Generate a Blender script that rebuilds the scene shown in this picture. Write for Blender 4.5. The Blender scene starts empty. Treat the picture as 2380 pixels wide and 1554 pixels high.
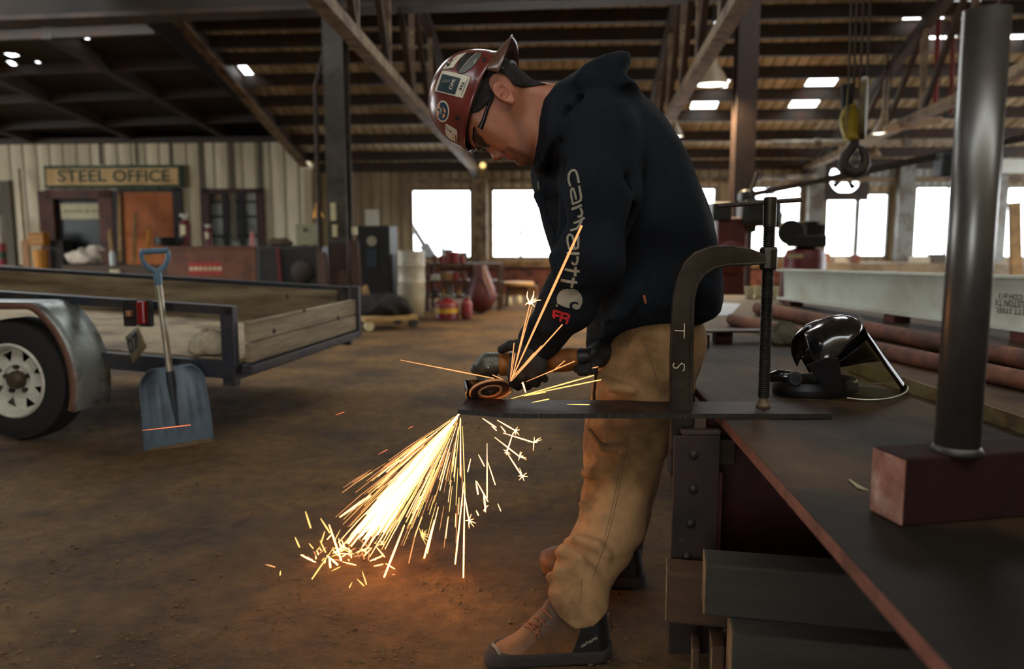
import bpy, bmesh, math, random
import numpy as np
from math import radians, sin, cos, tan, pi, sqrt, atan2, hypot
from mathutils import Vector, Matrix
from mathutils.bvhtree import BVHTree

SC = bpy.context.scene
COL = SC.collection
# ------------------------------------------------------------------ camera
F, CX, CY = 1851.0, 1190.0, 777.0           # focal length and principal point of the 2380x1554 frame
CAMZ = 1.09
PITCH = radians(7.05)
SP, CP = sin(PITCH), cos(PITCH)
cam = bpy.data.cameras.new('camera')
cam.sensor_width = 36.0
cam.lens = F * 36.0 / 2380.0
cam.clip_start = 0.05
cam.clip_end = 300
cam.dof.use_dof = True
cam.dof.focus_distance = 2.10
cam.dof.aperture_fstop = 2.2
cam_o = bpy.data.objects.new('camera', cam)
cam_o.location = (0, 0, CAMZ)
cam_o.rotation_euler = (radians(90) - PITCH, 0, 0)
COL.objects.link(cam_o)
SC.camera = cam_o
# ------------------------------------------------------------------ world: an overcast white sky
W = bpy.data.worlds.new('world'); SC.world = W
W.use_nodes = True
nt = W.node_tree; nt.nodes.clear()
wo = nt.nodes.new('ShaderNodeOutputWorld'); bg = nt.nodes.new('ShaderNodeBackground')
bg.inputs['Color'].default_value = (0.94, 0.97, 1.0, 1)
bg.inputs['Strength'].default_value = 6.8
nt.links.new(bg.outputs[0], wo.inputs[0])
# ------------------------------------------------------------------ view
SC.view_settings.view_transform = 'Standard'
SC.view_settings.look = 'None'
SC.view_settings.exposure = 0.0
SC.view_settings.gamma = 1.0
SC.view_settings.use_curve_mapping = False
SC.cycles.use_denoising = True
SC.cycles.sample_clamp_indirect = 2.5
SC.cycles.max_bounces = 8
SC.cycles.diffuse_bounces = 5
SC.cycles.transparent_max_bounces = 8
random.seed(7)
RNG = np.random.default_rng(11)
# ------------------------------------------------------------------ measuring: photo coordinates to places
def ray(px, py):
    xc = (px - CX) / F; yc = (CY - py) / F
    return Vector((xc, CP + yc * SP, -SP + yc * CP))
def at(px, py, Y):
    d = ray(px, py); t = Y / d.y
    return Vector((d.x * t, Y, CAMZ + d.z * t))
def onz(px, py, z):
    d = ray(px, py); t = (z - CAMZ) / d.z
    return Vector((d.x * t, d.y * t, z))
YAW = math.atan(140 / F)                      # the building stands a few degrees off the view axis
BD = Vector((sin(YAW), cos(YAW), 0)); BR = Vector((cos(YAW), -sin(YAW), 0)); UZ = Vector((0, 0, 1))
def B(u, v, z): return BR * u + BD * v + UZ * z
def bv(px, py, v):
    d = ray(px, py); t = v / d.dot(BD)
    return Vector((0, 0, CAMZ)) + d * t
def ucoord(p): return p.dot(BR)
def vcoord(p): return p.dot(BD)
BAX = (BR, BD, UZ)
# ------------------------------------------------------------------ materials
def rgb(h):
    h = h.lstrip('#'); c = [int(h[i:i + 2], 16) / 255 for i in (0, 2, 4)]
    return tuple(x / 12.92 if x <= .04045 else ((x + .055) / 1.055) ** 2.4 for x in c)
def mat(name, col, rough=.6, metal=0., col2=None, scale=6., lo=.45, hi=.62, var=.18, vscale=30., bump=0., bscale=60.,
        stretch=(1, 1, 1), emit=None, estr=1., spec=.5, coat=0., trans=0., alpha=1., attr=None, detail=6., bdist=.01, dots=None):
    m = bpy.data.materials.new(name); m.use_nodes = True
    n = m.node_tree.nodes; L = m.node_tree.links
    b = n['Principled BSDF']
    b.inputs['Roughness'].default_value = rough; b.inputs['Metallic'].default_value = metal
    b.inputs['Specular IOR Level'].default_value = spec
    if coat: b.inputs['Coat Weight'].default_value = coat; b.inputs['Coat Roughness'].default_value = .12
    if trans: b.inputs['Transmission Weight'].default_value = trans; b.inputs['IOR'].default_value = 1.45
    if alpha < 1: b.inputs['Alpha'].default_value = alpha
    tc = n.new('ShaderNodeTexCoord'); mp = n.new('ShaderNodeMapping'); mp.inputs['Scale'].default_value = stretch
    L.new(tc.outputs['Object'], mp.inputs['Vector'])
    def noise(s, d=detail):
        x = n.new('ShaderNodeTexNoise'); x.inputs['Scale'].default_value = s; x.inputs['Detail'].default_value = d
        x.inputs['Roughness'].default_value = .6
        L.new(mp.outputs[0], x.inputs['Vector']); return x
    def mix(a, bb, fac, mode='MIX'):
        x = n.new('ShaderNodeMix'); x.data_type = 'RGBA'; x.blend_type = mode
        for sock, v in ((x.inputs[6], a), (x.inputs[7], bb), (x.inputs[0], fac)):
            if hasattr(v, 'is_linked'): L.new(v, sock)
            elif isinstance(v, tuple): sock.default_value = (*v, 1)
            else: sock.default_value = v
        return x.outputs[2]
    c = tuple(col)
    if attr:
        a = n.new('ShaderNodeAttribute'); a.attribute_name = attr; c = a.outputs['Color']
    if col2 is not None:
        x = noise(scale); r = n.new('ShaderNodeMapRange'); r.inputs[1].default_value = lo; r.inputs[2].default_value = hi
        L.new(x.outputs[0], r.inputs[0]); c = mix(c, tuple(col2), r.outputs[0])
    if dots:
        v = n.new('ShaderNodeTexVoronoi'); v.inputs['Scale'].default_value = dots[0]; L.new(mp.outputs[0], v.inputs['Vector'])
        r = n.new('ShaderNodeMapRange'); r.inputs[1].default_value = dots[1]; r.inputs[2].default_value = dots[1] * .6
        L.new(v.outputs['Distance'], r.inputs[0]); c = mix(c, dots[2], r.outputs[0])
    if var:
        x = noise(vscale, 8.); r = n.new('ShaderNodeMapRange'); r.inputs[1].default_value = .3; r.inputs[2].default_value = .7
        r.inputs[3].default_value = 1 - var; r.inputs[4].default_value = 1 + var
        L.new(x.outputs[0], r.inputs[0])
        g = n.new('ShaderNodeCombineColor')
        for i in range(3): L.new(r.outputs[0], g.inputs[i])
        c = mix(c, g.outputs[0], 1., 'MULTIPLY')
    if isinstance(c, tuple): b.inputs['Base Color'].default_value = (*c, 1)
    else: L.new(c, b.inputs['Base Color'])
    if bump:
        x = noise(bscale, 8.); bp = n.new('ShaderNodeBump'); bp.inputs['Strength'].default_value = bump
        bp.inputs['Distance'].default_value = bdist
        L.new(x.outputs[0], bp.inputs['Height']); L.new(bp.outputs[0], b.inputs['Normal'])
    if emit:
        b.inputs['Emission Color'].default_value = (*emit, 1); b.inputs['Emission Strength'].default_value = estr
    return m
def corrugate(m, axis, freq, dark, strength=.5):
    """ribs of a corrugated sheet or board joints: a wave along one object axis as bump and a seam colour"""
    n = m.node_tree.nodes; L = m.node_tree.links; b = n['Principled BSDF']
    tc = n.new('ShaderNodeTexCoord'); mp = n.new('ShaderNodeMapping'); L.new(tc.outputs['Object'], mp.inputs['Vector'])
    mp.inputs['Rotation'].default_value = (0, 0, YAW)
    w = n.new('ShaderNodeTexWave'); w.bands_direction = axis; w.inputs['Scale'].default_value = freq
    w.inputs['Distortion'].default_value = .4; w.inputs['Detail'].default_value = 1
    L.new(mp.outputs[0], w.inputs['Vector'])
    bp = n.new('ShaderNodeBump'); bp.inputs['Strength'].default_value = strength; bp.inputs['Distance'].default_value = .02
    L.new(w.outputs['Fac'], bp.inputs['Height']); L.new(bp.outputs[0], b.inputs['Normal'])
    lk = b.inputs['Base Color'].links
    x = n.new('ShaderNodeMix'); x.data_type = 'RGBA'
    r = n.new('ShaderNodeMapRange'); r.inputs[1].default_value = .18; r.inputs[2].default_value = .02
    r.inputs[3].default_value = 0; r.inputs[4].default_value = 1
    L.new(w.outputs['Fac'], r.inputs[0]); L.new(r.outputs[0], x.inputs[0])
    if lk: L.new(lk[0].from_socket, x.inputs[6])
    else: x.inputs[6].default_value = b.inputs['Base Color'].default_value
    x.inputs[7].default_value = (*dark, 1)
    L.new(x.outputs[2], b.inputs['Base Color'])
    return m
def emitter(name, col, s, sample=False):
    m = bpy.data.materials.new(name); m.use_nodes = True; n = m.node_tree.nodes; n.clear()
    o = n.new('ShaderNodeOutputMaterial'); e = n.new('ShaderNodeEmission')
    e.inputs[0].default_value = (*col, 1); e.inputs[1].default_value = s
    m.node_tree.links.new(e.outputs[0], o.inputs[0])
    if not sample: m.cycles.emission_sampling = 'NONE'
    return m
def clearfilm(name, tint, fac, rough=.03):
    m = bpy.data.materials.new(name); m.use_nodes = True; n = m.node_tree.nodes; n.clear(); L = m.node_tree.links
    o = n.new('ShaderNodeOutputMaterial'); t = n.new('ShaderNodeBsdfTransparent'); g = n.new('ShaderNodeBsdfGlossy')
    t.inputs[0].default_value = (*tint, 1); g.inputs['Roughness'].default_value = rough
    mx = n.new('ShaderNodeMixShader'); fr = n.new('ShaderNodeLayerWeight'); fr.inputs[0].default_value = fac
    L.new(fr.outputs['Fresnel'], mx.inputs[0]); L.new(t.outputs[0], mx.inputs[1]); L.new(g.outputs[0], mx.inputs[2])
    L.new(mx.outputs[0], o.inputs[0]); return m
# ------------------------------------------------------------------ mesh builder
def basis(d, up=UZ):
    d = d.normalized()
    if abs(d.dot(up)) > .98: up = Vector((1, 0, 0)) if abs(d.x) < .9 else Vector((0, 1, 0))
    a = up.cross(d).normalized(); return a, d.cross(a).normalized(), d
class MB:
    def __init__(s): s.v = []; s.f = []; s.m = []; s.cur = 0
    def add(s, vs, fs):
        o = len(s.v); s.v += [Vector(x) for x in vs]; s.f += [tuple(i + o for i in f) for f in fs]; s.m += [s.cur] * len(fs); return s
    def box(s, c, size, ax=(Vector((1, 0, 0)), Vector((0, 1, 0)), UZ)):
        c = Vector(c); h = [x / 2 for x in size]
        vs = [c + ax[0] * (h[0] * i) + ax[1] * (h[1] * j) + ax[2] * (h[2] * k) for i in (-1, 1) for j in (-1, 1) for k in (-1, 1)]
        return s.add(vs, [(0, 1, 3, 2), (4, 6, 7, 5), (0, 4, 5, 1), (2, 3, 7, 6), (0, 2, 6, 4), (1, 5, 7, 3)])
    def bbox(s, u0, u1, v0, v1, z0, z1):      # a box in the building's own axes
        return s.box(B((u0 + u1) / 2, (v0 + v1) / 2, (z0 + z1) / 2), (abs(u1 - u0), abs(v1 - v0), abs(z1 - z0)), BAX)
    def beam(s, a, b, w, h, up=UZ):
        a, b = Vector(a), Vector(b); x, y, d = basis(b - a, up)
        return s.box((a + b) / 2, (w, h, (b - a).length), (x, y, d))
    def hex8(s, pts):                          # four bottom corners then four top corners
        return s.add(pts, [(3, 2, 1, 0), (4, 5, 6, 7), (0, 1, 5, 4), (1, 2, 6, 5), (2, 3, 7, 6), (3, 0, 4, 7)])
    def tube(s, pts, r, seg=10, cap=True):
        pts = [Vector(p) for p in pts]; n = len(pts); rs = r if isinstance(r, (list, tuple)) else [r] * n
        vs = []; prev = None
        for i, p in enumerate(pts):
            d = (pts[min(i + 1, n - 1)] - pts[max(i - 1, 0)]).normalized()
            if prev is None: a, b, _ = basis(d)
            else:
                a = (prev - d * prev.dot(d)).normalized(); b = d.cross(a)
            prev = a
            vs += [p + (a * cos(2 * pi * k / seg) + b * sin(2 * pi * k / seg)) * rs[i] for k in range(seg)]
        fs = [(i * seg + k, i * seg + (k + 1) % seg, (i + 1) * seg + (k + 1) % seg, (i + 1) * seg + k) for i in range(n - 1) for k in range(seg)]
        if cap: fs += [tuple(range(seg - 1, -1, -1)), tuple((n - 1) * seg + k for k in range(seg))]
        return s.add(vs, fs)
    def lathe(s, prof, o, d=UZ, seg=24, cap=True, sx=1.):
        o = Vector(o); a, b, d = basis(Vector(d)); n = len(prof)
        vs = [o + d * h + (a * cos(2 * pi * k / seg) * sx + b * sin(2 * pi * k / seg)) * r for r, h in prof for k in range(seg)]
        fs = [(i * seg + k, i * seg + (k + 1) % seg, (i + 1) * seg + (k + 1) % seg, (i + 1) * seg + k) for i in range(n - 1) for k in range(seg)]
        if cap: fs += [tuple(range(seg - 1, -1, -1)), tuple((n - 1) * seg + k for k in range(seg))]
        return s.add(vs, fs)
    def prism(s, poly, vec):
        n = len(poly); vec = Vector(vec); p = [Vector(x) for x in poly]
        return s.add(p + [x + vec for x in p], [tuple(range(n - 1, -1, -1)), tuple(range(n, 2 * n))] +
                     [(i, (i + 1) % n, n + (i + 1) % n, n + i) for i in range(n)])
    def grid(s, fn, nu, nv, cu=False, flip=False):
        vs = [fn(i / (nu if cu else nu - 1), j / (nv - 1)) for i in range(nu) for j in range(nv)]
        fs = []
        for i in range(nu if cu else nu - 1):
            for j in range(nv - 1):
                q = (i * nv + j, ((i + 1) % nu) * nv + j, ((i + 1) % nu) * nv + j + 1, i * nv + j + 1)
                fs.append(q[::-1] if flip else q)
        return s.add(vs, fs)
    def ball(s, c, r, nu=14, nv=9, ax=(Vector((1, 0, 0)), Vector((0, 1, 0)), UZ)):
        c = Vector(c); r = (r,) * 3 if not isinstance(r, (tuple, list)) else r
        return s.grid(lambda a, b: c + ax[0] * (r[0] * cos(2 * pi * a) * sin(pi * (b * .998 + .001))) + ax[1] * (r[1] * sin(2 * pi * a) * sin(pi * (b * .998 + .001)))
                      - ax[2] * (r[2] * cos(pi * b)), nu, nv, True)
    def build(s, name, m, parent=None, smooth=None, bevel=0., bseg=2, solid=0., sub=0):
        me = bpy.data.meshes.new(name)
        off = parent_origin(parent)
        me.from_pydata([tuple(v - off) for v in s.v], [], s.f)
        ms = m if isinstance(m, (list, tuple)) else [m]
        for x in ms: me.materials.append(x)
        if len(ms) > 1:
            for p, i in zip(me.polygons, s.m): p.material_index = i
        me.update()
        return link(name, me, parent, smooth, bevel, bseg, solid, sub)
def parent_origin(p):
    o = Vector((0, 0, 0))
    while p is not None: o = o + p.location; p = p.parent
    return o
def link(name, me, parent=None, smooth=None, bevel=0., bseg=2, solid=0., sub=0):
    o = bpy.data.objects.new(name, me); COL.objects.link(o)
    if parent is not None: o.parent = parent
    if smooth:
        for p in me.polygons: p.use_smooth = True
        if smooth < 179: me.set_sharp_from_angle(angle=radians(smooth))
    if solid:
        x = o.modifiers.new('solid', 'SOLIDIFY'); x.thickness = solid; x.offset = 0
    if sub:
        x = o.modifiers.new('sub', 'SUBSURF'); x.levels = sub; x.render_levels = sub
    if bevel:
        x = o.modifiers.new('bevel', 'BEVEL'); x.width = bevel; x.segments = bseg; x.limit_method = 'ANGLE'; x.angle_limit = radians(40)
    return o
def tag(o, label=None, cat=None, group=None, kind=None):
    if label: o['label'] = label
    if cat: o['category'] = cat
    if group: o['group'] = group
    if kind: o['kind'] = kind
    return o
def thing(name, label, cat, loc, group=None):
    o = bpy.data.objects.new(name, None); o.empty_display_size = .1; COL.objects.link(o)
    o.location = Vector(loc); return tag(o, label, cat, group)
def struct(name, mb, m, **k):
    o = mb.build(name, m, **k); o['kind'] = 'structure'; return o
def copy_tree(o, parent=None, loc=None, rotz=None):
    c = o.copy(); COL.objects.link(c)
    if parent is not None: c.parent = parent
    if loc is not None: c.location = Vector(loc)
    if rotz is not None: c.rotation_euler = (0, 0, rotz)
    for ch in [x for x in COL.objects if x.parent == o]: copy_tree(ch, c)
    return c
def holes_sheet(mb, P, u0, u1, v0, v1, holes):
    """a flat sheet P(u, v) with rectangular openings cut out of it"""
    us = sorted({u0, u1, *[min(max(h[i], u0), u1) for h in holes for i in (0, 2)]}); vs = sorted({v0, v1, *[min(max(h[i], v0), v1) for h in holes for i in (1, 3)]})
    for a, b in zip(us, us[1:]):
        for c, d in zip(vs, vs[1:]):
            mu, mv = (a + b) / 2, (c + d) / 2
            if any(min(h[0], h[2]) < mu < max(h[0], h[2]) and min(h[1], h[3]) < mv < max(h[1], h[3]) for h in holes): continue
            mb.add([P(a, c), P(b, c), P(b, d), P(a, d)], [(0, 1, 2, 3)])
    return mb
def text_mesh(txt, bold=0., align='CENTER', extrude=0.):
    cu = bpy.data.curves.new('lettering', 'FONT'); cu.body = txt; cu.align_x = align; cu.align_y = 'CENTER'; cu.size = 1.
    cu.offset = bold; cu.extrude = extrude; cu.resolution_u = 3
    o = bpy.data.objects.new('lettering', cu); COL.objects.link(o)
    dg = bpy.context.evaluated_depsgraph_get(); me = bpy.data.meshes.new_from_object(o.evaluated_get(dg))
    vs = [v.co.copy() for v in me.vertices]; fs = [tuple(p.vertices) for p in me.polygons]
    bpy.data.objects.remove(o); bpy.data.curves.remove(cu); bpy.data.meshes.remove(me)
    return vs, fs
def lettering(name, txt, m, o, ex, ey, h, parent=None, bold=0., width=None, push=None):
    """flat lettering of capital height h centred on o, running along ex with its tops along ey"""
    vs, fs = text_mesh(txt, bold); ex, ey = Vector(ex).normalized(), Vector(ey).normalized()
    xs = [v.x for v in vs]; ys = [v.y for v in vs]
    k = h / (max(ys) - min(ys)); kx = k if not width else width / (max(xs) - min(xs))
    cx, cy = (max(xs) + min(xs)) / 2, (max(ys) + min(ys)) / 2
    mb = MB(); mb.add([Vector(o) + ex * ((v.x - cx) * kx) + ey * ((v.y - cy) * k) + (Vector(push) if push else Vector((0, 0, 0))) for v in vs], fs)
    return mb.build(name, m, parent)
# ------------------------------------------------------------------ implicit surfaces (for the figure, cloth and gloves)
class Field:
    def __init__(s, lo, hi, h):
        s.lo = np.array(lo, float); s.h = h; s.n = np.maximum(np.ceil((np.array(hi) - s.lo) / h).astype(int) + 1, 4)
        ax = [s.lo[i] + h * np.arange(s.n[i]) for i in range(3)]
        s.x, s.y, s.z = ax[0][:, None, None], ax[1][None, :, None], ax[2][None, None, :]
        s.d = np.full(tuple(s.n), 1e3)
    def cone(s, a, b, ra, rb, sy=1., yc=0.):
        a, b = np.array(a, float), np.array(b, float)
        x, y, z = s.x, s.y, s.z
        if sy != 1.:
            y = yc + (y - yc) / sy; a = a.copy(); b = b.copy(); a[1] = yc + (a[1] - yc) / sy; b[1] = yc + (b[1] - yc) / sy
        ba = b - a; l2 = float(ba @ ba) + 1e-12
        t = np.clip(((x - a[0]) * ba[0] + (y - a[1]) * ba[1] + (z - a[2]) * ba[2]) / l2, 0, 1)
        return np.sqrt((x - a[0] - t * ba[0]) ** 2 + (y - a[1] - t * ba[1]) ** 2 + (z - a[2] - t * ba[2]) ** 2) - (ra + (rb - ra) * t)
    def chain(s, pts, k=.02, sy=1., yc=0.):
        d = None
        for p, q in zip(pts, pts[1:]):
            e = s.cone(p[0], q[0], p[1], q[1], sy, yc); d = e if d is None else smin(d, e, k)
        return d
    def ell(s, c, r, ax=None):
        X, Y, Z = s.x - c[0], s.y - c[1], s.z - c[2]
        if ax is not None: X, Y, Z = [X * a[0] + Y * a[1] + Z * a[2] for a in ax]
        q = np.sqrt((X / r[0]) ** 2 + (Y / r[1]) ** 2 + (Z / r[2]) ** 2)
        return (q - 1) * min(r)
    def loft(s, poly, yc, R, Wd):
        """a body whose outline across the y axis is poly (x, z), rounded to half thickness Wd"""
        d2 = poly_dist(s.x[:, 0, :], s.z[0, :, :], np.array(poly, float))[:, None, :]
        if not np.isscalar(Wd): Wd = np.asarray(Wd)
        q = (s.y - yc) * (R / Wd)
        return np.where(d2 > -R, np.sqrt(np.maximum(R + d2, 0) ** 2 + q ** 2) - R, np.abs(q) - R)
    def add(s, d, k=.01): s.d = smin(s.d, d, k); return s
    def cut(s, d, k=.006): s.d = -smin(-s.d, d, k); return s
    def mesh(s): return surface_nets(s.d, s.lo, s.h)
def smin(a, b, k):
    h = np.clip(.5 + .5 * (b - a) / k, 0, 1)
    return b + (a - b) * h - k * h * (1 - h)
def poly_dist(X, Z, P):
    d = np.full(np.broadcast(X, Z).shape, 1e9); ins = np.zeros(d.shape, bool); n = len(P)
    for i in range(n):
        a, b = P[i], P[(i + 1) % n]; e = b - a
        wx, wz = X - a[0], Z - a[1]
        t = np.clip((wx * e[0] + wz * e[1]) / (e @ e + 1e-12), 0, 1)
        d = np.minimum(d, (wx - t * e[0]) ** 2 + (wz - t * e[1]) ** 2)
        c = ((a[1] > Z) != (b[1] > Z)) & (X < (b[0] - a[0]) * (Z - a[1]) / (b[1] - a[1] + 1e-12) + a[0])
        ins ^= c
    return np.sqrt(d) * np.where(ins, -1, 1)
def surface_nets(d, lo, h):
    s = d < 0
    cs = np.zeros(tuple(np.array(d.shape) - 1), int); tot = np.zeros(cs.shape + (3,)); cnt = np.zeros(cs.shape)
    nx, ny, nz = cs.shape
    E = [(0, 0, 0), (1, 0, 0), (0, 1, 0), (0, 0, 1), (1, 1, 0), (1, 0, 1), (0, 1, 1), (1, 1, 1)]
    sl = lambda o: (slice(o[0], o[0] + nx), slice(o[1], o[1] + ny), slice(o[2], o[2] + nz))
    for a in range(8):
        for b in range(a + 1, 8):
            df = np.abs(np.array(E[a]) - np.array(E[b]))
            if df.sum() != 1: continue
            da, db = d[sl(E[a])], d[sl(E[b])]; x = (da < 0) != (db < 0)
            if not x.any(): continue
            t = da[x] / (da[x] - db[x])
            tot[x] += np.array(E[a]) + t[:, None] * (np.array(E[b]) - np.array(E[a])); cnt[x] += 1
    act = cnt > 0; idx = np.full(cs.shape, -1); idx[act] = np.arange(act.sum())
    pos = (np.argwhere(act) + tot[act] / cnt[act][:, None]) * h + lo
    faces = []
    for ax in range(3):
        o = [0, 0, 0]; o[ax] = 1
        b = [(ax + 1) % 3, (ax + 2) % 3]
        s0 = s[:-1 if o[0] else None, :-1 if o[1] else None, :-1 if o[2] else None]; s1 = s[o[0]:, o[1]:, o[2]:]
        for sgn in (0, 1):
            m = (s0 & ~s1) if sgn == 0 else (~s0 & s1)
            ii = np.argwhere(m)
            ii = ii[(ii[:, b[0]] > 0) & (ii[:, b[1]] > 0) & (ii[:, b[0]] < cs.shape[b[0]]) & (ii[:, b[1]] < cs.shape[b[1]])]
            if len(ii) == 0: continue
            def off(p, q):
                j = ii.copy(); j[:, b[0]] -= p; j[:, b[1]] -= q; return idx[j[:, 0], j[:, 1], j[:, 2]]
            q = np.stack([off(1, 1), off(0, 1), off(0, 0), off(1, 0)], 1)
            faces.append(q if sgn == 0 else q[:, ::-1])
    fs = np.concatenate(faces); fs = fs[(fs >= 0).all(1)]
    return pos, fs
def relax(pos, fs, it=2, lam=.5):
    n = len(pos); e = np.concatenate([fs[:, [0, 1]], fs[:, [1, 2]], fs[:, [2, 3]], fs[:, [3, 0]]])
    for _ in range(it):
        acc = np.zeros((n, 3)); c = np.zeros(n)
        for a, b in ((0, 1), (1, 0)):
            for k in range(3): acc[:, k] += np.bincount(e[:, a], pos[e[:, b], k], n)
            c += np.bincount(e[:, a], minlength=n)
        pos = pos + lam * (acc / np.maximum(c, 1)[:, None] - pos)
    return pos
def skin(name, pos, fs, m, parent=None, colors=None):
    me = bpy.data.meshes.new(name); off = np.array(parent_origin(parent)); p = pos - off
    used = np.unique(fs); re = np.full(len(p), -1); re[used] = np.arange(len(used))
    me.from_pydata(p[used].tolist(), [], re[fs].tolist())
    me.materials.append(m)
    if colors is not None:
        a = me.color_attributes.new('tone', 'FLOAT_COLOR', 'POINT')
        a.data.foreach_set('color', np.concatenate([colors[used], np.ones((len(used), 1))], 1).astype(np.float32).ravel())
    me.update()
    return link(name, me, parent, smooth=180)
def bvh_of(*parts):
    vs, fs = [], []
    for pos, f in parts:
        o = len(vs); vs += [Vector(p) for p in pos]; fs += [tuple(int(i) + o for i in q) for q in f]
    return BVHTree.FromPolygons(vs, fs)
EYE = Vector((0, 0, CAMZ))
def project(px, py, tree, lift):
    d = ray(px, py).normalized(); h = tree.ray_cast(EYE, d)
    if h[0] is None: return None
    n = h[1] if h[1].dot(d) < 0 else -h[1]
    return h[0] + n * lift
def press(mb, pts2, faces, tree, lift):
    """print a flat figure onto the curved surface it is stuck to; figure corners are given where the photo shows them"""
    P = [project(x, y, tree, lift) for x, y in pts2]; base = len(mb.v); re = {}
    vs = []
    for i, p in enumerate(P):
        if p is not None: re[i] = len(vs); vs.append(p)
    mb.add(vs, [tuple(re[i] for i in f) for f in faces if all(i in re for i in f)])
def fill2(poly, step):
    """triangulated, finely divided polygon in the plane"""
    bm = bmesh.new(); vs = [bm.verts.new((x, y, 0)) for x, y in poly]; f = bm.faces.new(vs)
    bmesh.ops.triangulate(bm, faces=[f])
    for _ in range(7):
        es = [e for e in bm.edges if e.calc_length() > step]
        if not es: break
        bmesh.ops.subdivide_edges(bm, edges=es, cuts=1); bmesh.ops.triangulate(bm, faces=bm.faces[:])
    bm.verts.index_update()
    r = [(v.co.x, v.co.y) for v in bm.verts], [tuple(v.index for v in f.verts) for f in bm.faces]; bm.free(); return r
def stroke2(pts, w, step):
    """a broad pen stroke along pts as a divided strip"""
    d = []
    for a, b in zip(pts, pts[1:]):
        n = max(1, int(hypot(b[0] - a[0], b[1] - a[1]) / step)); d += [(a[0] + (b[0] - a[0]) * i / n, a[1] + (b[1] - a[1]) * i / n) for i in range(n)]
    d.append(pts[-1]); out = []; n = len(d)
    for i, p in enumerate(d):
        a, b = d[max(i - 1, 0)], d[min(i + 1, n - 1)]; l = hypot(b[0] - a[0], b[1] - a[1]) or 1; nx, ny = -(b[1] - a[1]) / l, (b[0] - a[0]) / l
        out += [(p[0] + nx * w / 2 * t, p[1] + ny * w / 2 * t) for t in (-1, 0, 1)]
    return out, [q for i in range(n - 1) for q in ((i * 3, i * 3 + 1, i * 3 + 4, i * 3 + 3), (i * 3 + 1, i * 3 + 2, i * 3 + 5, i * 3 + 4))]
def text2(txt, c, ang, h, w=None, bold=0.):
    vs, fs = text_mesh(txt, bold); xs = [v.x for v in vs]; ys = [v.y for v in vs]
    k = h / (max(ys) - min(ys)); kx = k if not w else w / (max(xs) - min(xs)); cx, cy = (max(xs) + min(xs)) / 2, (max(ys) + min(ys)) / 2
    a = radians(ang); ca, sa = cos(a), sin(a)
    return [(c[0] + ((v.x - cx) * kx) * ca - ((v.y - cy) * k) * sa * -1 * -1, c[1] - ((v.x - cx) * kx) * sa - ((v.y - cy) * k) * ca) for v in vs], fs
# ------------------------------------------------------------------ crumpled cloth
def lump(c, rx, ry, rz, seed):
    r_ = np.random.default_rng(seed); ph = r_.uniform(0, 6, 12)
    def fn(a, b):
        th = 2 * pi * a; f = pi * (.02 + .96 * b); k = 1 + .16 * sin(3 * th + ph[0]) * sin(2 * f + ph[1]) + .12 * sin(5 * th + ph[2] + 3 * f) + .08 * sin(9 * th + ph[3]) * sin(7 * f + ph[4])
        z = -cos(f) * rz * k; return c + Vector((rx * cos(th) * sin(f) * k, ry * sin(th) * sin(f) * k, max(z, -rz * .55)))
    return fn
# ================================================================== THE HALL
VB, VO = 15.5, 15.0                        # far wall, office front (distance along the building)
ZE, SL = 2.45, 0.30                        # eaves height and roof slope
def zroof(v): return ZE + SL * (VB - v)
M_dirt = mat('packed_dirt', rgb('#745528'), .95, col2=rgb('#453116'), scale=1.3, lo=.4, hi=.62, var=.35, vscale=14, bump=1., bscale=38, bdist=.035)
M_yard = mat('pale_yard', rgb('#eef0ee'), .9, col2=rgb('#dcdcd4'), scale=.3, var=.05)
M_farwall = corrugate(mat('weathered_boards', rgb('#ad9c7a'), .85, col2=rgb('#7d6c52'), scale=1.2, stretch=(1, 1, .25), var=.2, vscale=6), 'X', 1.6, rgb('#6d6049'))
M_office = corrugate(mat('grey_siding', rgb('#e2d8ba'), .8, col2=rgb('#b0a280'), scale=1.1, stretch=(1, 1, .2), lo=.38, hi=.66, var=.16, vscale=5), 'X', 1.15, rgb('#8d8369'), .5)
M_roof = corrugate(mat('roof_sheet', rgb('#d6cfb6'), .8, col2=rgb('#8c8062'), scale=1.3, stretch=(1, .35, 1), lo=.36, hi=.66, var=.25, vscale=7), 'X', 1.9, rgb('#8d8160'), .55)
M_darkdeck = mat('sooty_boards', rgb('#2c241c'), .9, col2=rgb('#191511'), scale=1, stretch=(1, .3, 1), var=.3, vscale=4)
M_steel_dark = mat('dark_steel', rgb('#2e2822'), .7, col2=rgb('#3f2a1e'), scale=4, var=.2)
M_steel_brown = mat('brown_steel', rgb('#3a2a20'), .65, col2=rgb('#241b16'), scale=3, var=.2)
M_steel_tan = mat('tan_steel', rgb('#7d6b52'), .7, col2=rgb('#4f3b2a'), scale=5, var=.2)
M_steel_grey = mat('grey_steel', rgb('#7b7d78'), .6, col2=rgb('#5c5349'), scale=4, var=.15)
M_sky_pane = bpy.data.materials.new('milky_panel'); M_sky_pane.use_nodes = True
_n = M_sky_pane.node_tree.nodes; _n.clear(); _o = _n.new('ShaderNodeOutputMaterial'); _t = _n.new('ShaderNodeBsdfTranslucent'); _p = _n.new('ShaderNodeBsdfTransparent'); _m = _n.new('ShaderNodeMixShader')
_t.inputs[0].default_value = (1, .96, .86, 1); _m.inputs[0].default_value = .25
for a, b in ((_p.outputs[0], _m.inputs[1]), (_t.outputs[0], _m.inputs[2]), (_m.outputs[0], _o.inputs[0])): M_sky_pane.node_tree.links.new(a, b)
M_dark_glass = mat('dark_glass', (.012, .015, .016), .3, spec=.25, var=0)
M_grey_pane = mat('dusty_pane', rgb('#8f9288'), .5, col2=rgb('#5c5f58'), scale=2, var=.1)
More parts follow.
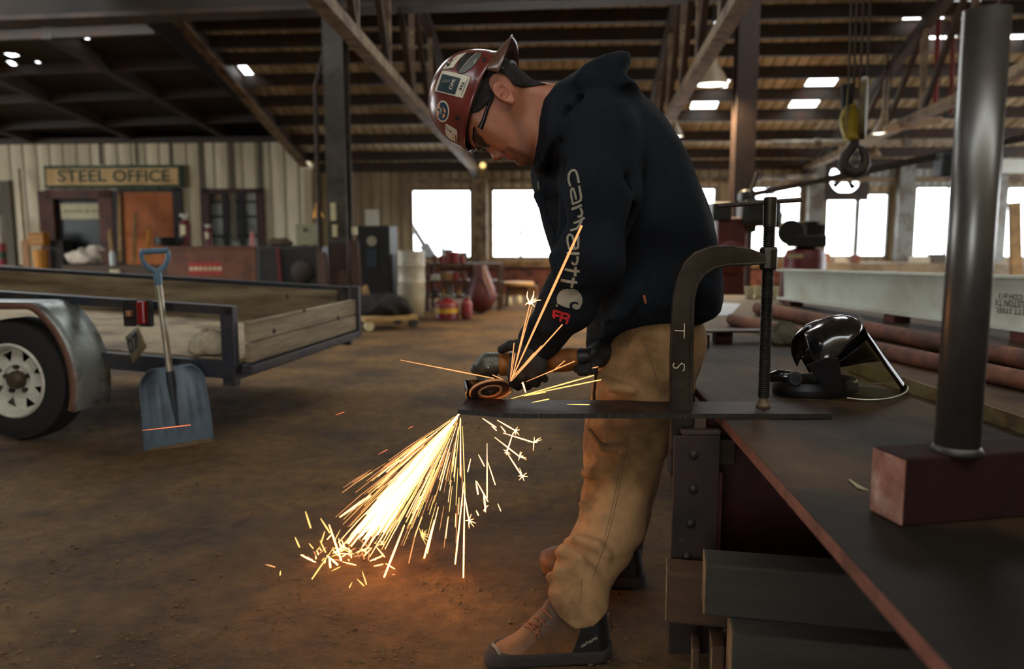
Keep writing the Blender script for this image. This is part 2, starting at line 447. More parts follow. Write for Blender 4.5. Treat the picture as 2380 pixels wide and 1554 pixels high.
M_brick = mat('old_brick', rgb('#6e4034'), .9, col2=rgb('#3c2a22'), scale=5, var=.35, vscale=9)
M_redbrown = mat('red_brown_paint', rgb('#5b3122'), .7, col2=rgb('#3d2419'), scale=3, var=.15)
M_ply = mat('stained_plywood', rgb('#b0601f'), .7, col2=rgb('#8a4818'), scale=2, stretch=(1, 1, .4), var=.12, vscale=6)
M_cream = mat('cream_board', rgb('#c4bd96'), .7, col2=rgb('#aaa27c'), scale=4, var=.06)
M_sign = mat('sign_face', rgb('#d0ad74'), .7, col2=rgb('#b8935c'), scale=3, var=.1)
M_green = mat('sign_green', rgb('#1d3a25'), .7, var=.15)
M_black = mat('soot_black', rgb('#15130f'), .7, var=.2)
M_rubber = mat('tyre_rubber', rgb('#1b1a18'), .75, var=.2, vscale=20)

# floor: packed dirt, gently uneven near the work
fl = MB()
def _fl(a, b):
    x = -4 + 8 * a; y = 1.3 + 6.7 * b
    n = .006 * sin(7.1 * x + 2 * sin(3 * y)) * sin(5.3 * y + 1.7 * sin(2.2 * x)) + .004 * sin(19 * x + 3 * y) * sin(17 * y - 5 * x)
    e = min(a, 1 - a, b, 1 - b) * 8
    return Vector((x, y, min(n, .004) * min(1, e) - .003))
fl.grid(_fl, 120, 100)
_c = [B(-22, -8, -.004), B(16, -8, -.004), B(16, VB, -.004), B(-22, VB, -.004)]
fl.add([Vector((p.x, p.y, -.012)) for p in _c], [(0, 1, 2, 3)])
struct('floor', fl, M_dirt, smooth=180)
yd = MB(); yd.add([B(-60, VB + .3, -.02), B(60, VB + .3, -.02), B(60, 140, -.02), B(-60, 140, -.02)], [(0, 1, 2, 3)])
struct('ground_outside', yd, M_yard)

# far wall with its open window bays
def bay(x0, y0, x1, y1):
    p, q = bv(x0, y1, VB), bv(x1, y0, VB); return (ucoord(p), p.z, ucoord(q), q.z)
BAYS = [bay(955, 437, 1097, 602), bay(1140, 436, 1290, 602), bay(1330, 434, 1480, 601), bay(1520, 433, 1668, 600), bay(1720, 430, 1868, 600),
        bay(1912, 446, 2072, 600), bay(2117, 430, 2224, 601), bay(2328, 430, 2460, 602)]
FAN = bay(1922, 371, 2004, 453)
wl = MB()
for v in (VB, VB + .16):
    holes_sheet(wl, lambda a, b, v=v: B(a, v, b), -5.2, 11.0, -.02, ZE + .25, BAYS + [FAN])
for h in BAYS + [FAN]:                      # reveals
    a, b, c, d = h
    for p, q in (((a, b), (c, b)), ((c, b), (c, d)), ((c, d), (a, d)), ((a, d), (a, b))):
        wl.add([B(p[0], VB, p[1]), B(q[0], VB, q[1]), B(q[0], VB + .16, q[1]), B(p[0], VB + .16, p[1])], [(0, 1, 2, 3)])
struct('wall_back', wl, M_farwall)
sk = MB(); z0 = BAYS[0][1]
sk.bbox(-3.2, 11, VB - .05, VB, -.01, z0 - .16); struct('wall_back_lower', sk, M_brick)
tr = MB(); tr.bbox(-3.2, 11, VB - .14, VB, z0 - .14, z0 - .02); struct('trim_1', tr, mat('sill_timber', rgb('#8a6e48'), .8, col2=rgb('#5c452e'), var=.2))
tr = MB(); tr.bbox(-3.2, 11, VB - .10, VB, BAYS[0][3] + .08, BAYS[0][3] + .17); struct('trim_2', tr, M_steel_tan)
for i, h in enumerate(BAYS):                # each bay: its frame, and bars where the photograph shows them
    a, b, c, d = h; w = .05; fm = MB()
    for u0, u1, q0, q1 in ((a, a + w, b, d), (c - w, c, b, d), (a, c, b, b + w), (a, c, d - w, d)): fm.bbox(u0, u1, VB + .02, VB + .09, q0, q1)
    if i in (4, 6): fm.bbox((a + c) / 2 - .015 + (.25 if i == 6 else -.1), (a + c) / 2 + .015 + (.25 if i == 6 else -.1), VB + .03, VB + .07, b, d)
    if i in (4,): fm.bbox(a, c, VB + .03, VB + .07, d - .17, d - .14)
    if i == 5: fm.bbox(c - .62, c - .54, VB + .03, VB + .09, b, d)
    struct('window_%d' % (i + 1), fm, M_steel_tan if i < 2 else M_steel_grey)
sp = MB()                                   # posts standing between bays
for x0, x1 in ((1103, 1134),): sp.bbox(ucoord(bv(x0, 500, VB)), ucoord(bv(x1, 500, VB)), VB - .24, VB, 0, ZE)
struct('trim_3', sp, M_steel_tan)
for k, (x0, x1) in enumerate(((1872, 1906), (2078, 2112), (2284, 2324))):
    sp = MB(); sp.bbox(ucoord(bv(x0, 500, VB)), ucoord(bv(x1, 500, VB)), VB - .2, VB, 0, ZE); struct('trim_%d' % (4 + k), sp, M_steel_grey)
pn = MB(); p, q = bv(1880, 432, VB), bv(2330, 352, VB)
holes_sheet(pn, lambda a, b: B(a, VB - .03, b), ucoord(p), ucoord(q), p.z, q.z, [FAN])
struct('wall_back_panel', pn, corrugate(mat('pale_sheet', rgb('#a7aaa4'), .6, col2=rgb('#84847c'), scale=2, var=.1), 'X', 2.2, rgb('#6b6b64')))

# right wall (out of the frame) and the other unseen walls, their openings cut to steer the daylight
wr = MB()
holes_sheet(wr, lambda a, b: B(9.2, a, b), -8, VB, -.02, 7, [(7, .5, 15.0, 2.8)])
struct('wall_right', wr, M_farwall)
wq = MB(); holes_sheet(wq, lambda a, b: B(a, -4, b), -16, 9.2, -.02, 8.5, [(-2.4, 0, -.6, 2.2)]); struct('wall_front', wq, M_farwall)
wx = MB(); holes_sheet(wx, lambda a, b: B(-14.2, a, b), -4, VO, -.02, 8.5, [(6.5, -.1, 13.0, 4.2)]); struct('wall_left', wx, M_farwall)

# roof: sheets on purlins, with clear panels and added light strips
def onroof(px, py):
    d = ray(px, py); t = (ZE + SL * VB - CAMZ) / (d.z + SL * d.dot(BD)); return Vector((0, 0, CAMZ)) + d * t
def sky(x0, y0, x1, y1):
    p, q = onroof(x0, y1), onroof(x1, y0); return (ucoord(p), vcoord(q), ucoord(q), vcoord(p))
def skyc(cx, cy, w, y0, y1):
    c = onroof(cx, cy); p, q = onroof(cx, y1), onroof(cx, y0); return (ucoord(c) - w / 2, vcoord(q), ucoord(c) + w / 2, vcoord(p))
SKY = [skyc(1640, 235, .40, 214, 252), skyc(1672, 183, .32, 165, 203), skyc(1876, 230, .42, 208, 249), skyc(1916, 180, .42, 160, 199), skyc(1747, 20, .13, 15, 26), skyc(1673, 50, .12, 43, 57),
       skyc(2150, 37, .5, 30, 44), skyc(2228, 6, .5, 2, 11), skyc(2183, 73, .55, 60, 90), skyc(2190, 110, .75, 98, 121), skyc(2360, 75, .35, 60, 112), skyc(572, 164, .13, 149, 181)] + [(u - .75, v0, u + .75, v1) for u in (-3.4, -.4, 2.7) for v0, v1 in ((7.2, 8.9),)]  # wide strips at the end are added, unseen, to light the far floor
VR = -2.0
rf = MB(); holes_sheet(rf, lambda a, b: B(a, b, zroof(b)), -5.05, 9.3, VR, VB + .3, SKY)
def zr2(v): return zroof(VR) - SL * .6 * (VR - v)
#rf.add([B(-6, VR, zroof(VR)), B(9.3, VR, zroof(VR)), B(9.3, -8, zr2(-8)), B(-6, -8, zr2(-8))], [(0, 1, 2, 3)])
roof = struct('ceiling', rf, M_roof)
for y_ in (372, 345, 303, 255, 207, 155, 101, 58, 13, -35, -88):
    v = vcoord(onroof(1800, y_)); m = MB(); z = zroof(v) - .10
    m.bbox(-5.0, 9.2, v - .03, v + .03, z - .05, z + .10); m.bbox(-5.0, 9.2, v - .03, v + .06, z - .065, z - .05)
    m.build('purlin', M_steel_dark, roof)
for h in SKY:
    m = MB(); a, b, c, d = h; m.add([B(x, y, zroof(y) + .02) for x, y in ((a, b), (c, b), (c, d), (a, d))], [(0, 1, 2, 3)]); m.build('skylight_panel', M_sky_pane, roof)

# the dark lower bay over the office, holed here and there
def zleft(u, v): return 3.1 + .12 * (VB - v) + .02 * (u + 5)
def onleft(px, py):
    d = ray(px, py); lo, hi = 4., 60.
    f = lambda t: CAMZ + d.z * t - zleft(d.dot(BR) * t, d.dot(BD) * t)
    best = None
    for i in range(400):
        t = lo + i * .1
        if f(t) > 0: best = t; break
    return Vector((0, 0, CAMZ)) + d * (best or 12)
HOL = []
for x, y, r in ((181, 66, 5), (200, 84, 4), (203, 112, 4), (216, 127, 6), (15, 19, 6), (24, 127, 6), (36, 126, 4), (26, 143, 5), (32, 150, 5), (88, 143, 3), (26, 188, 5), (38, 190, 7), (34, 182, 4)):
    p = onleft(x, y); w = r / F * p.y * 1.1; HOL.append((ucoord(p) - w, vcoord(p) - w * 1.6, ucoord(p) + w, vcoord(p) + w * 1.6))
lb = MB(); holes_sheet(lb, lambda a, b: B(a, b, zleft(a, b)), -16, -5.1, 9.8, VB + .5, HOL)  # deck stops short, leaving an unseen gap for sky light on the office
lb.add([B(-16, -4, 4.6), B(-5.0, -4, 4.9), B(-5.0, 6.2, 4.6), B(-16, 6.2, 4.3)], [(0, 1, 2, 3)])  # unseen roof piece added to keep sky light off the near floor
lb.add([B(-5.04, -4, 4.3), B(-5.04, 6.2, 4.3), B(-5.04, 6.2, zroof(6.2) + .05), B(-5.04, -4, zroof(-2) + .05)], [(0, 1, 2, 3)])  # unseen sheet closing the side of that added piece
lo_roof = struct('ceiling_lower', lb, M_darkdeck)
for u in (-6.6, -8.4, -10.4, -12.6):
    m = MB(); m.beam(B(u, 9.9, zleft(u, 9.9) - .1), B(u, VB, zleft(u, VB) - .1), .14, .2); m.build('rafter', M_steel_dark, lo_roof)
for v in (9.95, 11.2, 12.5, 14):
    m = MB(); m.beam(B(-5.2, v, zleft(-5.2, v) - .12), B(-15.5, v, zleft(-15.5, v) - .12), .1, .12); m.build('batten', M_steel_dark, lo_roof)
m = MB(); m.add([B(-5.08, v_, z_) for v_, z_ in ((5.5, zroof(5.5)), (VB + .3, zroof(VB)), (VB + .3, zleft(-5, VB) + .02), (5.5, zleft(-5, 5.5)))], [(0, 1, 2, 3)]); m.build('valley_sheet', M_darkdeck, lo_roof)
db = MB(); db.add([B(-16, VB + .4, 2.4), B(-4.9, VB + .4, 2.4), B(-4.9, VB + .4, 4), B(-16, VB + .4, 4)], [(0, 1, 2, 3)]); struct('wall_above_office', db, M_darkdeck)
gp = bv(545, 148, 12.6); gq = bv(593, 180, 13.1)

# office: front wall, doors, window, side
oz = bv(400, 324, VO).z; oe = ucoord(bv(704, 400, VO)); DO = bay(0, 0, 1, 1)
def obox(x0, y0, x1, y1, v=VO):
    p, q = bv(x0, y1, v), bv(x1, y0, v); return ucoord(p), ucoord(q), p.z, q.z
def osheet(mb, x0, y0, x1, y1, d0, d1):
    a, b, c, d = obox(x0, y0, x1, y1); mb.bbox(a, b, VO - d1, VO - d0, c, d); return mb
d1 = obox(112, 445, 250, 700); d2 = obox(282, 445, 418, 700); w1 = obox(476, 440, 612, 579)
ow = MB(); holes_sheet(ow, lambda a, b: B(a, VO, b), -14, oe, -.02, oz, [(d1[0], d1[2], d1[1], d1[3]), (w1[0], w1[2], w1[1], w1[3])])
ow.add([B(oe, VO, -.02), B(oe, VB, -.02), B(oe, VB, oz), B(oe, VO, oz)], [(0, 1, 2, 3)])
ow.add([B(-14, VO - .06, oz), B(oe + .06, VO - .06, oz), B(oe + .06, VB + .3, oz), B(-14, VB + .3, oz)], [(0, 1, 2, 3)])
struct('wall_office', ow, M_office)
m = MB(); m.bbox(-14, oe + .08, VO - .1, VO - .02, oz - .07, oz + .03); struct('trim_7', m, M_steel_brown)
m = MB(); osheet(m, 0, 440, 12, 640, .0, .05); osheet(m, 20, 420, 26, 640, .0, .06)
for x in (232, 316, 395, 470, 540, 606): osheet(m, x, 330, x + 3, 382 if x < 430 else 560, 0, .012)
struct('trim_8', m, mat('grey_batten', rgb('#5a5244'), .8, var=.2))
# door 1: red-brown frame, dark glass, cream notice
m = MB()
for r in ((110, 444, 126, 700), (247, 444, 262, 700), (110, 440, 262, 462)): osheet(m, *r, -.02, .07)
fr = struct('door_1', m, M_redbrown)
m = MB(); osheet(m, 118, 440, 255, 700, -.06, -.03); m.build('door_leaf', M_black, fr)
m = MB(); osheet(m, 154, 470, 246, 620, -.03, -.015); m.build('glass_panel', M_dark_glass, fr)
m = MB(); osheet(m, 244, 560, 249, 572, -.03, .05); m.build('door_handle', M_steel_grey, fr)
m = MB()
for r in ((278, 444, 284, 700), (416, 438, 424, 700), (278, 438, 424, 446)): osheet(m, *r, .0, .06)
fr2 = struct('door_2', m, M_black)
m = MB(); osheet(m, 284, 446, 416, 700, .0, .03); m.build('plywood_leaf', M_ply, fr2)
m = MB(); osheet(m, 262, 440, 279, 640, 0, .05); struct('trim_9', m, mat('pale_post', rgb('#86806c'), .8, var=.15))
m = MB()
for r in ((474, 438, 487, 580), (602, 438, 614, 580), (474, 438, 614, 449)): osheet(m, *r, -.03, .06)
fw = struct('window_9', m, mat('window_paint_dark', rgb('#3a2018'), .7, var=.2))
m = MB()
for x in (520, 558): osheet(m, x, 449, x + 7, 580, -.04, 0)
for y in (466, 500, 545): osheet(m, 487, y, 602, y + 6, -.04, 0)
m.build('glazing_bars', M_black, fw)
m = MB(); osheet(m, 478, 434, 612, 590, -.06, -.05); m.build('pane', M_grey_pane, fw)
m = MB(); osheet(m, 497, 452, 540, 470, -.045, -.03); m.build('window_paper', mat('brown_paper', rgb('#7a6544'), .8), fw)
# the sign over the office doors
a, b, c, d = obox(112, 384, 428, 438); s = thing('office_sign', 'long cream sign board lettered in green over the office doors', 'sign', B((a + b) / 2, VO - .1, c))
m = MB(); m.bbox(a, b, VO - .10, VO - .0, c, d); m.build('sign_case', M_green, s, bevel=.01)
m = MB(); a2, b2, c2, d2_ = obox(118, 391, 419, 431); m.bbox(a2, b2, VO - .115, VO - .10, c2, d2_); m.build('sign_face', M_sign, s)
for txt, x0, x1 in (('STEEL', 135, 247), ('OFFICE', 263, 394)):
    p, q = bv(x0, 423, VO - .12), bv(x1, 394, VO - .12); lettering('sign_lettering', txt, M_green, (p + q) / 2, BR, UZ, abs(q.z - p.z), s, .02, width=abs(ucoord(q) - ucoord(p)))
a, b, c, d = obox(143, 473, 244, 509); s = thing('door_notice', 'cream notice board in the glass of the dark office door', 'sign', B((a + b) / 2, VO + .01, c))
m = MB(); m.bbox(a, b, VO - .005, VO + .012, c, d); m.build('board', M_cream, s, bevel=.004)
m = MB(); p = (d - c)
for x0, x1 in ((.06, .5), (.53, .64), (.68, .94)): m.bbox(a + (b - a) * x0, a + (b - a) * x1, VO - .009, VO - .005, c + p * .46, c + p * .56)
m.build('printed_line', mat('print_grey', rgb('#6d6a50'), .8), s)

# trusses along the slope, every three metres
def truss(u, v1, name_label):
    t = thing('roof_truss', name_label, 'truss', B(u, 9, zroof(9) - .3), 'roof trusses')
    m = MB(); m.beam(B(u, v1, zroof(v1) - .28), B(u, VB, zroof(VB) - .28), .12, .12); m.build('top_chord', M_steel_brown, t)
    zb = lambda v: 2.32 + .05 * (VB - v) if v > 4 else 2.9
    m = MB(); m.beam(B(u, v1, zb(v1)), B(u, VB, zb(VB)), .13, .10); m.build('bottom_chord', M_steel_tan, t)
    v = VB - 1.4; k = 0
    while v - 1.2 > v1:
        m = MB(); w = v - 1.2
        if zroof(w) - zb(w) > .4:
            m.beam(B(u, v, zb(v)), B(u, w, zroof(w) - .3), .06, .06); m.build('web_brace', M_steel_brown, t)
            m = MB(); m.beam(B(u, w, zb(w)), B(u, w, zroof(w) - .3), .06, .06); m.build('web_post', M_steel_tan, t)
        v -= 1.2
truss(-1.85, 5.2, 'long tan roof truss running in from the left column')
truss(1.20, 5.2, 'tan roof truss left of the brown right-hand column')
truss(4.30, 5.2, 'pale roof truss beyond the hanging crane hook')
# edge girder of the main roof on the left, columns, crane girder
t = thing('edge_girder', 'dark sloping girder where the low office bay meets the main roof', 'girder', B(-5.0, 12, zroof(12) - .2))
m = MB(); m.beam(B(-5.0, 6.2, zroof(6.2) - .16), B(-5.0, VO - .2, zroof(VO - .2) - .16), .08, .2); m.build('web', M_steel_brown, t)
m = MB(); m.beam(B(-5.0, 6.2, zroof(6.2) - .28), B(-5.0, VO - .2, zroof(VO - .2) - .28), .16, .03); m.build('flange', M_steel_tan, t)
def column(px, py, wpx, label, m1, ztop=None):
    p = onz(px, py, 0); v = vcoord(p); u = ucoord(p); w = wpx / F * v; zt = (ztop or zroof(v)) - .12
    t = thing('steel_column', label, 'column', B(u, v, 0), 'steel columns')
    for s_ in (-1, 1):
        m = MB(); m.bbox(u - w / 2, u + w / 2, v + s_ * .13 - .012, v + s_ * .13 + .012, 0, zt); m.build('flange', m1, t)
    m = MB(); m.bbox(u - .012, u + .012, v - .12, v + .12, 0, zt); m.build('web', m1, t)
    m = MB(); m.bbox(u - w * .75, u + w * .75, v - .2, v + .2, 0, .03); m.build('base_plate', M_steel_brown, t)
    return t, u, v, w
colL, uL, vL, wL = column(797, 748, 46, 'dark grey steel column behind the trailer, left of the man', mat('column_grey', rgb('#4a463d'), .65, col2=rgb('#2e2822'), scale=2, var=.2))
m = MB(); m.bbox(uL - wL * .5, uL + wL * .5, vL - .15, vL - .142, .0, 1.0); m.build('rust_stain_cladding', mat('rusty_cladding', rgb('#3a2014'), .8, col2=rgb('#231610'), var=.3), colL)
m = MB(); m.tube([B(uL - .24, vL - .1, .9), B(uL - .24, vL - .1, 2.9), B(uL - .02, vL - .1, 3.6)], .03, 8); m.build('conduit', M_steel_dark, colL)
colR, uR, vR_, wR = column(1712, 760, 44, 'dark brown steel column behind the red machine', mat('column_brown', rgb('#34221a'), .65, col2=rgb('#20160f'), scale=3, var=.2))
p = bv(1116, 300, VB - .4)
t = thing('crane_girder', 'deep dark crane girder crossing overhead at the top of the view', 'girder', bv(700, 10, 8.6))
a_, b_ = bv(-120, 40, 8.6), bv(1700, 20, 8.6)
m = MB(); m.beam(bv(-200, 22, 8.6) + UZ * .1, bv(1750, -50, 8.6) + UZ * .1, .12, .42); m.build('web', M_darkdeck, t)
m = MB(); m.beam(bv(-200, 58, 8.6), bv(1750, -12, 8.6), .30, .05); m.build('bottom_flange', M_steel_brown, t)
# pale service pipes along the far wall
for x0, y0, x1, y1, v, r, lab in ((1795, 333, 2420, 326, 13.2, .055, 'long pale pipe slung under the roof behind the crane hook'), (1735, 414, 1900, 409, 15.2, .05, 'short pale pipe above the far windows beside the brown column')):
    t = thing('service_pipe', lab, 'pipe', bv(x0, y0, v))
    m = MB(); m.tube([bv(x0 + (x1 - x0) * i / 6, y0 + (y1 - y0) * i / 6, v) for i in range(7)], r, 10); m.build('pipe_run', mat('pale_pipe', rgb('#a39c8c'), .6, col2=rgb('#7d7466'), var=.15), t, smooth=60)
    for i in (1, 3, 5):
        p = bv(x0 + (x1 - x0) * i / 6, y0 + (y1 - y0) * i / 6, v); m = MB(); m.lathe([(r * 1.35, -.05), (r * 1.35, .05)], p, BR, 12)
        m.build('coupling', M_steel_grey, t, smooth=40)
# ================================================================== TRAILER AND THE LEFT SIDE
M_trl = mat('trailer_steel', rgb('#2c3038'), .5, .3, col2=rgb('#4a4136'), scale=4, lo=.45, hi=.68, var=.2)
M_trlwood = mat('weathered_plank', rgb('#94866c'), .85, col2=rgb('#554836'), scale=2.6, stretch=(.35, .35, 3), lo=.4, hi=.66, var=.22, vscale=16, bump=.3, bscale=40)
M_deck = mat('pale_deck_plank', rgb('#948466'), .85, col2=rgb('#62543f'), scale=3, var=.2)
M_fend = mat('worn_fender', rgb('#8e9591'), .4, .5, col2=rgb('#4b4a44'), scale=5, lo=.5, hi=.68, var=.15)
M_fendin = mat('rusty_fender_lip', rgb('#6b4a3a'), .7, var=.2)
M_rim = mat('wheel_white', rgb('#c9c8b8'), .5, col2=rgb('#8f8b78'), scale=6, lo=.52, hi=.75, var=.1)
M_redlens = mat('red_lens', rgb('#7d0f14'), .2, var=.1, coat=.4)
# the near side rail defines the trailer: from the photo, rail height and the side's direction
wc = onz(66, 1018, 0); YW = wc.y + .02                                     # wheel contact
pR = at(545, 712, YW - .10); pL = at(-40, 678, YW + .16)
tx = Vector((pR.x - pL.x, pR.y - pL.y, 0)).normalized(); ty = Vector((-tx.y, tx.x, 0))
tr_o = Vector((pR.x, pR.y, 0))
trl = thing('utility_trailer', 'low dark steel utility trailer with weathered plank sides and white spoked wheel', 'trailer', (tr_o.x - .8, tr_o.y + .8, 0))
def T(l, d, z): return tr_o - tx * l + ty * d + UZ * (z + .045 * l)                      # l forward from the rear corner, d across, z up
zr = pR.z; zd = at(530, 858, pR.y).z; zdk = zd + .05
wd_t = 1.62
txt_ = (tx - UZ * .045).normalized()
def tb(m, l0, l1, d0, d1, z0, z1): return m.box(T((l0 + l1) / 2, (d0 + d1) / 2, (z0 + z1) / 2), (abs(l1 - l0), abs(d1 - d0), abs(z1 - z0)), (txt_, ty, UZ))
LN = 3.4
for d in (0, wd_t):
    m = MB(); tb(m, 0, LN, d - .02, d + .03, zr - .045, zr); tb(m, 0, LN, d - .025, d + .035, zr - .004, zr + .002); m.build('top_rail', M_trl, trl, bevel=.004)
    m = MB(); tb(m, 0, LN, d - .025, d + .035, zd - .05, zd + .04); m.build('bottom_rail', M_trl, trl, bevel=.004)
    for l in (0, 1.05, 2.2, LN - .05):
        m = MB(); tb(m, l, l + .075, d - .02, d + .03, zd - (.09 if l == 0 else .0), zr); m.build('side_post', M_trl, trl, bevel=.004)
m = MB(); tb(m, .08, LN, .04, .07, zd + .17, zr - .05) if False else None
m = MB(); tb(m, .08, LN, wd_t - .05, wd_t - .01, zdk, zr - .03); m.build('far_side_plank', M_trlwood, trl)
m = MB(); tb(m, .0, LN, .03, wd_t, zdk - .035, zdk); m.build('deck_planks', M_deck, trl)
m = MB(); tb(m, 0, .08, 0, wd_t, zd - .06, zd + .03); m.build('rear_crossmember', M_trl, trl, bevel=.004)
m = MB(); tb(m, LN - .06, LN, 0, wd_t, zdk, zr); m.build('front_plank', M_trlwood, trl)
# plank tailgate at the rear, lower half closed and a leaning upper plank
tg0, tg1 = T(-.02, .06, 0), T(-.02, wd_t - .02, 0)
m = MB()
hgt = (zr - zdk) * .80
for k in range(2):
    z0 = zdk - .02 + k * hgt / 2; z1 = z0 + hgt / 2 - .008; m2 = MB(); m2.hex8([T(-.055, .05, z0), T(-.055, wd_t - .03, z0), T(-.02, wd_t - .03, z0), T(-.02, .05, z0), T(-.055, .05, z1), T(-.055, wd_t - .03, z1), T(-.02, wd_t - .03, z1), T(-.02, .05, z1)])
    m2.build('tailgate_plank', M_trlwood, trl, bevel=.004)
m = MB(); tb(m, -.075, -.01, .02, wd_t + .02, zdk - .075, zdk - .03); m.build('tailgate_sill', M_trl, trl, bevel=.004)
m = MB(); tb(m, -.075, -.01, wd_t - .03, wd_t + .015, zdk - .07, zr + .01); m.build('tailgate_post', M_trl, trl, bevel=.004)
for d, z in ((.32, .12), (.72, .2), (1.1, .25), (1.25, .10), (.5, .3)):
    m = MB(); m.lathe([(.016, 0), (.010, .006)], T(-.056, d, zdk + z), -tx * -1, 10); m.build('bolt_head', M_black, trl)
# wheel
wx = wc; wcn = Vector((wc.x, YW, .0)); ppm = F / YW; R_t = (1020 - 732) / 2 / ppm * .995
wcn.z = R_t + .001; wcn += ty * .0
wax = -ty
wr_ = bpy.data.objects.new('wheel', None); COL.objects.link(wr_); wr_.parent = trl; wr_.location = wcn - trl.location
Rr = R_t * .60
m = MB(); m.lathe([(Rr, -.10), (R_t * .80, -.105), (R_t * .95, -.09), (R_t, -.055), (R_t, .055), (R_t * .95, .09), (R_t * .80, .105), (Rr, .098)], wcn, wax, 64, False); m.build('tyre', M_rubber, wr_, smooth=40)
m = MB(); m.lathe([(Rr * 1.02, .102), (Rr * .97, .112), (Rr * .90, .100), (Rr * .86, .060), (Rr * .84, .030)], wcn, wax, 64, False); m.lathe([(Rr, -.09), (Rr * .86, .03)], wcn, wax, 48, False); m.build('rim', M_rim, wr_, smooth=60)
# spoked face: eight triangular openings round a dished centre
a_, b_, _ = basis(wax); sp = MB(); n8 = 8
def wp(r, th, h): return wcn + (a_ * cos(th) + b_ * sin(th)) * r + wax * h
for k in range(n8):
    t0 = 2 * pi * k / n8; w = 2 * pi / n8
    outer_ = [wp(Rr * .85, t0 + w * (i / 6 - .5), .045) for i in range(7)]
    q = [wp(Rr * .86, t0 - w * .22, .045), wp(Rr * .86, t0 + w * .22, .045), wp(Rr * .50, t0 + w * .5, .052), wp(Rr * .44, t0, .054), wp(Rr * .50, t0 - w * .5, .052)]
    sp.add(q, [(0, 1, 2, 3, 4)])
    q2 = [wp(Rr * .86, t0 + w * .22, .045), wp(Rr * .86, t0 + w * .78, .045), wp(Rr * .80, t0 + w * .74, .047), wp(Rr * .80, t0 + w * .26, .047)]
    sp.add(q2, [(0, 1, 2, 3)])
sp.lathe([(Rr * .52, .052), (Rr * .42, .060), (Rr * .40, .050), (Rr * .2, .048)], wcn, wax, 40, False)
sp.build('spoke_disc', M_rim, wr_, solid=.004)
m = MB(); m.lathe([(Rr * .84, -.02), (Rr * .1, -.02)], wcn, wax, 32, True); m.build('brake_drum', M_black, wr_)
m = MB(); m.lathe([(Rr * .25, .045), (Rr * .24, .085), (Rr * .17, .10), (Rr * .05, .103)], wcn, wax, 24); m.build('hub_cap', mat('rusty_hub', rgb('#4e4334'), .6, .3, var=.25), wr_, smooth=40)
for k in range(5):
    th = radians(20 + 72 * k); p = wp(Rr * .35, th, .05); m = MB(); m.lathe([(.015, 0), (.013, .022), (.006, .026)], p, wax, 6); m.build('wheel_nut', M_steel_brown, wr_)
# fender arch
fd_ = MB(); r0 = R_t * 1.16
def fen(a, b):
    th = radians(-22 + 224 * a); fl = 1.0 if 0 < a < 1 else 1.0
    sx_, sz_ = cos(th) * r0 * 1.10, max(sin(th) * r0 * 1.25, -.14)
    sz_ = min(sz_, r0 * 1.10)
    return wcn + tx * sx_ + UZ * sz_ + wax * (-.12 + .27 * b)
fd_.grid(fen, 48, 5); fd_.build('fender', M_fend, trl, smooth=50, solid=.004)
fl_ = MB()
def fen2(a, b): p = fen(a, 1.); d = (p - wcn); d = d - wax * d.dot(wax); return p - d.normalized() * (.035 * b)
fl_.grid(fen2, 48, 2); fl_.build('fender_lip', M_fendin, trl, smooth=50, solid=.004)
m = MB(); m.tube([wcn - wax * .1, wcn - wax * (wd_t - .1)], .03, 10); m.build('axle', M_trl, trl)
# tail light and its plate
tl = at(322, 728, pR.y - .03); m = MB(); m.box(tl + Vector((-.01, .02, 0)), (.16, .03, .14), (tx, ty, UZ)); m.build('lamp_bracket', M_black, trl, bevel=.004)
m = MB(); m.box(tl + Vector((.025, -.01, .005)), (.045, .04, .12), (tx, ty, UZ)); m.build('tail_light', M_redlens, trl, bevel=.008)
m = MB(); m.box(tl + Vector((-.045, -.005, .0)), (.03, .03, .03), (tx, ty, UZ)); m.build('amber_reflector', mat('amber', rgb('#9a6a48'), .3), trl, bevel=.005)
yp = pR.y - .09; pc = [at(*q, yp) for q in ((285, 785), (333, 751), (357, 800), (304, 846))]
for i, dyy in enumerate((.03, -.03, -.05, .02)): pc[i].y += dyy
lp = MB(); lp.grid(lambda a, b: (pc[0].lerp(pc[1], a)).lerp(pc[3].lerp(pc[2], a), b) + Vector((0, -.035 * max(0, a - .35) * 1.2, 0)), 10, 6)
plate = lp.build('license_plate', mat('bent_plate', rgb('#9c8a6a'), .35, .4, col2=rgb('#7d8078'), scale=8, var=.12), trl, smooth=60, solid=.003)
ex, ey = (pc[1] - pc[0]).normalized(), (pc[0] - pc[3]).normalized(); cen = (pc[0] + pc[1] + pc[2] + pc[3]) / 4
lettering('plate_numerals', '07', mat('plate_blue', rgb('#1d2a38'), .6), cen + Vector((-.004, -.032, 0)), ex, ey, .075, plate, .03)
for d, z, sz in ((.28, zd - .06, .06),): m = MB(); tb(m, .85, .95, .0, .06, zd - .10, zd - .03); m.build('side_marker', mat('marker_box', rgb('#6b5b3c'), .5), trl, bevel=.004)
m = MB(); tb(m, .95, 1.1, .0, .05, zd - .11, zd - .02); m.build('fender_bracket', M_trl, trl)
# rags in the trailer
rc = at(490, 822, pR.y + .12); rc.z = zdk; t = thing('rag', 'crumpled whitish rag lying on the trailer deck', 'rag', rc); m = MB(); m.grid(lump(rc + UZ * .06, .10, .08, .075, 9), 36, 18, True); m.build('cloth', mat('white_rag', rgb('#a69c86'), .95, var=.15), t, smooth=180)
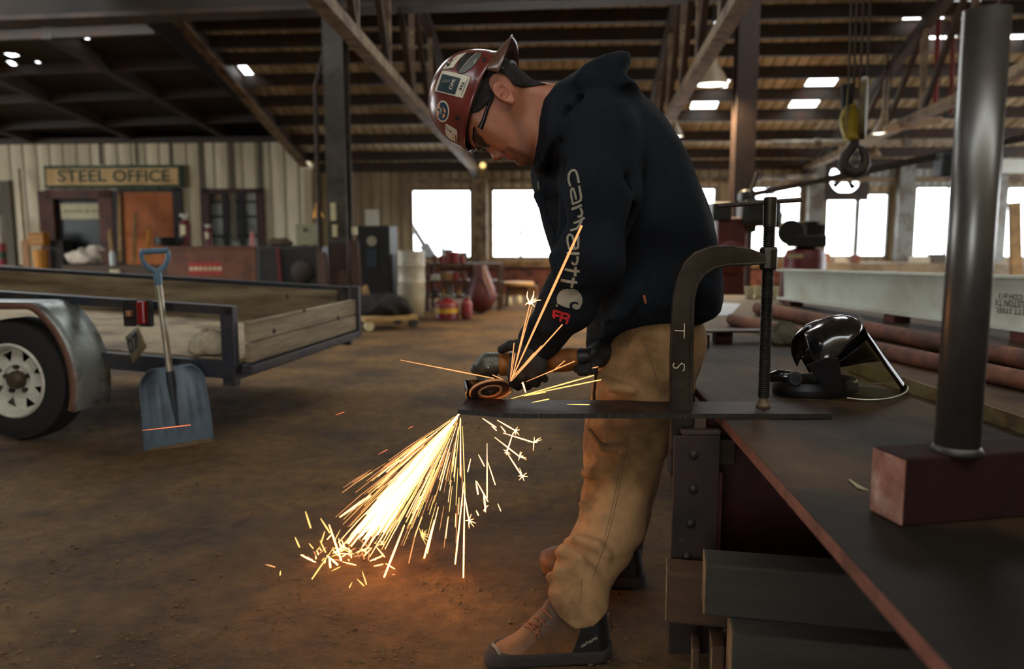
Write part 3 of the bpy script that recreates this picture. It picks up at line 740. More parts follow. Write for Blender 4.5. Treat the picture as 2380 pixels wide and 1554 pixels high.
# ---- shovel
M_shov = mat('blue_grey_plastic', rgb('#5a6c78'), .45, col2=rgb('#3b4650'), scale=5, var=.12, vscale=20)
M_shaft = mat('shaft_metal', rgb('#a9a593'), .35, .6, col2=rgb('#7d7562'), scale=4, var=.1)
M_dirt2 = mat('clay_dirt', rgb('#6d5a40'), .9, var=.3)
b0, b1 = onz(334, 1045, .004), onz(497, 1024, .004); bc_ = (b0 + b1) / 2
YS0 = bc_.y; top = at(360, 592, pR.y - .05)
sv = thing('snow_shovel', 'blue-grey plastic snow shovel propped against the trailer rail', 'shovel', (bc_.x, bc_.y, 0))
up_s = (at(360, 592, pR.y - .05) - bc_).normalized(); ex_s = (b1 - b0).normalized(); ex_s = (ex_s - up_s * ex_s.dot(up_s)).normalized(); nz_s = ex_s.cross(up_s); nz_s = nz_s if nz_s.y < 0 else -nz_s
Lb = (at(412, 850, YS0 + .06) - bc_).length; wb = (b1 - b0).length
def blade(a, b):
    s_ = 2 * a - 1; w = wb / 2 * (1 - .10 * b) ; top_r = 1.0
    y = b * Lb
    if b > .8: w *= sqrt(max(1 - ((b - .8) / .2) ** 2 * .55, 0))
    rib = .006 * max(0, cos(s_ * 5 * pi)) * (1 if .12 < b < .78 else 0)
    curve = .045 * (1 - s_ * s_) * (.3 + .7 * b) - .05 * b * (1 - b) * 2
    return bc_ + ex_s * (s_ * w) + up_s * y - nz_s * (curve * .8) + nz_s * rib + nz_s * (.035 * abs(s_) ** 4 * (.3 + b))
m = MB(); m.grid(blade, 61, 26); m.build('blade', M_shov, sv, smooth=60, solid=.005)
m = MB(); m.beam(bc_ + nz_s * .004 - ex_s * wb / 2, bc_ + nz_s * .004 + ex_s * wb / 2, .012, .02, up_s); m.build('wear_strip', M_dirt2, sv)
m = MB(); s0 = blade(.5, .8) + nz_s * .012; m.tube([blade(.5, .25) - nz_s * .0, s0, s0 + up_s * .06], [.008, .022, .019], 14); m.build('socket', mat('socket_dark', rgb('#242b30'), .6), sv, smooth=60)
gtop = top; m = MB(); m.tube([s0, s0.lerp(gtop, .86)], .0165, 18); m.build('shaft', M_shaft, sv, smooth=60)
g0_ = s0.lerp(gtop, .84); gw = .055; upg = (gtop - s0).normalized()
m = MB(); m.tube([g0_ - upg * .05, g0_ + upg * .02], [.018, .022], 14)
for s_ in (-1, 1): m.tube([g0_ + upg * .01, g0_ + upg * .05 + ex_s * gw * .8 * s_, g0_ + upg * .085 + ex_s * gw * 1.12 * s_, g0_ + upg * .125 + ex_s * gw * 1.12 * s_], [.015, .013, .012, .013], 10)
m.tube([g0_ + upg * .125 - ex_s * gw * 1.2, g0_ + upg * .125 + ex_s * gw * 1.2], .015, 12); m.build('d_grip', mat('blue_grip', rgb('#4b6a80'), .4, var=.1), sv, smooth=60)
# ================================================================== ALONG THE OFFICE WALL
VF = VO - .35
def onfloor_v(px, v): p = bv(px, 600, v); return Vector((p.x, p.y, 0))
def bx(name, label, cat, x0, y0, x1, y1, v, depth, m_, part, group=None, ground=True, bevel=.01):
    p, q = bv(x0, y1, v), bv(x1, y0, v); z0 = 0 if ground else p.z
    t = thing(name, label, cat, B((ucoord(p) + ucoord(q)) / 2, v + depth / 2, z0), group)
    m = MB(); m.bbox(ucoord(p), ucoord(q), v, v + depth, z0, q.z); m.build(part, m_, t, bevel=bevel); return t, ucoord(p), ucoord(q), z0, q.z
vb = 12.9
t, u0, u1, z0, z1 = bx('tool_chest', 'big brown steel job box with a red and white label, before the office window', 'tool chest', 390, 574, 594, 664, vb, .6, mat('chest_brown', rgb('#6e4229'), .6, col2=rgb('#54301d'), scale=3, var=.12), 'body')
m = MB(); m.bbox(u0 - .01, u1 + .01, vb - .012, vb + .62, z1 - .04, z1 + .012); m.build('lid', mat('chest_lid', rgb('#5d3722'), .6), t, bevel=.006)
p, q = bv(440, 638, vb), bv(516, 610, vb); m = MB(); m.bbox(ucoord(p), ucoord(q), vb - .006, vb, p.z, q.z); lb_ = m.build('red_label', mat('label_red', rgb('#9a2a22'), .6), t)
m = MB(); zc = (p.z + q.z) / 2
for k in range(7):
    a = ucoord(p) + (ucoord(q) - ucoord(p)) * (k + .15) / 7; m.bbox(a, a + (ucoord(q) - ucoord(p)) * .1, vb - .009, vb - .006, zc - .03, zc + .03)
m.build('label_print', M_cream, lb_)
zt_ = z1 + .012
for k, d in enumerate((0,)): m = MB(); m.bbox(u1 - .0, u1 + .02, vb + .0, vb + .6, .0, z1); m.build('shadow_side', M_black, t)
def extinguisher(px, y0, y1, v, label, zbase):
    p, q = bv(px, y1, v), bv(px, y0, v); h = q.z - zbase; r = h * .17
    o = Vector((p.x, p.y, zbase)); t = thing('fire_extinguisher', label, 'fire extinguisher', o, 'fire extinguishers on the job box')
    m = MB(); m.lathe([(r, 0), (r, h * .68), (r * .75, h * .78), (r * .3, h * .82)], o, UZ, 18); m.build('cylinder', mat('ext_red', rgb('#5a1214'), .4, var=.1), t, smooth=40)
    m = MB(); m.lathe([(r * .3, h * .8), (r * .35, h * .9), (r * .9, h * .92), (r * .8, h)], o, UZ, 12); m.build('valve', mat('ext_valve', rgb('#b5aea0'), .4), t, smooth=40)
    m = MB(); m.box(o + Vector((0, -r, h * .5)), (r * .9, .006, h * .3)); m.build('label_patch', M_cream, t)
extinguisher(432, 497, 572, vb + .3, 'taller fire extinguisher on the job box beside the plywood door', zt_)
extinguisher(485, 522, 572, vb + .25, 'shorter fire extinguisher on the job box, below the office window', zt_)
p = bv(587, 574, vb + .2); t = thing('spray_can', 'red and white spray can on the right end of the job box', 'can', Vector((p.x, p.y, zt_))); m = MB(); m.lathe([(.035, 0), (.035, .2), (.02, .225), (.02, .25)], Vector((p.x, p.y, zt_)), UZ, 14); m.build('can', mat('can_red', rgb('#b0605a'), .4), t, smooth=40)
p = bv(396, 574, vb + .22); t = thing('metal_bowl', 'dark round pan with a shiny rim on the left end of the job box', 'pan', Vector((p.x, p.y, zt_))); m = MB(); m.lathe([(.16, 0), (.24, .03), (.25, .15), (.23, .15), (.2, .04)], Vector((p.x, p.y, zt_)), UZ, 28); m.build('pan', mat('pan_dark', rgb('#2b2f30'), .25, .8), t, smooth=40)
# bench with clutter below the door
t, u0, u1, z0, z1 = bx('work_bench', 'low dark brown bench under the office doors', 'bench', 146, 617, 392, 662, 13.0, .6, mat('bench_brown', rgb('#4a3a2a'), .8, var=.2), 'bench_body')
p = bv(200, 617, 13.25); t = thing('tarp', 'dirty white bundled tarp lying on the low bench', 'tarp', Vector((p.x, p.y, z1))); m = MB(); m.grid(lambda a, b: lump(Vector((p.x, p.y, z1 + .11)), .30, .18, .15, 5)(a, b) + UZ * (.12 * a * 0), 40, 20, True); m.build('cloth', mat('dirty_white', rgb('#b5aa98'), .9, var=.12), t, smooth=180)
p = bv(222, 585, 13.3); m = MB(); m.grid(lump(Vector((p.x, p.y, z1 + .26)), .16, .1, .07, 8), 24, 12, True); m.build('cloth_fold', bpy.data.materials['dirty_white'], t, smooth=180)
p = bv(263, 617, 13.0); t = thing('glass_jar', 'clear pale jar standing on the low bench', 'jar', Vector((p.x, p.y, z1))); m = MB(); m.lathe([(.05, 0), (.05, .18), (.04, .21), (.04, .24)], Vector((p.x, p.y, z1)), UZ, 14); m.build('jar', mat('jar_pale', rgb('#a9b0a8'), .2), t, smooth=40)
p = bv(268, 640, 12.97); t = thing('white_label_box', 'pale two-part box on the front of the low bench', 'box', p)
for dx in (-.045, .045): m = MB(); m.box(p + BR * dx, (.07, .05, .20), BAX); m.build('half', M_cream, t)
M_yelpaint = mat('yellow_handle', rgb('#b5781f'), .6, var=.15); M_lum = mat('lumber', rgb('#8a6a3c'), .8, col2=rgb('#6d5230'), scale=4, var=.15)
for x0, y0, x1, y1, wpx, m_, lab in ((255, 535, 262, 600, 12, M_lum, 'short board leaning by the dark office door'), (277, 450, 281, 620, 9, M_lum, 'long board leaning on the pale post between the doors'), (314, 498, 312, 612, 8, M_lum, 'thin board leaning on the plywood door'), (347, 532, 341, 592, 8, M_yelpaint, 'yellow tool handle leaning on the plywood door')):
    a, b = bv(x0, y0, VO - .25), bv(x1, y1 + 4, 13.35); b.z = z1 + .05
    t = thing('board' if m_ is M_lum else 'garden_tool', lab, 'board' if m_ is M_lum else 'tool', b); m = MB(); m.beam(a, b, wpx / F * 14, .03, BD); m.build('length', m_, t)
    if m_ is M_yelpaint: m = MB(); m.beam(a, a + (a - b).normalized() * .1, wpx / F * 10, .03, BD); m.build('dark_tip', M_black, t)
# far left corner things
a, b = bv(44, 392, VO - .12), bv(66, 660, VO - .75); b.z = .02; k_ = b.lerp(a, .42)
t = thing('push_broom', 'wooden paddle with a long handle leaning at the left end of the office wall', 'tool', b); m = MB(); m.tube([k_, a], .022, 8); m.build('handle', M_lum, t); m = MB(); m.hex8([b + BR * s * w + BD * q for (s, w, q) in ()]) if False else m
m = MB(); m.beam(b, k_, .14, .04, BD); m.build('paddle', mat('paddle_wood', rgb('#8f6844'), .8, var=.15), t)
p = bv(97, 632, VO - .5); t = thing('yellow_bucket', 'yellow wringer bucket standing beside the wooden paddle', 'bucket', Vector((p.x, p.y, 0)))
zb2 = bv(97, 660, VO - .5).z; ztop = bv(97, 540, VO - .5).z; zm_ = bv(97, 574, VO - .5).z
m = MB(); m.lathe([(.11, 0), (.13, zm_ * .95)], Vector((p.x, p.y, 0)), UZ, 18); m.build('bucket', M_yelpaint, t, smooth=40)
m = MB(); m.bbox(ucoord(p) - .17, ucoord(p) + .15, VO - .6, VO - .4, zm_ + .02, ztop); m.build('wringer', M_yelpaint, t, bevel=.02)
for k in range(3): m = MB(); zz = zm_ + .06 + k * .08; m.bbox(ucoord(p) - .172, ucoord(p) + .152, VO - .605, VO - .6, zz, zz + .02); m.build('slot', M_black, t)
p = bv(4, 600, VO - .5); t = thing('gas_cylinder', 'slim bottle with white, green and red bands at the left edge', 'bottle', Vector((p.x, p.y, 0))); zz = [bv(4, y, VO - .5).z for y in (680, 600, 585, 565, 500)]
zz[0] = 0
for (a, b), m_ in zip(zip(zz, zz[1:]), (mat('band_red', rgb('#8a3038'), .5), mat('band_green', rgb('#2f5a3a'), .5), mat('band_red2', rgb('#9a4040'), .5), mat('band_white', rgb('#b5b0a2'), .5))): m = MB(); m.lathe([(.09, a), (.09, b)], Vector((p.x, p.y, 0)), UZ, 16); m.build('band', m_, t, smooth=40)
t, *_ = bx('concrete_block', 'grey concrete block on the floor beside the yellow bucket', 'block', 2, 616, 36, 640, VO - .8, .2, mat('block_grey', rgb('#6d6152'), .9, var=.2), 'block')
t, *_ = bx('speaker_box', 'tall black box standing left of the dark office door', 'box', 120, 558, 145, 640, VO - .4, .3, M_black, 'box_body')
# ================================================================== ROUND THE LEFT COLUMN
t, u0, u1, z0, z1 = bx('welding_machine', 'dark greasy welding machine between the job box and the column', 'machine', 600, 572, 742, 680, 11.6, .8, mat('machine_dark', rgb('#191714'), .6, col2=rgb('#26221d'), scale=5, var=.25), 'housing', bevel=.03)
m = MB(); a, b = bv(645, 575, 11.55), bv(652, 655, 11.55); m.beam(a, b, .05, .03, BD); m.build('red_stripe', mat('stripe_red', rgb('#5e1a18'), .6), t)
p = bv(700, 632, 11.57); m = MB(); m.lathe([(.16, 0), (.13, .02), (.04, .03)], p, -BD, 20); m.build('fan_cowl', M_steel_dark, t, smooth=40)
for x in (640, 660): p = bv(x, 560, 11.8); m = MB(); m.grid(lump(Vector((p.x, p.y, z1 + .04)), .12, .1, .07, x), 16, 10, True); m.build('rag_pile', mat('oily_rag', rgb('#4a3d2a'), .9, var=.3), t, smooth=180)
t, u0, u1, z0, z1 = bx('breaker_box', 'pale metal breaker box hung beside the left column', 'electrical box', 688, 520, 738, 569, 12.55, .2, mat('box_cream', rgb('#8f8a6c'), .6, var=.12), 'box_body', ground=False)
p = bv(710, 534, 12.54); m = MB(); m.lathe([(.03, 0), (.03, .012)], p, -BD, 12); m.build('knockout', M_black, t)
m = MB(); m.bbox(u0 + .1, u0 + .16, 12.6, 12.66, 0, z0); m.build('stand', M_steel_dark, t)
a, b = bv(737, 470, 11.5), bv(742, 560, 11.5); mid = bv(739, 506, 11.5); bb = Vector((b.x, b.y, 0))
t = thing('marker_flag', 'yellow cone-headed marker on a white pole beside the breaker box', 'marker', bb); m = MB(); m.lathe([(.085, 0), (.07, .06), (.03, (a - mid).length * .7), (.022, (a - mid).length)], mid, (a - mid), 14); m.build('yellow_head', mat('marker_yellow', rgb('#c98a14'), .5, var=.1), t, smooth=40)
m = MB(); m.tube([mid, b], .028, 10); m.build('white_pole', mat('pole_white', rgb('#a8a394'), .6), t); m = MB(); m.tube([b, bb], .026, 10); m.build('pole_foot', M_steel_brown, t)
for y0, y1, x, lab in ((471, 512, 774, 'upper white tag on the left column'), (522, 550, 778, 'lower white tag on the left column'), (527, 545, 823, 'small white tag right of the left column')):
    p, q = bv(x, y1, vL - .2), bv(x, y0, vL - .2); t = thing('wall_tag', lab, 'tag', p, 'white tags on the left column'); m = MB(); m.bbox(ucoord(p) - .025, ucoord(p) + .025, vL - .21, vL - .13, p.z, q.z); m.build('tag', M_cream, t)
for x0, y0, x1, y1, lab in ((748, 590, 755, 745, 'brown timber prop leaning left of the column foot'), (800, 630, 784, 745, 'dark timber prop leaning across the column foot'), (822, 560, 834, 735, 'dark timber prop leaning right of the column foot')):
    a, b = bv(x0, y0, vL - .25), bv(x1, y1, vL - (.75 if x0 < 800 else .45)); b.z = .015; t = thing('timber_prop', lab, 'timber', b, 'props at the left column'); m = MB(); m.beam(a, b, .11, .07, BD); m.build('length', mat('prop_brown', rgb('#3d2618'), .85, var=.25), t)
# tall dark cabinet, picture, cart, barrel
t, u0, u1, z0, z1 = bx('locker', 'tall black locker right of the left column with a white notice on it', 'locker', 832, 524, 905, 705, 11.0, .5, mat('locker_black', rgb('#1a1613'), .6, var=.2), 'body')
m = MB(); m.bbox(u0 + .02, u1 - .02, 10.985, 11.0, .05, z1 - .03); m.build('door_leaf', M_black, t)
p, q = bv(850, 525, 11.1), bv(880, 487, 11.1); m = MB(); m.bbox(ucoord(p), ucoord(q), 11.08, 11.1, z1, q.z); m.build('white_notice', mat('notice_white', rgb('#b9b7a6'), .7), t)
p = bv(864, 565, 10.97); m = MB(); m.lathe([(.07, 0), (.07, .01)], bv(864, 560, 10.98), -BD, 20); m.build('round_sticker', mat('sticker_pale', rgb('#8f8a76'), .6), t)
m = MB(); p, q = bv(852, 620, 10.98), bv(876, 578, 10.98); m.bbox(ucoord(p), ucoord(q), 10.97, 10.985, p.z, q.z); m.build('blue_poster', mat('poster_blue', rgb('#26303a'), .6), t)
a, b = bv(838, 672, 10.3), bv(858, 768, 9.8); b.z = .012; t = thing('plank', 'short pale plank leaning against the black locker', 'plank', b); m = MB(); m.beam(a, b, .20, .04, BD); m.build('board', mat('plank_pale', rgb('#a07c48'), .8, col2=rgb('#7d5f36'), scale=4, var=.15), t)
p0, p1 = onz(850, 770, 0), onz(972, 762, 0); t = thing('dolly', 'low wooden dolly loaded with black rags in front of the barrel', 'dolly', (p0 + p1) / 2); d = (p1 - p0); zc = .13; n_ = Vector((-d.y, d.x, 0)).normalized()
m = MB(); m.beam(p0 + UZ * zc + n_ * .25, p1 + UZ * zc + n_ * .25, .5, .05); m.build('deck', mat('dolly_wood', rgb('#9c8252'), .8, var=.15), t)
for s_, q in ((.08, 0), (.92, 0), (.08, .45), (.92, .45)): c = p0 + d * s_ + n_ * (q + .03) + UZ * .055; m = MB(); m.lathe([(.055, -.02), (.055, .02)], c, n_, 14); m.build('wheel', M_rubber if s_ > .5 else M_cream, t, smooth=30)
rc = p0 + d * .5 + n_ * .25 + UZ * (zc + .025); t = thing('rag_heap', 'heap of black rags on the low dolly', 'rags', rc); m = MB(); m.grid(lump(rc + UZ * .09, .33, .2, .15, 21), 40, 18, True); m.build('cloth', mat('black_rag', rgb('#1b1917'), .9, var=.3), t, smooth=180)
p = onz(957, 737, 0); t = thing('barrel', 'pale grey ribbed barrel standing left of the far windows', 'barrel', p); h = bv(957, 583, vcoord(p)).z; r = 33 / F * vcoord(p)
m = MB(); m.lathe([(r * .78, .0), (r * .84, .04), (r * .93, h * .3), (r, h * .34), (r, h * .52), (r * 1.03, h * .54), (r, h * .56), (r, h * .76), (r * 1.03, h * .78), (r, h * .8), (r, h), (r * .95, h), (r * .94, h * .9), (.02, h * .88)], p, UZ, 36); m.build('drum', mat('barrel_cream', rgb('#b0ab98'), .45, .15, col2=rgb('#8f8a78'), scale=3, var=.08), t, smooth=35)
p = onz(935, 735, 0) + BD * .55; h2 = bv(935, 588, vcoord(p)).z; t = thing('drum', 'dark drum half hidden behind the pale barrel', 'barrel', p); m = MB(); m.lathe([(.2, 0), (.2, h2), (.18, h2), (.02, h2 * .97)], p, UZ, 28); m.build('drum', M_steel_dark, t, smooth=35)
for x0, y0, x1, y1, w, m_, lab in ((906, 572, 912, 712, .07, M_lum, 'pale board leaning left of the barrels'), (915, 590, 920, 714, .05, mat('board_yellow', rgb('#8d7a1e'), .7), 'yellow striped board leaning left of the barrels'), (912, 530, 906, 560, .2, mat('card_orange', rgb('#8f5a26'), .8), 'orange cardboard behind the leaning boards')):
    v = 11.75 + (.12 if w < .06 else 0) + (.3 if y1 < 600 else 0); a, b = bv(x0, y0, v + .1), bv(x1, y1, v - .05); b.z = .01 if y1 > 600 else b.z
    t = thing('board', lab, 'board', b); m = MB(); m.beam(a, b, w, .03, BD); m.build('length', m_, t)
    if y1 < 600: m = MB(); m.beam(b, Vector((b.x, b.y, .0)), .05, .03, BD); m.build('stick', M_lum, t)
# work rack with gas cans
vk = 11.6; rk = thing('storage_rack', 'brown pipe rack of shelves under the far left window, full of small parts', 'rack', onfloor_v(1050, vk)); M_rk = mat('rack_brown', rgb('#3c281b'), .7, var=.2)
kz = [bv(1050, y, vk).z for y in (612, 652, 688)]; ku = [ucoord(bv(x, 600, vk)) for x in (992, 1105, 1160)]
for z in kz: m = MB(); m.bbox(ku[0], ku[2], vk, vk + .5, z - .03, z); m.build('shelf', M_rk, rk)
for u in ku:
    for v in (vk, vk + .47): m = MB(); m.bbox(u - .02, u + .02, v - .02, v + .02, 0, kz[0] + .0); m.build('upright', M_rk if u != ku[1] else M_steel_tan, rk)
rs = random.Random(4); pal = [rgb(c) for c in ('#9a937f', '#6d3a2a', '#8a6a42', '#3a342c', '#b5b2a2', '#5a5a50', '#7a2a20')]
pm = [mat('part_finish', c, .6, var=.2) for c in pal]
cnt = 0
for zi, z in enumerate(kz):
    x = 1010
    while x < 1092 if zi else x < 1092:
        p = bv(x, 640, vk + .08); o = Vector((p.x, p.y, z + .003)) + BD * .06; k = rs.random(); cnt += 1
        kindn = 'tin_can' if k < .6 else 'parts_box'
        t = thing(kindn, ('small tin' if k < .6 else 'small parts box') + (' on the top of the pipe rack', ' on the middle shelf of the pipe rack', ' on the bottom shelf of the pipe rack')[zi], 'can' if k < .6 else 'box', o, ('tins on the ', 'boxes on the ')[0 if k < .6 else 1] + ('rack top', 'rack middle shelf', 'rack bottom shelf')[zi])
        m = MB(); w = rs.uniform(.035, .06); hh_ = rs.uniform(.07, .16)
        if k < .6: m.lathe([(w, 0), (w, hh_), (w * .6, hh_ * 1.15)], o, UZ, 12)
        else: m.box(o + UZ * hh_ / 2, (w * 2, .12, hh_), BAX)
        m.build('body', pm[rs.randrange(len(pm))], t, smooth=40); x += rs.uniform(15, 22)
M_can = mat('gas_can_red', rgb('#6d1618'), .4, col2=rgb('#4a0f12'), scale=6, var=.1)
for x0, x1, band, lab in ((1010, 1066, True, 'red gas can with a yellow band under the pipe rack'), (1072, 1098, False, 'plain red gas can beside the yellow-banded one')):
    p = onz((x0 + x1) / 2, 740, 0); v = vcoord(p); r = (x1 - x0) / 2 / F * v; h = bv(1040, 692, v).z
    t = thing('gas_can', lab, 'gas can', p, None); m = MB(); m.lathe([(r, 0), (r, h * .7), (r * .85, h * .82), (r * .25, h * .95), (r * .25, h)], p, UZ, 24); m.build('can_body', M_can, t, smooth=40)
    if band: m = MB(); m.lathe([(r * 1.01, h * .3), (r * 1.01, h * .52)], p, UZ, 24, False); m.build('yellow_band', mat('band_yellow', rgb('#b08a1a'), .5, var=.15), t, smooth=40)
    m = MB(); m.tube([p + BR * -r * .6 + UZ * h * .8, p + BR * -r * .4 + UZ * h * 1.08, p + BR * r * .4 + UZ * h * 1.08, p + BR * r * .6 + UZ * h * .8], .012, 8); m.build('bail_handle', M_steel_grey, t, smooth=60)
p = onz(1118, 728, 0); v = vcoord(p); h = bv(1118, 615, v).z
t = thing('gas_cylinder', 'dark red round-bottomed tank standing right of the gas cans', 'tank', p); m = MB(); m.lathe([(.02, 0), (.14, .05), (.22, h * .3), (.20, h * .5), (.12, h * .8), (.07, h)], p, UZ, 26); m.build('tank', mat('tank_red', rgb('#4e1a18'), .45, col2=rgb('#3a1412'), scale=4, var=.12), t, smooth=50)
m = MB(); m.tube([p + BR * .08 - BD * .18 + UZ * h * .85, p + BR * .16 - BD * .2 + UZ * h * .55, p + BR * .2 - BD * .2 + UZ * h * .4], .02, 8); m.build('hose', mat('hose_pink', rgb('#8a5a50'), .6), t, smooth=60)
p = onz(1204, 712, 0); v = vcoord(p); zs = bv(1190, 655, v).z
t = thing('stool', 'round wooden stool by the brick sill, small jars beneath it', 'stool', p); m = MB(); m.lathe([(.24, zs - .05), (.25, zs - .02), (.24, zs)], p, UZ, 28, sx=1); m.build('seat', mat('stool_wood', rgb('#a8834c'), .7, var=.12), t, smooth=40)
m = MB(); m.bbox(ucoord(p) - .16, ucoord(p) + .3, v - .1, v + .1, zs - .2, zs - .055); m.build('apron', mat('stool_brown', rgb('#6d4a2a'), .7, var=.15), t)
for du, dv_ in ((-.18, -.14), (.18, -.14), (-.18, .14), (.18, .14)): m = MB(); a = B(ucoord(p) + du, v + dv_, 0); m.tube([a, B(ucoord(p) + du * .8, v + dv_ * .8, zs - .05)], .02, 8); m.build('leg', M_rk, t)
for x, y, s_, lab in ((1160, 712, 1.5, 'tall white jar under the left of the wooden stool'), (1182, 706, .9, 'small white jar under the middle of the stool'), (1206, 704, .9, 'small white jar under the right of the stool')):
    o = onz(x, y, 0); t = thing('white_jar', lab, 'jar', o); m = MB(); m.lathe([(.045, 0), (.045, .1 * s_), (.03, .13 * s_)], o, UZ, 12); m.build('jar', M_cream, t, smooth=40)
# sill clutter and the two small lamps above
for x, w, h, lab in ((1042, .10, .22, 'grey pail on the far left window sill'), (1072, .12, .16, 'dull square tin on the far left window sill')):
    p = bv(x, 601, VB - .07); z = BAYS[0][1] - .02; o = Vector((p.x, p.y, z)); t = thing('pail', lab, 'pail', o); m = MB(); m.lathe([(w * .8, 0), (w, h)], o, UZ, 14) if x < 1060 else m.box(o + UZ * h / 2, (w * 2, .1, h), BAX); m.build('pail_body', M_steel_grey, t)
for x, y, c, lab in ((1103, 393, (.75, .95, 1.), 'small blue-white lamp over the post between the far windows'), (1122, 384, (1., .72, .25), 'small amber lamp over the post between the far windows')):
    p = bv(x, y, VB - .35); t = thing('work_lamp', lab, 'lamp', p); m = MB(); m.ball(p, .055, 14, 10); m.build('bulb', emitter('lamp_glow', c, 1.6), t, smooth=180); m = MB(); m.tube([p, p + UZ * .06, p + UZ * .1 + BD * .12], .02, 8); m.build('bracket', M_black, t)
# outside: a crane boom and two posts
a, b = bv(955, 520, 22.), bv(1030, 640, 22.); b.z = 0; a = a + (a - b) * .2
t = thing('crane_boom', 'dark slanting boom standing outside the far left window', 'boom', b); m = MB(); m.beam(b, a, .13, .13); m.build('boom', M_black, t); m = MB(); m.beam(b.lerp(a, .25), b.lerp(a, .5), .26, .26); m.build('boom_base', M_black, t)
for x, y0, lab in ((1028, 525, 'thin dark post outside the far left window'), (1210, 505, 'dark post outside the second far window')):
    p = bv(x, 560, 24.); q = bv(x, y0, 24.); t = thing('yard_post', lab, 'post', Vector((p.x, p.y, 0))); m = MB(); m.tube([Vector((p.x, p.y, -.02)), q], .05, 8); m.build('post', M_black, t)
    if x > 1200: m = MB(); m.beam(bv(1212, 539, 24.), bv(1256, 540, 24.), .05, .05); m.build('cross_arm', M_black, t)
# ================================================================== RIGHT SIDE OF THE HALL
# exhaust fan in its opening
a, b, c, d = FAN; cu, cz = (a + c) / 2, (b + d) / 2; rr_ = (c - a) / 2 * .97
fan = thing('exhaust_fan', 'round wall exhaust fan seen against the sky behind the crane hook', 'fan', B(cu, VB - .06, cz))
m = MB(); n = 40
for v in (VB - .08, VB - .02):
    inn = [B(cu + rr_ * cos(2 * pi * k / n), v, cz + rr_ * sin(2 * pi * k / n)) for k in range(n)]
    q = max(c - a, d - b) / 2 * 1.32; out = []
    for k in range(n):
        x, y = cos(2 * pi * k / n), sin(2 * pi * k / n); e = q / max(abs(x), abs(y)); out.append(B(cu + x * e, v, cz + y * e))
    m.add(inn + out, [(k, (k + 1) % n, n + (k + 1) % n, n + k) for k in range(n)])
m.build('housing', M_steel_brown, fan)
for k in range(4):
    t0 = radians(38 + 90 * k); m = MB()
    e1, e2 = BR * cos(t0) + UZ * sin(t0), BR * -sin(t0) + UZ * cos(t0); o = B(cu, VB - .04, cz)
    m.prism([o + e1 * .06 - e2 * .02, o + e1 * rr_ * .9 - e2 * .05 + BD * .03, o + e1 * rr_ * .92 + e2 * .06 - BD * .03, o + e1 * .06 + e2 * .03], BD * .008); m.build('blade', M_black, fan)
m = MB(); m.lathe([(.10, -.04), (.10, .04)], B(cu, VB - .04, cz), BD, 16); m.build('hub', M_black, fan)
m = MB(); m.bbox(cu - rr_, cu + rr_, VB - .12, VB - .10, cz - .02, cz + .02); m.build('guard_bar', M_black, fan)
# high bay lamps
def bay_lamp(px, py, wpx, v, label, on=True, s_=1.):
    p = bv(px, py, v); r = wpx / F * v; t = thing('high_bay_lamp', label, 'lamp', p)
    m = MB(); m.lathe([(r, 0), (r * .96, r * .08), (r * .62, r * .75), (r * .32, r * 1.15), (r * .28, r * 1.7), (r * .12, r * 1.8)], p, UZ, 28, False); m.build('shade', mat('lamp_shade', rgb('#8d7a60'), .5, var=.1), t, smooth=50, solid=.006)
    m = MB(); m.lathe([(.001, .012), (r * .93, .012)], p, UZ, 28, False); m.build('glowing_lens', emitter('lamp_white', (1., .93, .78), 5.0 * s_) if on else M_cream, t)
    zt_ = zroof(vcoord(p)); m = MB(); m.tube([p + UZ * r * 1.7, Vector((p.x, p.y, zt_ - .1))], .012, 6); m.build('hanger', M_black, t)
    if on:
        l = bpy.data.lights.new('lamp_light', 'SPOT'); l.energy = 700 * s_; l.color = (1, .74, .44); l.shadow_soft_size = r * .8; l.spot_size = radians(150); l.spot_blend = .6
        o = bpy.data.objects.new('lamp_light', l); o.location = p - UZ * .03; COL.objects.link(o)
bay_lamp(1654, 198, 38, 9.6, 'large high bay lamp hanging left of the brown column')
bay_lamp(2054, 311, 26, 11.5, 'glowing high bay lamp right of the crane hook')
bay_lamp(1566, 318, 22, 12.5, 'high bay lamp half hidden behind the man\'s back')
bay_lamp(2032, 362, 14, 13.5, 'small unlit high bay lamp just right of the hook', False)
t = thing('strip_light', 'pale strip light hanging right of the crane hook', 'lamp', bv(2120, 290, 11.)); m = MB(); m.beam(bv(2055, 300, 11.), bv(2190, 279, 11.), .09, .09); m.build('housing', mat('strip_pale', rgb('#a3896a'), .5, var=.1), t, bevel=.02)
for x, y in ((2065, 297), (2180, 280)): p = bv(x, y, 11.); m = MB(); m.tube([p, Vector((p.x, p.y, zroof(11.) - .12))], .008, 6); m.build('hanger', M_black, t)
# crane hook block
VH = 5.6; S_ = VH / F
hk = thing('hook_block', 'yellow crane hook block hanging on four wire ropes', 'crane hook', bv(1985, 330, VH)); M_yb = mat('block_yellow', rgb('#a08a12'), .5, col2=rgb('#6e5f1a'), scale=9, var=.15); M_ol = mat('block_olive', rgb('#6a5f3a'), .6, col2=rgb('#4b432c'), scale=8, var=.2)
for x0, x1 in ((1975, 1972), (1988, 1984), (2004, 1999), (2021, 2014)):
    a, b = bv(x0, -140, VH), bv(x1, 215, VH); m = MB(); m.tube([a + UZ * 1.2, b], .0085, 8); m.build('wire_rope', M_steel_dark, hk)
def hb(poly, v, dep, mm, name): m = MB(); m.prism([bv(x, y, v) for x, y in poly], BD * dep); return m.build(name, mm, hk, bevel=.004)
hb([(1958, 196), (1984, 192), (1984, 256), (1960, 258)], VH - .05, .05, M_black, 'rope_guard')
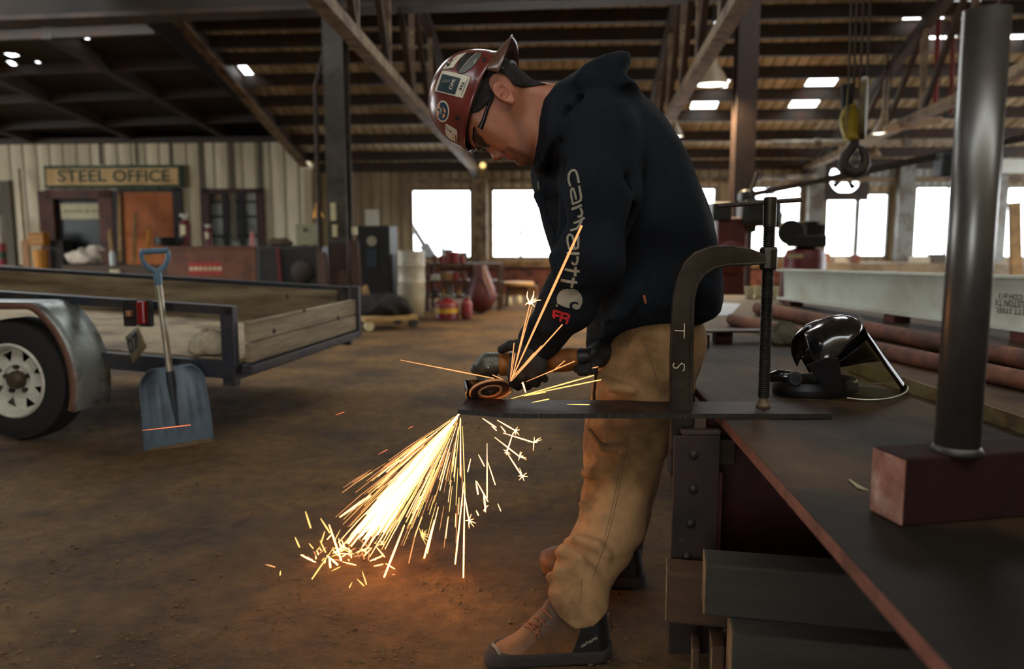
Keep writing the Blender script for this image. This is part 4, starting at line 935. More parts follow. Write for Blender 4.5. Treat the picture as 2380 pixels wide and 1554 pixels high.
hb([(1967, 244), (1990, 240), (1996, 262), (1998, 300), (1994, 320), (1966, 318), (1958, 296), (1956, 272)], VH - .08, .06, M_yb, 'side_plate')
m = MB(); p = bv(2007, 252, VH); m.lathe([(66 * S_, -.02), (68 * S_, 0), (66 * S_, .02)], p, BR * .93 - BD * .37, 30); m.build('sheave', M_ol, hk, smooth=40)
m = MB(); m.lathe([(66 * S_, -.015), (60 * S_, -.02)], p - BR * .08, BR * .93 - BD * .37, 30); m.build('sheave', M_ol, hk, smooth=40)
hb([(1968, 316), (1998, 314), (1996, 324), (1972, 326)], VH - .06, .10, M_yb, 'trunnion')
m = MB(); m.tube([bv(1986, 322, VH), bv(1988, 340, VH)], .03, 12); m.build('swivel_shank', M_steel_brown, hk)
pts = [(1990, 334), (1979, 345), (1966, 362), (1961, 380), (1969, 396), (1986, 401), (2002, 396), (2011, 380), (2010, 362), (2003, 347), (1998, 340)]
m = MB(); m.tube([bv(x, y, VH) for x, y in pts], [.028, .032, .036, .038, .040, .042, .040, .036, .030, .022, .010], 14); m.build('hook', mat('hook_iron', rgb('#3a302a'), .55, .4, col2=rgb('#241d19'), scale=7, var=.2), hk, smooth=60)
m = MB(); m.tube([bv(2000, 338, VH), bv(1992, 372, VH)], .008, 8); m.build('safety_latch', M_steel_grey, hk)
# jib boom and its hoist motor
a, b = bv(1745, 452, 8.), bv(2420, 312, 8.); jb = thing('jib_boom', 'long dark boom slanting across the far windows', 'boom', a); m = MB(); m.beam(a, bv(1925, 416, 8.), .03, .05); m.build('thin_end', M_steel_dark, jb); m = MB(); m.beam(bv(1915, 418, 8.), b, .06, .065); m.build('boom', M_steel_dark, jb)
m = MB(); m.beam(a + UZ * .02, bv(1762, 400, 8.), .03, .03); m.build('stay', M_steel_dark, jb)
p = bv(2200, 384, 7.9); m = MB(); m.box(p, (.17, .2, .22), BAX); m.build('hoist_motor', mat('motor_blue', rgb('#1d2730'), .5, var=.1), jb, bevel=.02)
# red drilling machine behind the clamp, compressor beside it
M_mr = mat('machine_red', rgb('#5b2018'), .55, col2=rgb('#43180f'), scale=4, var=.2); M_mg = mat('machine_green', rgb('#1a201d'), .5, var=.2)
vm = 8.4; p = bv(1700, 700, vm); dm = thing('drill_press', 'red pedestal drilling machine with a dark head behind the C-clamp', 'machine', Vector((p.x, p.y, 0)))
def mbx(x0, y0, x1, y1, v0, v1, mm, name, par, floor=False, bevel=.02):
    p, q = bv(x0, y1, vm), bv(x1, y0, vm); m = MB(); m.bbox(ucoord(p), ucoord(q), v0, v1, 0 if floor else p.z, q.z); return m.build(name, mm, par, bevel=bevel)
mbx(1662, 505, 1738, 720, vm, vm + .5, M_mr, 'pedestal', dm, True); mbx(1654, 470, 1700, 512, vm - .05, vm + .4, M_mg, 'gear_box', dm); mbx(1722, 462, 1815, 526, vm - .1, vm + .3, M_mg, 'motor', dm, bevel=.06)
mbx(1736, 512, 1760, 540, vm, vm + .2, M_mg, 'spindle', dm); mbx(1724, 440, 1760, 470, vm, vm + .25, M_mg, 'belt_cover', dm, bevel=.04)
m = MB(); m.tube([bv(1795, 470, vm), bv(1812, 500, vm), bv(1808, 530, vm)], .035, 10); m.build('hand_lever', M_mg, dm)
m = MB(); p = bv(1700, 600, vm - .02); m.lathe([(.18, 0), (.16, .03), (.05, .05)], p, -BD, 20); m.build('pulley_guard', M_mr, dm, smooth=40)
vc = 7.6; p = bv(1866, 690, vc); ac = thing('air_compressor', 'upright dark red air compressor tank with a black pump on top', 'compressor', Vector((p.x, p.y, 0)))
zt1, zt2 = bv(1866, 573, vc).z, bv(1866, 700, vc).z; r = 46 / F * vc; o = Vector((p.x, p.y, 0))
m = MB(); m.lathe([(r * .7, .06), (r, .12), (r, zt1 - .1), (r * .85, zt1 - .03), (r * .3, zt1)], o, UZ, 32); m.build('tank', mat('tank_deep_red', rgb('#5a0f12'), .4, var=.08), ac, smooth=50)
m = MB(); q = bv(1848, 595, vc - r - .005); m.box(q, (.14, .01, .035), BAX); m.build('name_plate', M_cream, ac)
for k in range(3): th = 2 * pi * k / 3; m = MB(); m.tube([o + Vector((cos(th) * r * .7, sin(th) * r * .7, 0.0)), o + Vector((cos(th) * r * .7, sin(th) * r * .7, .1))], .03, 8); m.build('foot', M_black, ac)
def cb(x0, y0, x1, y1, dep, mm, name): p_, q_ = bv(x0, y1, vc), bv(x1, y0, vc); m = MB(); m.bbox(ucoord(p_), ucoord(q_), vc - dep / 2, vc + dep / 2, p_.z, q_.z); m.build(name, mm, ac, bevel=.02)
cb(1836, 545, 1912, 574, .3, M_black, 'pump_base'); cb(1868, 513, 1896, 548, .2, M_black, 'cylinder'); cb(1892, 520, 1914, 560, .18, M_black, 'motor')
for k in range(4): cb(1864, 515 + 8 * k, 1900, 518 + 8 * k, .24, M_black, 'cooling_fin')
q = bv(1838, 540, vc - .12); m = MB(); m.lathe([(.115, -.02), (.115, .02)], q, BD, 24); m.lathe([(.03, -.03), (.03, .03)], q, BD, 10); m.build('flywheel', M_black, ac)
# white I beam, stencilled upside down
YA, YBm = 5.45, 3.35
tl, bl_ = at(1822, 627, YA), at(1822, 692, YA); tr2, br2 = at(2420, 644, YBm), at(2420, 770, YBm)
M_ib = mat('white_primer', rgb('#d3d8cd'), .65, col2=rgb('#b5b099'), scale=2.4, lo=.46, hi=.72, var=.07, vscale=8)
ib = thing('i_beam', 'long off-white I-beam with upside-down black stencilled lettering', 'steel beam', (tl + br2) / 2)
fo = Vector((0, 0, 0)); dirb = (tr2 - tl).normalized(); outb = Vector((-dirb.y, dirb.x, 0)).normalized(); outb = outb if outb.y < 0 else -outb
upb = ((tl - bl_).normalized() + (tr2 - br2).normalized()).normalized()
m = MB(); m.hex8([bl_, br2, br2 - outb * .012, bl_ - outb * .012, tl, tr2, tr2 - outb * .012, tl - outb * .012]); m.build('web', M_ib, ib)
for a, b, s_ in ((tl, tr2, 0), (bl_, br2, 0)):
    m = MB(); w = .06; m.hex8([a + outb * w - UZ * .006, b + outb * w - UZ * .006, b - outb * w - UZ * .006, a - outb * w - UZ * .006, a + outb * w + UZ * .006, b + outb * w + UZ * .006, b - outb * w + UZ * .006, a - outb * w + UZ * .006]); m.build('flange', M_ib, ib)
M_sten = mat('stencil_black', rgb('#22231c'), .8)
def onweb(px, py):
    d = ray(px, py); n = outb; t = (tl - EYE).dot(n) / d.dot(n); return EYE + d * t + outb * .003
for txt, xl, xr, yy, hpx in (('COH #13', 2323, 2377, 686, 13), ('HOUSTON TX', 2313, 2404, 702, 14), ('JETT STEEL', 2315, 2390, 718, 14)):
    a, b = onweb(xl, yy), onweb(xr, yy + (xr - xl) * .09); h = (onweb(xl, yy - hpx / 2) - onweb(xl, yy + hpx / 2)).length * 1.12
    lettering('stencil_lettering', txt, M_sten, (a + b) / 2, (a - b), -UZ, h, ib, .01, width=(a - b).length)
M_std_red = mat('stand_red', rgb('#6b3226'), .7, col2=rgb('#4c241b'), scale=4, var=.2)
for f_, lab in ((.06, 'small pink-red steel block under the far end of the white beam'), (.56, 'small pink-red steel block under the middle of the white beam'), (.97, 'small pink-red steel block under the near end of the white beam')):
    p = bl_.lerp(br2, f_); t = thing('packing_block', lab, 'block', (p.x, p.y, .63)); h_ = p.z - .008 - .631
    m = MB(); m.box((p.x, p.y, .6305 + h_ / 2), (.09, .12, h_)); m.build('block', M_std_red, t, bevel=.003)
q = at(1824, 690, YA + .12); t = thing('steel_offcut', 'dark red upright plate standing on the table at the far end of the white beam', 'block', (q.x, q.y, .63)); q2 = at(1824, 622, YA + .12); m = MB(); m.box((q.x, q.y, (.631 + q2.z) / 2), (.06, .08, q2.z - .631)); m.build('plate', M_mr, t, bevel=.004)
a, b = onz(1600, 700, .55), onz(1850, 712, .55); t = thing('steel_skid', 'dark red steel channel lying behind the table end', 'steel beam', ((a + b) / 2).x * Vector((1, 0, 0)) + Vector((0, a.y, 0)))
yk = 6.2; a, b = at(1590, 702, yk), at(1880, 712, yk); m = MB(); m.box(((a.x + b.x) / 2, yk, a.z / 2), (b.x - a.x, .16, a.z)); m.build('channel', M_mr, t, bevel=.006)
# bench along the far right windows and its clutter
t, u0, u1, z0, z1 = bx('wall_bench', 'long tan bench below the right-hand far windows', 'bench', 1905, 612, 2400, 690, 14.6, .6, mat('bench_tan', rgb('#7d6f5a'), .8, col2=rgb('#5c4e3d'), scale=2, var=.15), 'bench_body')
rs = random.Random(9); cl_ = [mat('clutter_finish', rgb(c), .7, var=.2) for c in ('#8a5a34', '#b5ab98', '#6d3a28', '#a9a08c', '#4b4338')]
for i, (x, w, h, lab) in enumerate(((1915, 26, 22, 'brown carton at the left end of the far bench'), (1952, 30, 12, 'pale flat box on the far bench under the fan'), (1990, 14, 18, 'small white tub on the far bench'), (2140, 40, 14, 'orange-brown box on the far bench, right of the post'), (2180, 34, 20, 'tan stacked box on the far bench beside the steel pipe'))):
    p, q = bv(x - w / 2, 600, 14.75), bv(x + w / 2, 600, 14.75); o = B((ucoord(p) + ucoord(q)) / 2, 14.8, z1); t = thing('carton', lab, 'box', o); m = MB(); hh_ = h / F * 14.7; m.box(o + UZ * hh_ / 2, (ucoord(q) - ucoord(p), .2, hh_), BAX); m.build('carton_body', cl_[i % 5], t, bevel=.005)
a, b = bv(2358, 470, 13.8), bv(2362, 700, 13.8); t = thing('timber_post', 'tan timber post standing at the right edge before the last window', 'post', Vector((b.x, b.y, 0))); m = MB(); m.beam(Vector((b.x, b.y, 0)), a, .16, .1, BD); m.build('post', M_lum, t)
t = thing('sheet_panel', 'pale panel hung high at the right edge of the far wall', 'panel', bv(2360, 385, 14.9)); p, q = bv(2328, 402, 14.9), bv(2420, 368, 14.9); m = MB(); m.bbox(ucoord(p), ucoord(q), 14.9, 14.94, p.z, q.z); m.build('panel', mat('panel_pale', rgb('#b9beb6'), .6, var=.06), t)
m = MB(); m.tube([bv(2340, 366, 14.92), bv(2340, 340, 14.92)], .015, 6); m.build('hanger', M_black, t)
# roof clutter on the right: hanging rods
for x0, y0, y1, c, lab in ((2143, 120, 250, '#8a7a6a', 'pale hanger rod under the roof right of the hook'), (2209, 130, 265, '#6d2a1c', 'red hanger rod beside the steel pipe'), (2172, 175, 250, '#7a1f1c', 'short red rod behind the pale hanger rod')):
    a, b = bv(x0, y0, 10.6), bv(x0 + 2, y1, 10.6); t = thing('hanger_rod', lab, 'rod', a); m = MB(); m.tube([Vector((a.x, a.y, zroof(10.6) - .1)), b], .03 if c[1] != '8' else .045, 8); m.build('rod', mat('rod_paint', rgb(c), .6, var=.15), t)
# ================================================================== THE WORK TABLE AND WHAT LIES ON IT
ZT = .630
E0, E1 = onz(1685, 976, ZT), onz(2211, 1554, ZT)
ED = (E0 - E1).normalized(); EN = Vector((ED.y, -ED.x, 0))
def edge(y): return E0 + ED * ((y - E0.y) / ED.y)
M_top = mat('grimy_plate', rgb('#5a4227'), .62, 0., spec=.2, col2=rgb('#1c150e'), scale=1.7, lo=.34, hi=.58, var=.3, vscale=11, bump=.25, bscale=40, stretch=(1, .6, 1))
def oil_and_shade(m, edge_y, col):  # near front: oil stain, with shade painted into the same dark
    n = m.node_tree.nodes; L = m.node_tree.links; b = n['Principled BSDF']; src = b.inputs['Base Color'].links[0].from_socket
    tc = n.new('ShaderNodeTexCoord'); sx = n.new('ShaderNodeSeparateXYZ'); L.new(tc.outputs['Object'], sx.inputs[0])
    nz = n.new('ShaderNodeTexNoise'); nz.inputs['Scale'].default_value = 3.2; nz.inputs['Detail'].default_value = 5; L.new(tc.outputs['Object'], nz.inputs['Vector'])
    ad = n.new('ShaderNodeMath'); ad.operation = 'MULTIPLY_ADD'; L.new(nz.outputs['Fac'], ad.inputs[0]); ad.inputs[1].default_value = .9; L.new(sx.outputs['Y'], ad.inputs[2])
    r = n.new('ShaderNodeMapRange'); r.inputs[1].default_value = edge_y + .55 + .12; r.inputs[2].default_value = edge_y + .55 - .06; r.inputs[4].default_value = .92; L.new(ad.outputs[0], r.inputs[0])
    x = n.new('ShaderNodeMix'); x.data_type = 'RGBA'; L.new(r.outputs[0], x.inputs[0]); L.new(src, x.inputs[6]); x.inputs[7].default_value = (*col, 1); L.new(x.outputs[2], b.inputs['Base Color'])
oil_and_shade(M_top, -.74, rgb('#14110d'))
M_edge = mat('primer_edge', rgb('#7d4a3a'), .7, col2=rgb('#5a3428'), scale=9, var=.2)
M_red = mat('dark_red_primer', rgb('#3c1214'), .5, col2=rgb('#2a0d0e'), scale=5, var=.15, dots=(38, .06, rgb('#7d6a5a')))
M_plate = mat('dark_bolt_plate', rgb('#2b1a15'), .6, col2=rgb('#1a120f'), scale=6, var=.2, dots=(30, .07, rgb('#6e5a44')))
t = thing('work_table', 'long grimy steel plate table with primer-red edge the strip is clamped to', 'table', (E0.x, E0.y, 0))
a, b = edge(-.4), edge(6.3)
m = MB(); pl = [a, a + EN * 2.4, b + EN * 2.4, b]
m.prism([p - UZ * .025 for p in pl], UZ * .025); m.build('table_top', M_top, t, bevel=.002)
m = MB(); m.prism([p - EN * .0012 + UZ * -.0245 for p in (a, b)] + [p - EN * .0012 - UZ * .0015 for p in (b, a)], EN * .0016); m.build('painted_edge', M_edge, t)
def Xp(px, py, Y): return at(px, py, Y).x
x0, x1 = Xp(1563, 1200, 1.97), Xp(1672, 1100, 1.97)
m = MB(); m.box(((x0 + x1) / 2, 1.976, .295), (x1 - x0, .012, .585)); m.build('end_plate', M_plate, t, bevel=.002)
m = MB(); m.box(((x0 + x1) / 2 + .012, 1.99, .594), (x1 - x0 - .02, .03, .012)); m.build('cap_plate', M_steel_brown, t, bevel=.002)
for px, py in ((1612, 1056), (1611, 1135), (1605, 1215), (1596, 1292)):
    p = at(px, py, 1.97); m = MB(); m.lathe([(.012, 0), (.012, .004), (.009, .008), (.003, .010)], p, (0, -1, 0), 12); m.build('bolt', M_plate, t, smooth=40)
m = MB(); m.box(((x1 + 2.0) / 2, 2.12, .298), (2.0 - x1, .012, .60)); m.build('red_web', M_red, t)
m = MB(); m.box((x1 + .004, 2.05, .245), (.012, .15, .49)); m.build('flange_edge', M_red, t)
for Y in (3.6, 5.9):
    for s_ in (.15, 2.2):
        p = edge(Y) + EN * s_; m = MB(); m.box((p.x, p.y, .302), (.1, .1, .604)); m.build('leg', M_steel_brown, t)
# ---- timbers the table stands among
M_tim = mat('grey_timber', rgb('#3c372e'), .85, col2=rgb('#25221d'), scale=5, stretch=(.25, 1, 2), lo=.38, hi=.66, var=.3, vscale=20, bump=.4, bscale=30)
M_tim2 = mat('brown_timber', rgb('#4b3420'), .85, col2=rgb('#2e2015'), scale=5, stretch=(.3, 1, 2), var=.25, vscale=16, bump=.3, bscale=30)
M_end = mat('cut_end_grain', rgb('#8a6f4c'), .85, col2=rgb('#5a4530'), scale=14, var=.3, vscale=40)
def timber(label, px0, ytop, px1, ybot, Y, length, depth, m1, m2=None, slope=0., dy=-.2, knot=None):
    """a balk whose near face starts at the given photo corner and runs to the right"""
    p = at(px0, ytop, Y); q = at(px1, ybot, Y); z1, z0 = p.z, max(q.z, 0.002)
    t = thing('timber', label, 'timber', (p.x, Y, z0), 'timbers under the table')
    ex = Vector((1, dy, 0)).normalized(); ey = Vector((-ex.y, ex.x, 0)); o = Vector((p.x, Y, 0))
    rnd = random.Random(px0)
    def c(i, j, k): return o + ex * (length * i) + ey * (depth * j) + UZ * ((z1 if k else z0) + slope * length * i * (1 if k else 1) + rnd.uniform(-.003, .003))
    m = MB(); m.hex8([c(0, 0, 0), c(1, 0, 0), c(1, 1, 0), c(0, 1, 0), c(0, 0, 1), c(1, 0, 1), c(1, 1, 1), c(0, 1, 1)])
    m.build('balk', m1, t, bevel=.006)
    m = MB(); m.prism([c(0, .03, 0) - ex * .002 + UZ * .004, c(0, .97, 0) - ex * .002 + UZ * .004, c(0, .97, 1) - ex * .002 - UZ * .004, c(0, .03, 1) - ex * .002 - UZ * .004], ex * .003)
    m.build('sawn_end', m2 or M_end, t)
    if knot:
        k = at(*knot, Y) + Vector((0, -.003, 0)); m = MB(); m.lathe([(.024, 0), (.020, .003), (.006, .004)], k, (0, -1, 0), 14, sx=1); m.build('knot', M_black, t, smooth=60)
    return t
timber('brown timber block topping the crib beside the bolted end plate', 1550, 1330, 1552, 1448, 1.86, .60, .10, M_tim2)
timber('grey split timber with a dark knot, laid over the crib', 1640, 1312, 1636, 1432, 1.70, .75, .10, M_tim, slope=-.0, knot=(1708, 1394))
timber('lowest grey timber with a pale sawn end at the bottom edge', 1702, 1472, 1696, 1640, 1.62, .75, .12, M_tim)
timber('narrow upright board end with bright grain beside the lowest timber', 1655, 1500, 1655, 1650, 1.78, .03, .10, M_tim2)
timber('thin splintered board end left of the bright upright board', 1610, 1505, 1610, 1650, 1.82, .018, .08, M_tim2)
# ---- the curved flat bar being ground
YF, YB_ = 1.98, 2.13
front = [(1064, 951), (1085, 953), (1130, 956), (1175, 960), (1220, 965), (1265, 971), (1310, 975), (1382, 976), (1460, 976), (1540, 973), (1620, 967), (1684, 962), (1828, 964), (1933, 969)]
M_bar = mat('mill_scale_bar', rgb('#3d2a20'), .55, .5, col2=rgb('#241a15'), scale=9, lo=.4, hi=.62, var=.3, vscale=40, bump=.3, bscale=80, dots=(60, .10, rgb('#7d7560')))
M_barcut = mat('flame_cut_edge', rgb('#23201a'), .6, .4, col2=rgb('#3a352b'), scale=60, stretch=(3, 1, .3), var=.3)
bar = thing('flat_bar', 'curved rusty flat bar clamped to the table, its free end being ground', 'metal bar', at(1300, 975, YF))
tp = [at(x, y, YF) for x, y in front]
tp = [Vector((p.x, p.y, max(p.z, ZT + .0125))) for p in tp]
TH = .012; m = MB(); n = len(tp)
bk = []
for i, p in enumerate(tp):
    dx = .022 if i == 0 else 0; bk.append(Vector((p.x + dx, YB_, p.z + (.004 if p.x < .35 else 0))))
vs = tp + bk + [p - UZ * TH for p in bk] + [p - UZ * TH for p in tp]
m.add(vs, [(i, i + 1, n + i + 1, n + i) for i in range(n - 1)] + [(2 * n + i, 2 * n + i + 1, 3 * n + i + 1, 3 * n + i) for i in range(n - 1)] + [(0, n, 2 * n, 3 * n), (n - 1, 4 * n - 1, 3 * n - 1, 2 * n - 1)]
      + [(n + i, n + i + 1, 2 * n + i + 1, 2 * n + i) for i in range(n - 1)] + [(3 * n + i, 3 * n + i + 1, i + 1, i) for i in range(n - 1)])
m.m = [0] * (2 * (n - 1) + 2) + [0] * (n - 1) + [1] * (n - 1)
o_bar = m.build('bar', [M_bar, M_barcut], bar, smooth=30)
def bar_z(x):
    for p, q in zip(tp, tp[1:]):
        if p.x <= x <= q.x: return p.z + (q.z - p.z) * (x - p.x) / (q.x - p.x)
    return tp[-1].z
# ---- G clamp
YC = 2.035
M_clamp = mat('worn_clamp_steel', rgb('#4a4238'), .42, .65, col2=rgb('#2e2218'), scale=4, lo=.4, hi=.62, var=.25, vscale=30, bump=.15, bscale=70)
M_thread = mat('greasy_screw', rgb('#3b3730'), .45, .7, col2=rgb('#26231e'), scale=20, var=.25)
M_chalk = mat('chalk', rgb('#d8cfae'), .9, var=.2)
cl = thing('c_clamp', 'large steel C-clamp pinning the flat bar to the table edge', 'clamp', at(1583, 760, YC))
def P(x, y, Y=YC): return at(x, y, Y)
outer = [(1556, 1000), (1557, 930), (1558, 820), (1561, 740), (1565, 680), (1573, 638), (1589, 606), (1614, 584), (1650, 571), (1695, 569), (1740, 577), (1774, 590)]
inner = [(1774, 613), (1735, 617), (1690, 618), (1658, 625), (1634, 640), (1619, 662), (1611, 695), (1609, 760), (1607, 930), (1607, 1000)]
m = MB(); T = .030
lowo = [P(*outer[0]) + Vector((0, 0, -.06)), P(*outer[0]) + Vector((.02, 0, -.09)), P(*outer[0]) + Vector((.17, 0, -.09)), P(*outer[0]) + Vector((.17, 0, -.02)), P(*inner[-1]) + Vector((0, 0, -.02))]
lowo = [Vector((p.x, p.y, min(p.z, .594))) for p in lowo]
poly = [P(*q) for q in outer] + [P(*q) for q in inner] + lowo[::-1]
m.prism([p + Vector((0, -T / 2, 0)) for p in poly], (0, T, 0)); m.build('frame', M_clamp, cl, smooth=35, bevel=.003)
m = MB(); rib = [P(*q) for q in [(1772, 606), (1735, 610), (1690, 611), (1656, 618), (1630, 634), (1613, 658), (1604, 694), (1601, 760), (1599, 990)]]
ribi = [P(*q) for q in inner]
m.prism([p + Vector((0, -T / 2 - .006, 0)) for p in ribi + rib[::-1]], (0, T + .012, 0)); m.build('inner_flange', M_clamp, cl, smooth=35, bevel=.002)
ta, tb = P(1791, 458, 2.06), P(1774, 930, 2.06); ax = (ta - tb).normalized(); L_ = (ta - tb).length
m = MB(); m.lathe([(.015, L_ - .075), (.0165, L_ - .07), (.0165, L_ - .003), (.0135, L_)], tb, ax, 20); m.build('screw_head', M_clamp, cl, smooth=40)
m = MB(); prof = []; h = .008; pit = .0052
while h < L_ - .075: prof += [(.0130, h), (.0158, h + pit * .35), (.0158, h + pit * .6), (.0130, h + pit * .95)]; h += pit
m.lathe(prof, tb, ax, 18); m.build('screw', M_thread, cl, smooth=30)
m = MB(); ba = P(1786, 598, 2.06); m.lathe([(.019, -.032), (.023, -.026), (.0235, .020), (.020, .027)], ba, ax, 8); m.build('boss', M_clamp, cl, smooth=20, bevel=.002)
m = MB(); m.tube([P(1667, 479, 2.06 - .03), P(1862, 464, 2.06 + .03)], .0056, 12); m.build('tommy_bar', M_steel_brown, cl, smooth=40)
zb = bar_z(tb.x); m = MB(); m.lathe([(.0185, 0), (.0195, .005), (.012, .016), (.010, .03)], (tb.x, tb.y, zb + .0005), UZ, 18); m.build('swivel_pad', mat('scuffed_pad', rgb('#6b5a42'), .6, .4, var=.3), cl, smooth=40)
m = MB()
for s_ in ([(1568, 768), (1592, 769)], [(1591, 751), (1590, 786)]): m.tube([P(*q, YC - T / 2 - .0008) for q in s_], .0013, 5)
m.build('chalk_letter', M_chalk, cl)
m = MB(); m.tube([P(*q, YC - T / 2 - .0008) for q in ((1567, 843), (1564, 849), (1567, 855), (1574, 855), (1579, 849), (1584, 844), (1590, 847), (1591, 856), (1587, 862))], .0013, 5); m.build('chalk_letter', M_chalk, cl)
# ---- face shield
fw_, fu = Vector((.84, 0, .54)), Vector((-.54, 0, .84)); fs_ = Vector((0, -1, 0)); FO = at(1900, 858, 2.31) + Vector((0, 0, .012))
M_blackgloss = mat('black_gloss_plastic', (.006, .006, .007), .12, spec=.6, var=0, coat=.5)
M_blackmatt = mat('black_plastic', rgb('#141416'), .45, var=.15)
M_visor = clearfilm('clear_visor', (.84, .84, .76), .13)
sh = thing('face_shield', 'black and clear face shield lying tipped over on the table beside the clamp', 'face shield', (FO.x, FO.y, ZT))
def L3(f, s_, w): return FO + fw_ * f + fs_ * s_ + fu * w
def crown(a, b):
    th = radians(-118 + 236 * a); e = (pi / 2) * (b * .93)
    w0 = .035 if abs(th) < 1.2 else .035 - .05 * (abs(th) - 1.2)
    return L3(.020 + .145 * cos(th) * cos(e) * (1 if cos(th) > 0 else .75), .112 * sin(th) * cos(e), w0 * (1 - b) + .105 * sin(e) + .005)
m = MB(); m.grid(crown, 40, 14); m.build('crown_guard', M_blackgloss, sh, smooth=180, solid=.003)
def visor(lo, hi, r=1.0, a0=-98, a1=98):
    def fn(a, b):
        th = radians(a0 + (a1 - a0) * a); k = abs(th) / radians(98)
        bot = -.190 + .108 * k ** 2.2; top = .045 - .03 * k
        w = top + (bot - top) * (lo + (hi - lo) * b)
        f = (.016 + (.150 + .10 * (top - w) * .9) * cos(th)) * r; return L3(f, .118 * sin(th) * r * (1 + .25 * (top - w)), w)
    return fn
m = MB(); m.grid(visor(0, 1), 40, 12); m.build('visor', M_visor, sh, smooth=180, solid=.0012)
m = MB(); m.grid(visor(.0, .62, .985, -98, 4), 24, 6); m.build('brow_panel', M_blackgloss, sh, smooth=180, solid=.002)
m = MB(); m.tube([visor(1, 1)(i / 40, 0) for i in range(41)], .0020, 6); m.build('visor_rim', mat('visor_rim', rgb('#d8d4c0'), .25), sh, smooth=60)
for a in (.5, .42):
    p = visor(0, 1)(a, 0); m = MB(); m.box(p + fw_ * .006, (.012, .016, .02), (fw_, fs_, fu)); m.box(p + fw_ * .006 + fu * .014, (.006, .008, .012), (fw_, fs_, fu)); m.build('visor_clip', M_steel_grey, sh, bevel=.002)
bc = at(1893, 888, 2.30); bc.z = ZT + .024
def band(a, b):
    th = 2 * pi * a; r = .004 * cos(2 * pi * b); return bc + Vector(((.118 + r) * cos(th), (.088 + r) * sin(th), .021 * sin(2 * pi * b) + .004 * cos(th)))
m = MB(); m.grid(band, 44, 9, True); m.build('head_band', M_blackmatt, sh, smooth=60)
m = MB()
def pad(a, b):
    th = radians(-60 + 120 * a); r = .012 * cos(2 * pi * b); return bc + Vector(((.112 + r) * cos(th), (.082 + r) * sin(th), .024 * sin(2 * pi * b) + .003))
m.grid(pad, 20, 11); m.build('sweat_pad', mat('grey_pad', rgb('#2d2c2a'), .9, var=.2), sh, smooth=180)
m = MB(); m.tube([at(1790, 876, 2.25), at(1812, 872, 2.22), at(1838, 874, 2.215)], [.015, .018, .016], 10); m.build('ratchet_housing', M_blackgloss, sh, smooth=60)
kc = at(1846, 880, 2.205); m = MB(); m.lathe([(.022, 0), (.022, .010), (.017, .014), (.011, .014), (.010, .009), (.004, .009), (.003, .013)], kc, (-.1, -1, .1), 16); m.build('pivot_knob', M_blackmatt, sh, smooth=35)
m = MB(); m.prism([L3(*q) for q in ((-.055, .119, .06), (.0, .121, .05), (.03, .121, .03), (.0, .12, -.05), (-.045, .119, -.045))], fs_ * .004); m.build('side_bracket', M_blackgloss, sh, bevel=.002)
# ---- upright pipe on its block in front
M_block = mat('primer_block', rgb('#261310'), .8, spec=.15, col2=rgb('#231310'), scale=5, var=.25)
M_blockend = mat('ground_primer_end', rgb('#8a5a4a'), .7, col2=rgb('#a88a78'), scale=18, lo=.5, hi=.66, var=.3, vscale=40)
M_pipe = mat('bare_pipe', rgb('#6b6a66'), .33, .8, col2=rgb('#4a3a32'), scale=5, stretch=(1, 1, .4), lo=.5, hi=.7, var=.2, vscale=18)
c0 = onz(2095, 1225, ZT); c1 = onz(2022, 1186, ZT); dv = (c1 - c0); rv = Vector((-dv.y, dv.x, 0)).normalized() * -1
t = thing('pipe_stand', 'upright steel pipe welded to a red primer block, close at the table front', 'pipe stand', (c0.x + .2, c0.y + .05, ZT))
hb = .112; ln = .55
m = MB(); bl = [c0, c0 + rv * ln, c1 + rv * ln, c1]; m.hex8([p for p in bl] + [p + UZ * hb for p in bl]); m.build('base_block', M_block, t, bevel=.004)
m = MB(); m.prism([c0 - rv * .001 + UZ * .003, c1 - rv * .001 + UZ * .003, c1 - rv * .001 + UZ * (hb - .003), c0 - rv * .001 + UZ * (hb - .003)], rv * .002); m.build('ground_end', M_blockend, t)
pb, ptp = at(2223, 1052, 1.265), at(2294, 24, 1.265); pb.z = ZT + hb; m = MB(); m.tube([pb, ptp], .0312, 36, False); m.build('upright_pipe', M_pipe, t, smooth=40, solid=.005)
m = MB(); m.lathe([(.0312, 0), (.040, 0), (.0355, .008), (.0315, .014)], pb, UZ, 28, False); m.build('weld_bead', mat('weld_metal', rgb('#4d4a46'), .45, .6, var=.25), t, smooth=180)
# ---- stock lying on the table
M_rust = mat('rusty_pipe', rgb('#7a4a33'), .75, col2=rgb('#4f2f22'), scale=7, var=.25, vscale=30)
M_angle = mat('pale_angle', rgb('#7d6e45'), .7, col2=rgb('#5e4a2e'), scale=9, var=.25, vscale=40)
for x0, y0, x1, y1, r, lab in ((1762, 716, 2420, 842, .036, 'upper rusty pipe lying lengthwise on the table behind the clamp'), (1700, 742, 2420, 892, .030, 'lower rusty pipe lying beside the first on the table')):
    a, b = onz(x0, y0, ZT + r), onz(x1, y1, ZT + r); t = thing('rusty_pipe', lab, 'pipe', (a + b) / 2 - UZ * r); m = MB()
    m.tube([a, b], r, 20); m.build('pipe', M_rust, t, smooth=40)
a, b = onz(1990, 862, ZT), onz(2430, 1020, ZT); d = (b - a).normalized(); sd = Vector((-d.y, d.x, 0)); t = thing('angle_bar', 'pale rusty angle bar on the table behind the face shield', 'metal bar', (a + b) / 2)
m = MB(); m.beam(a + UZ * .003, b + UZ * .003, .05, .006); m.build('flat_leg', M_angle, t)
m = MB(); m.beam(a - sd * .024 + UZ * .022, b - sd * .024 + UZ * .022, .005, .038); m.build('standing_leg', M_angle, t)
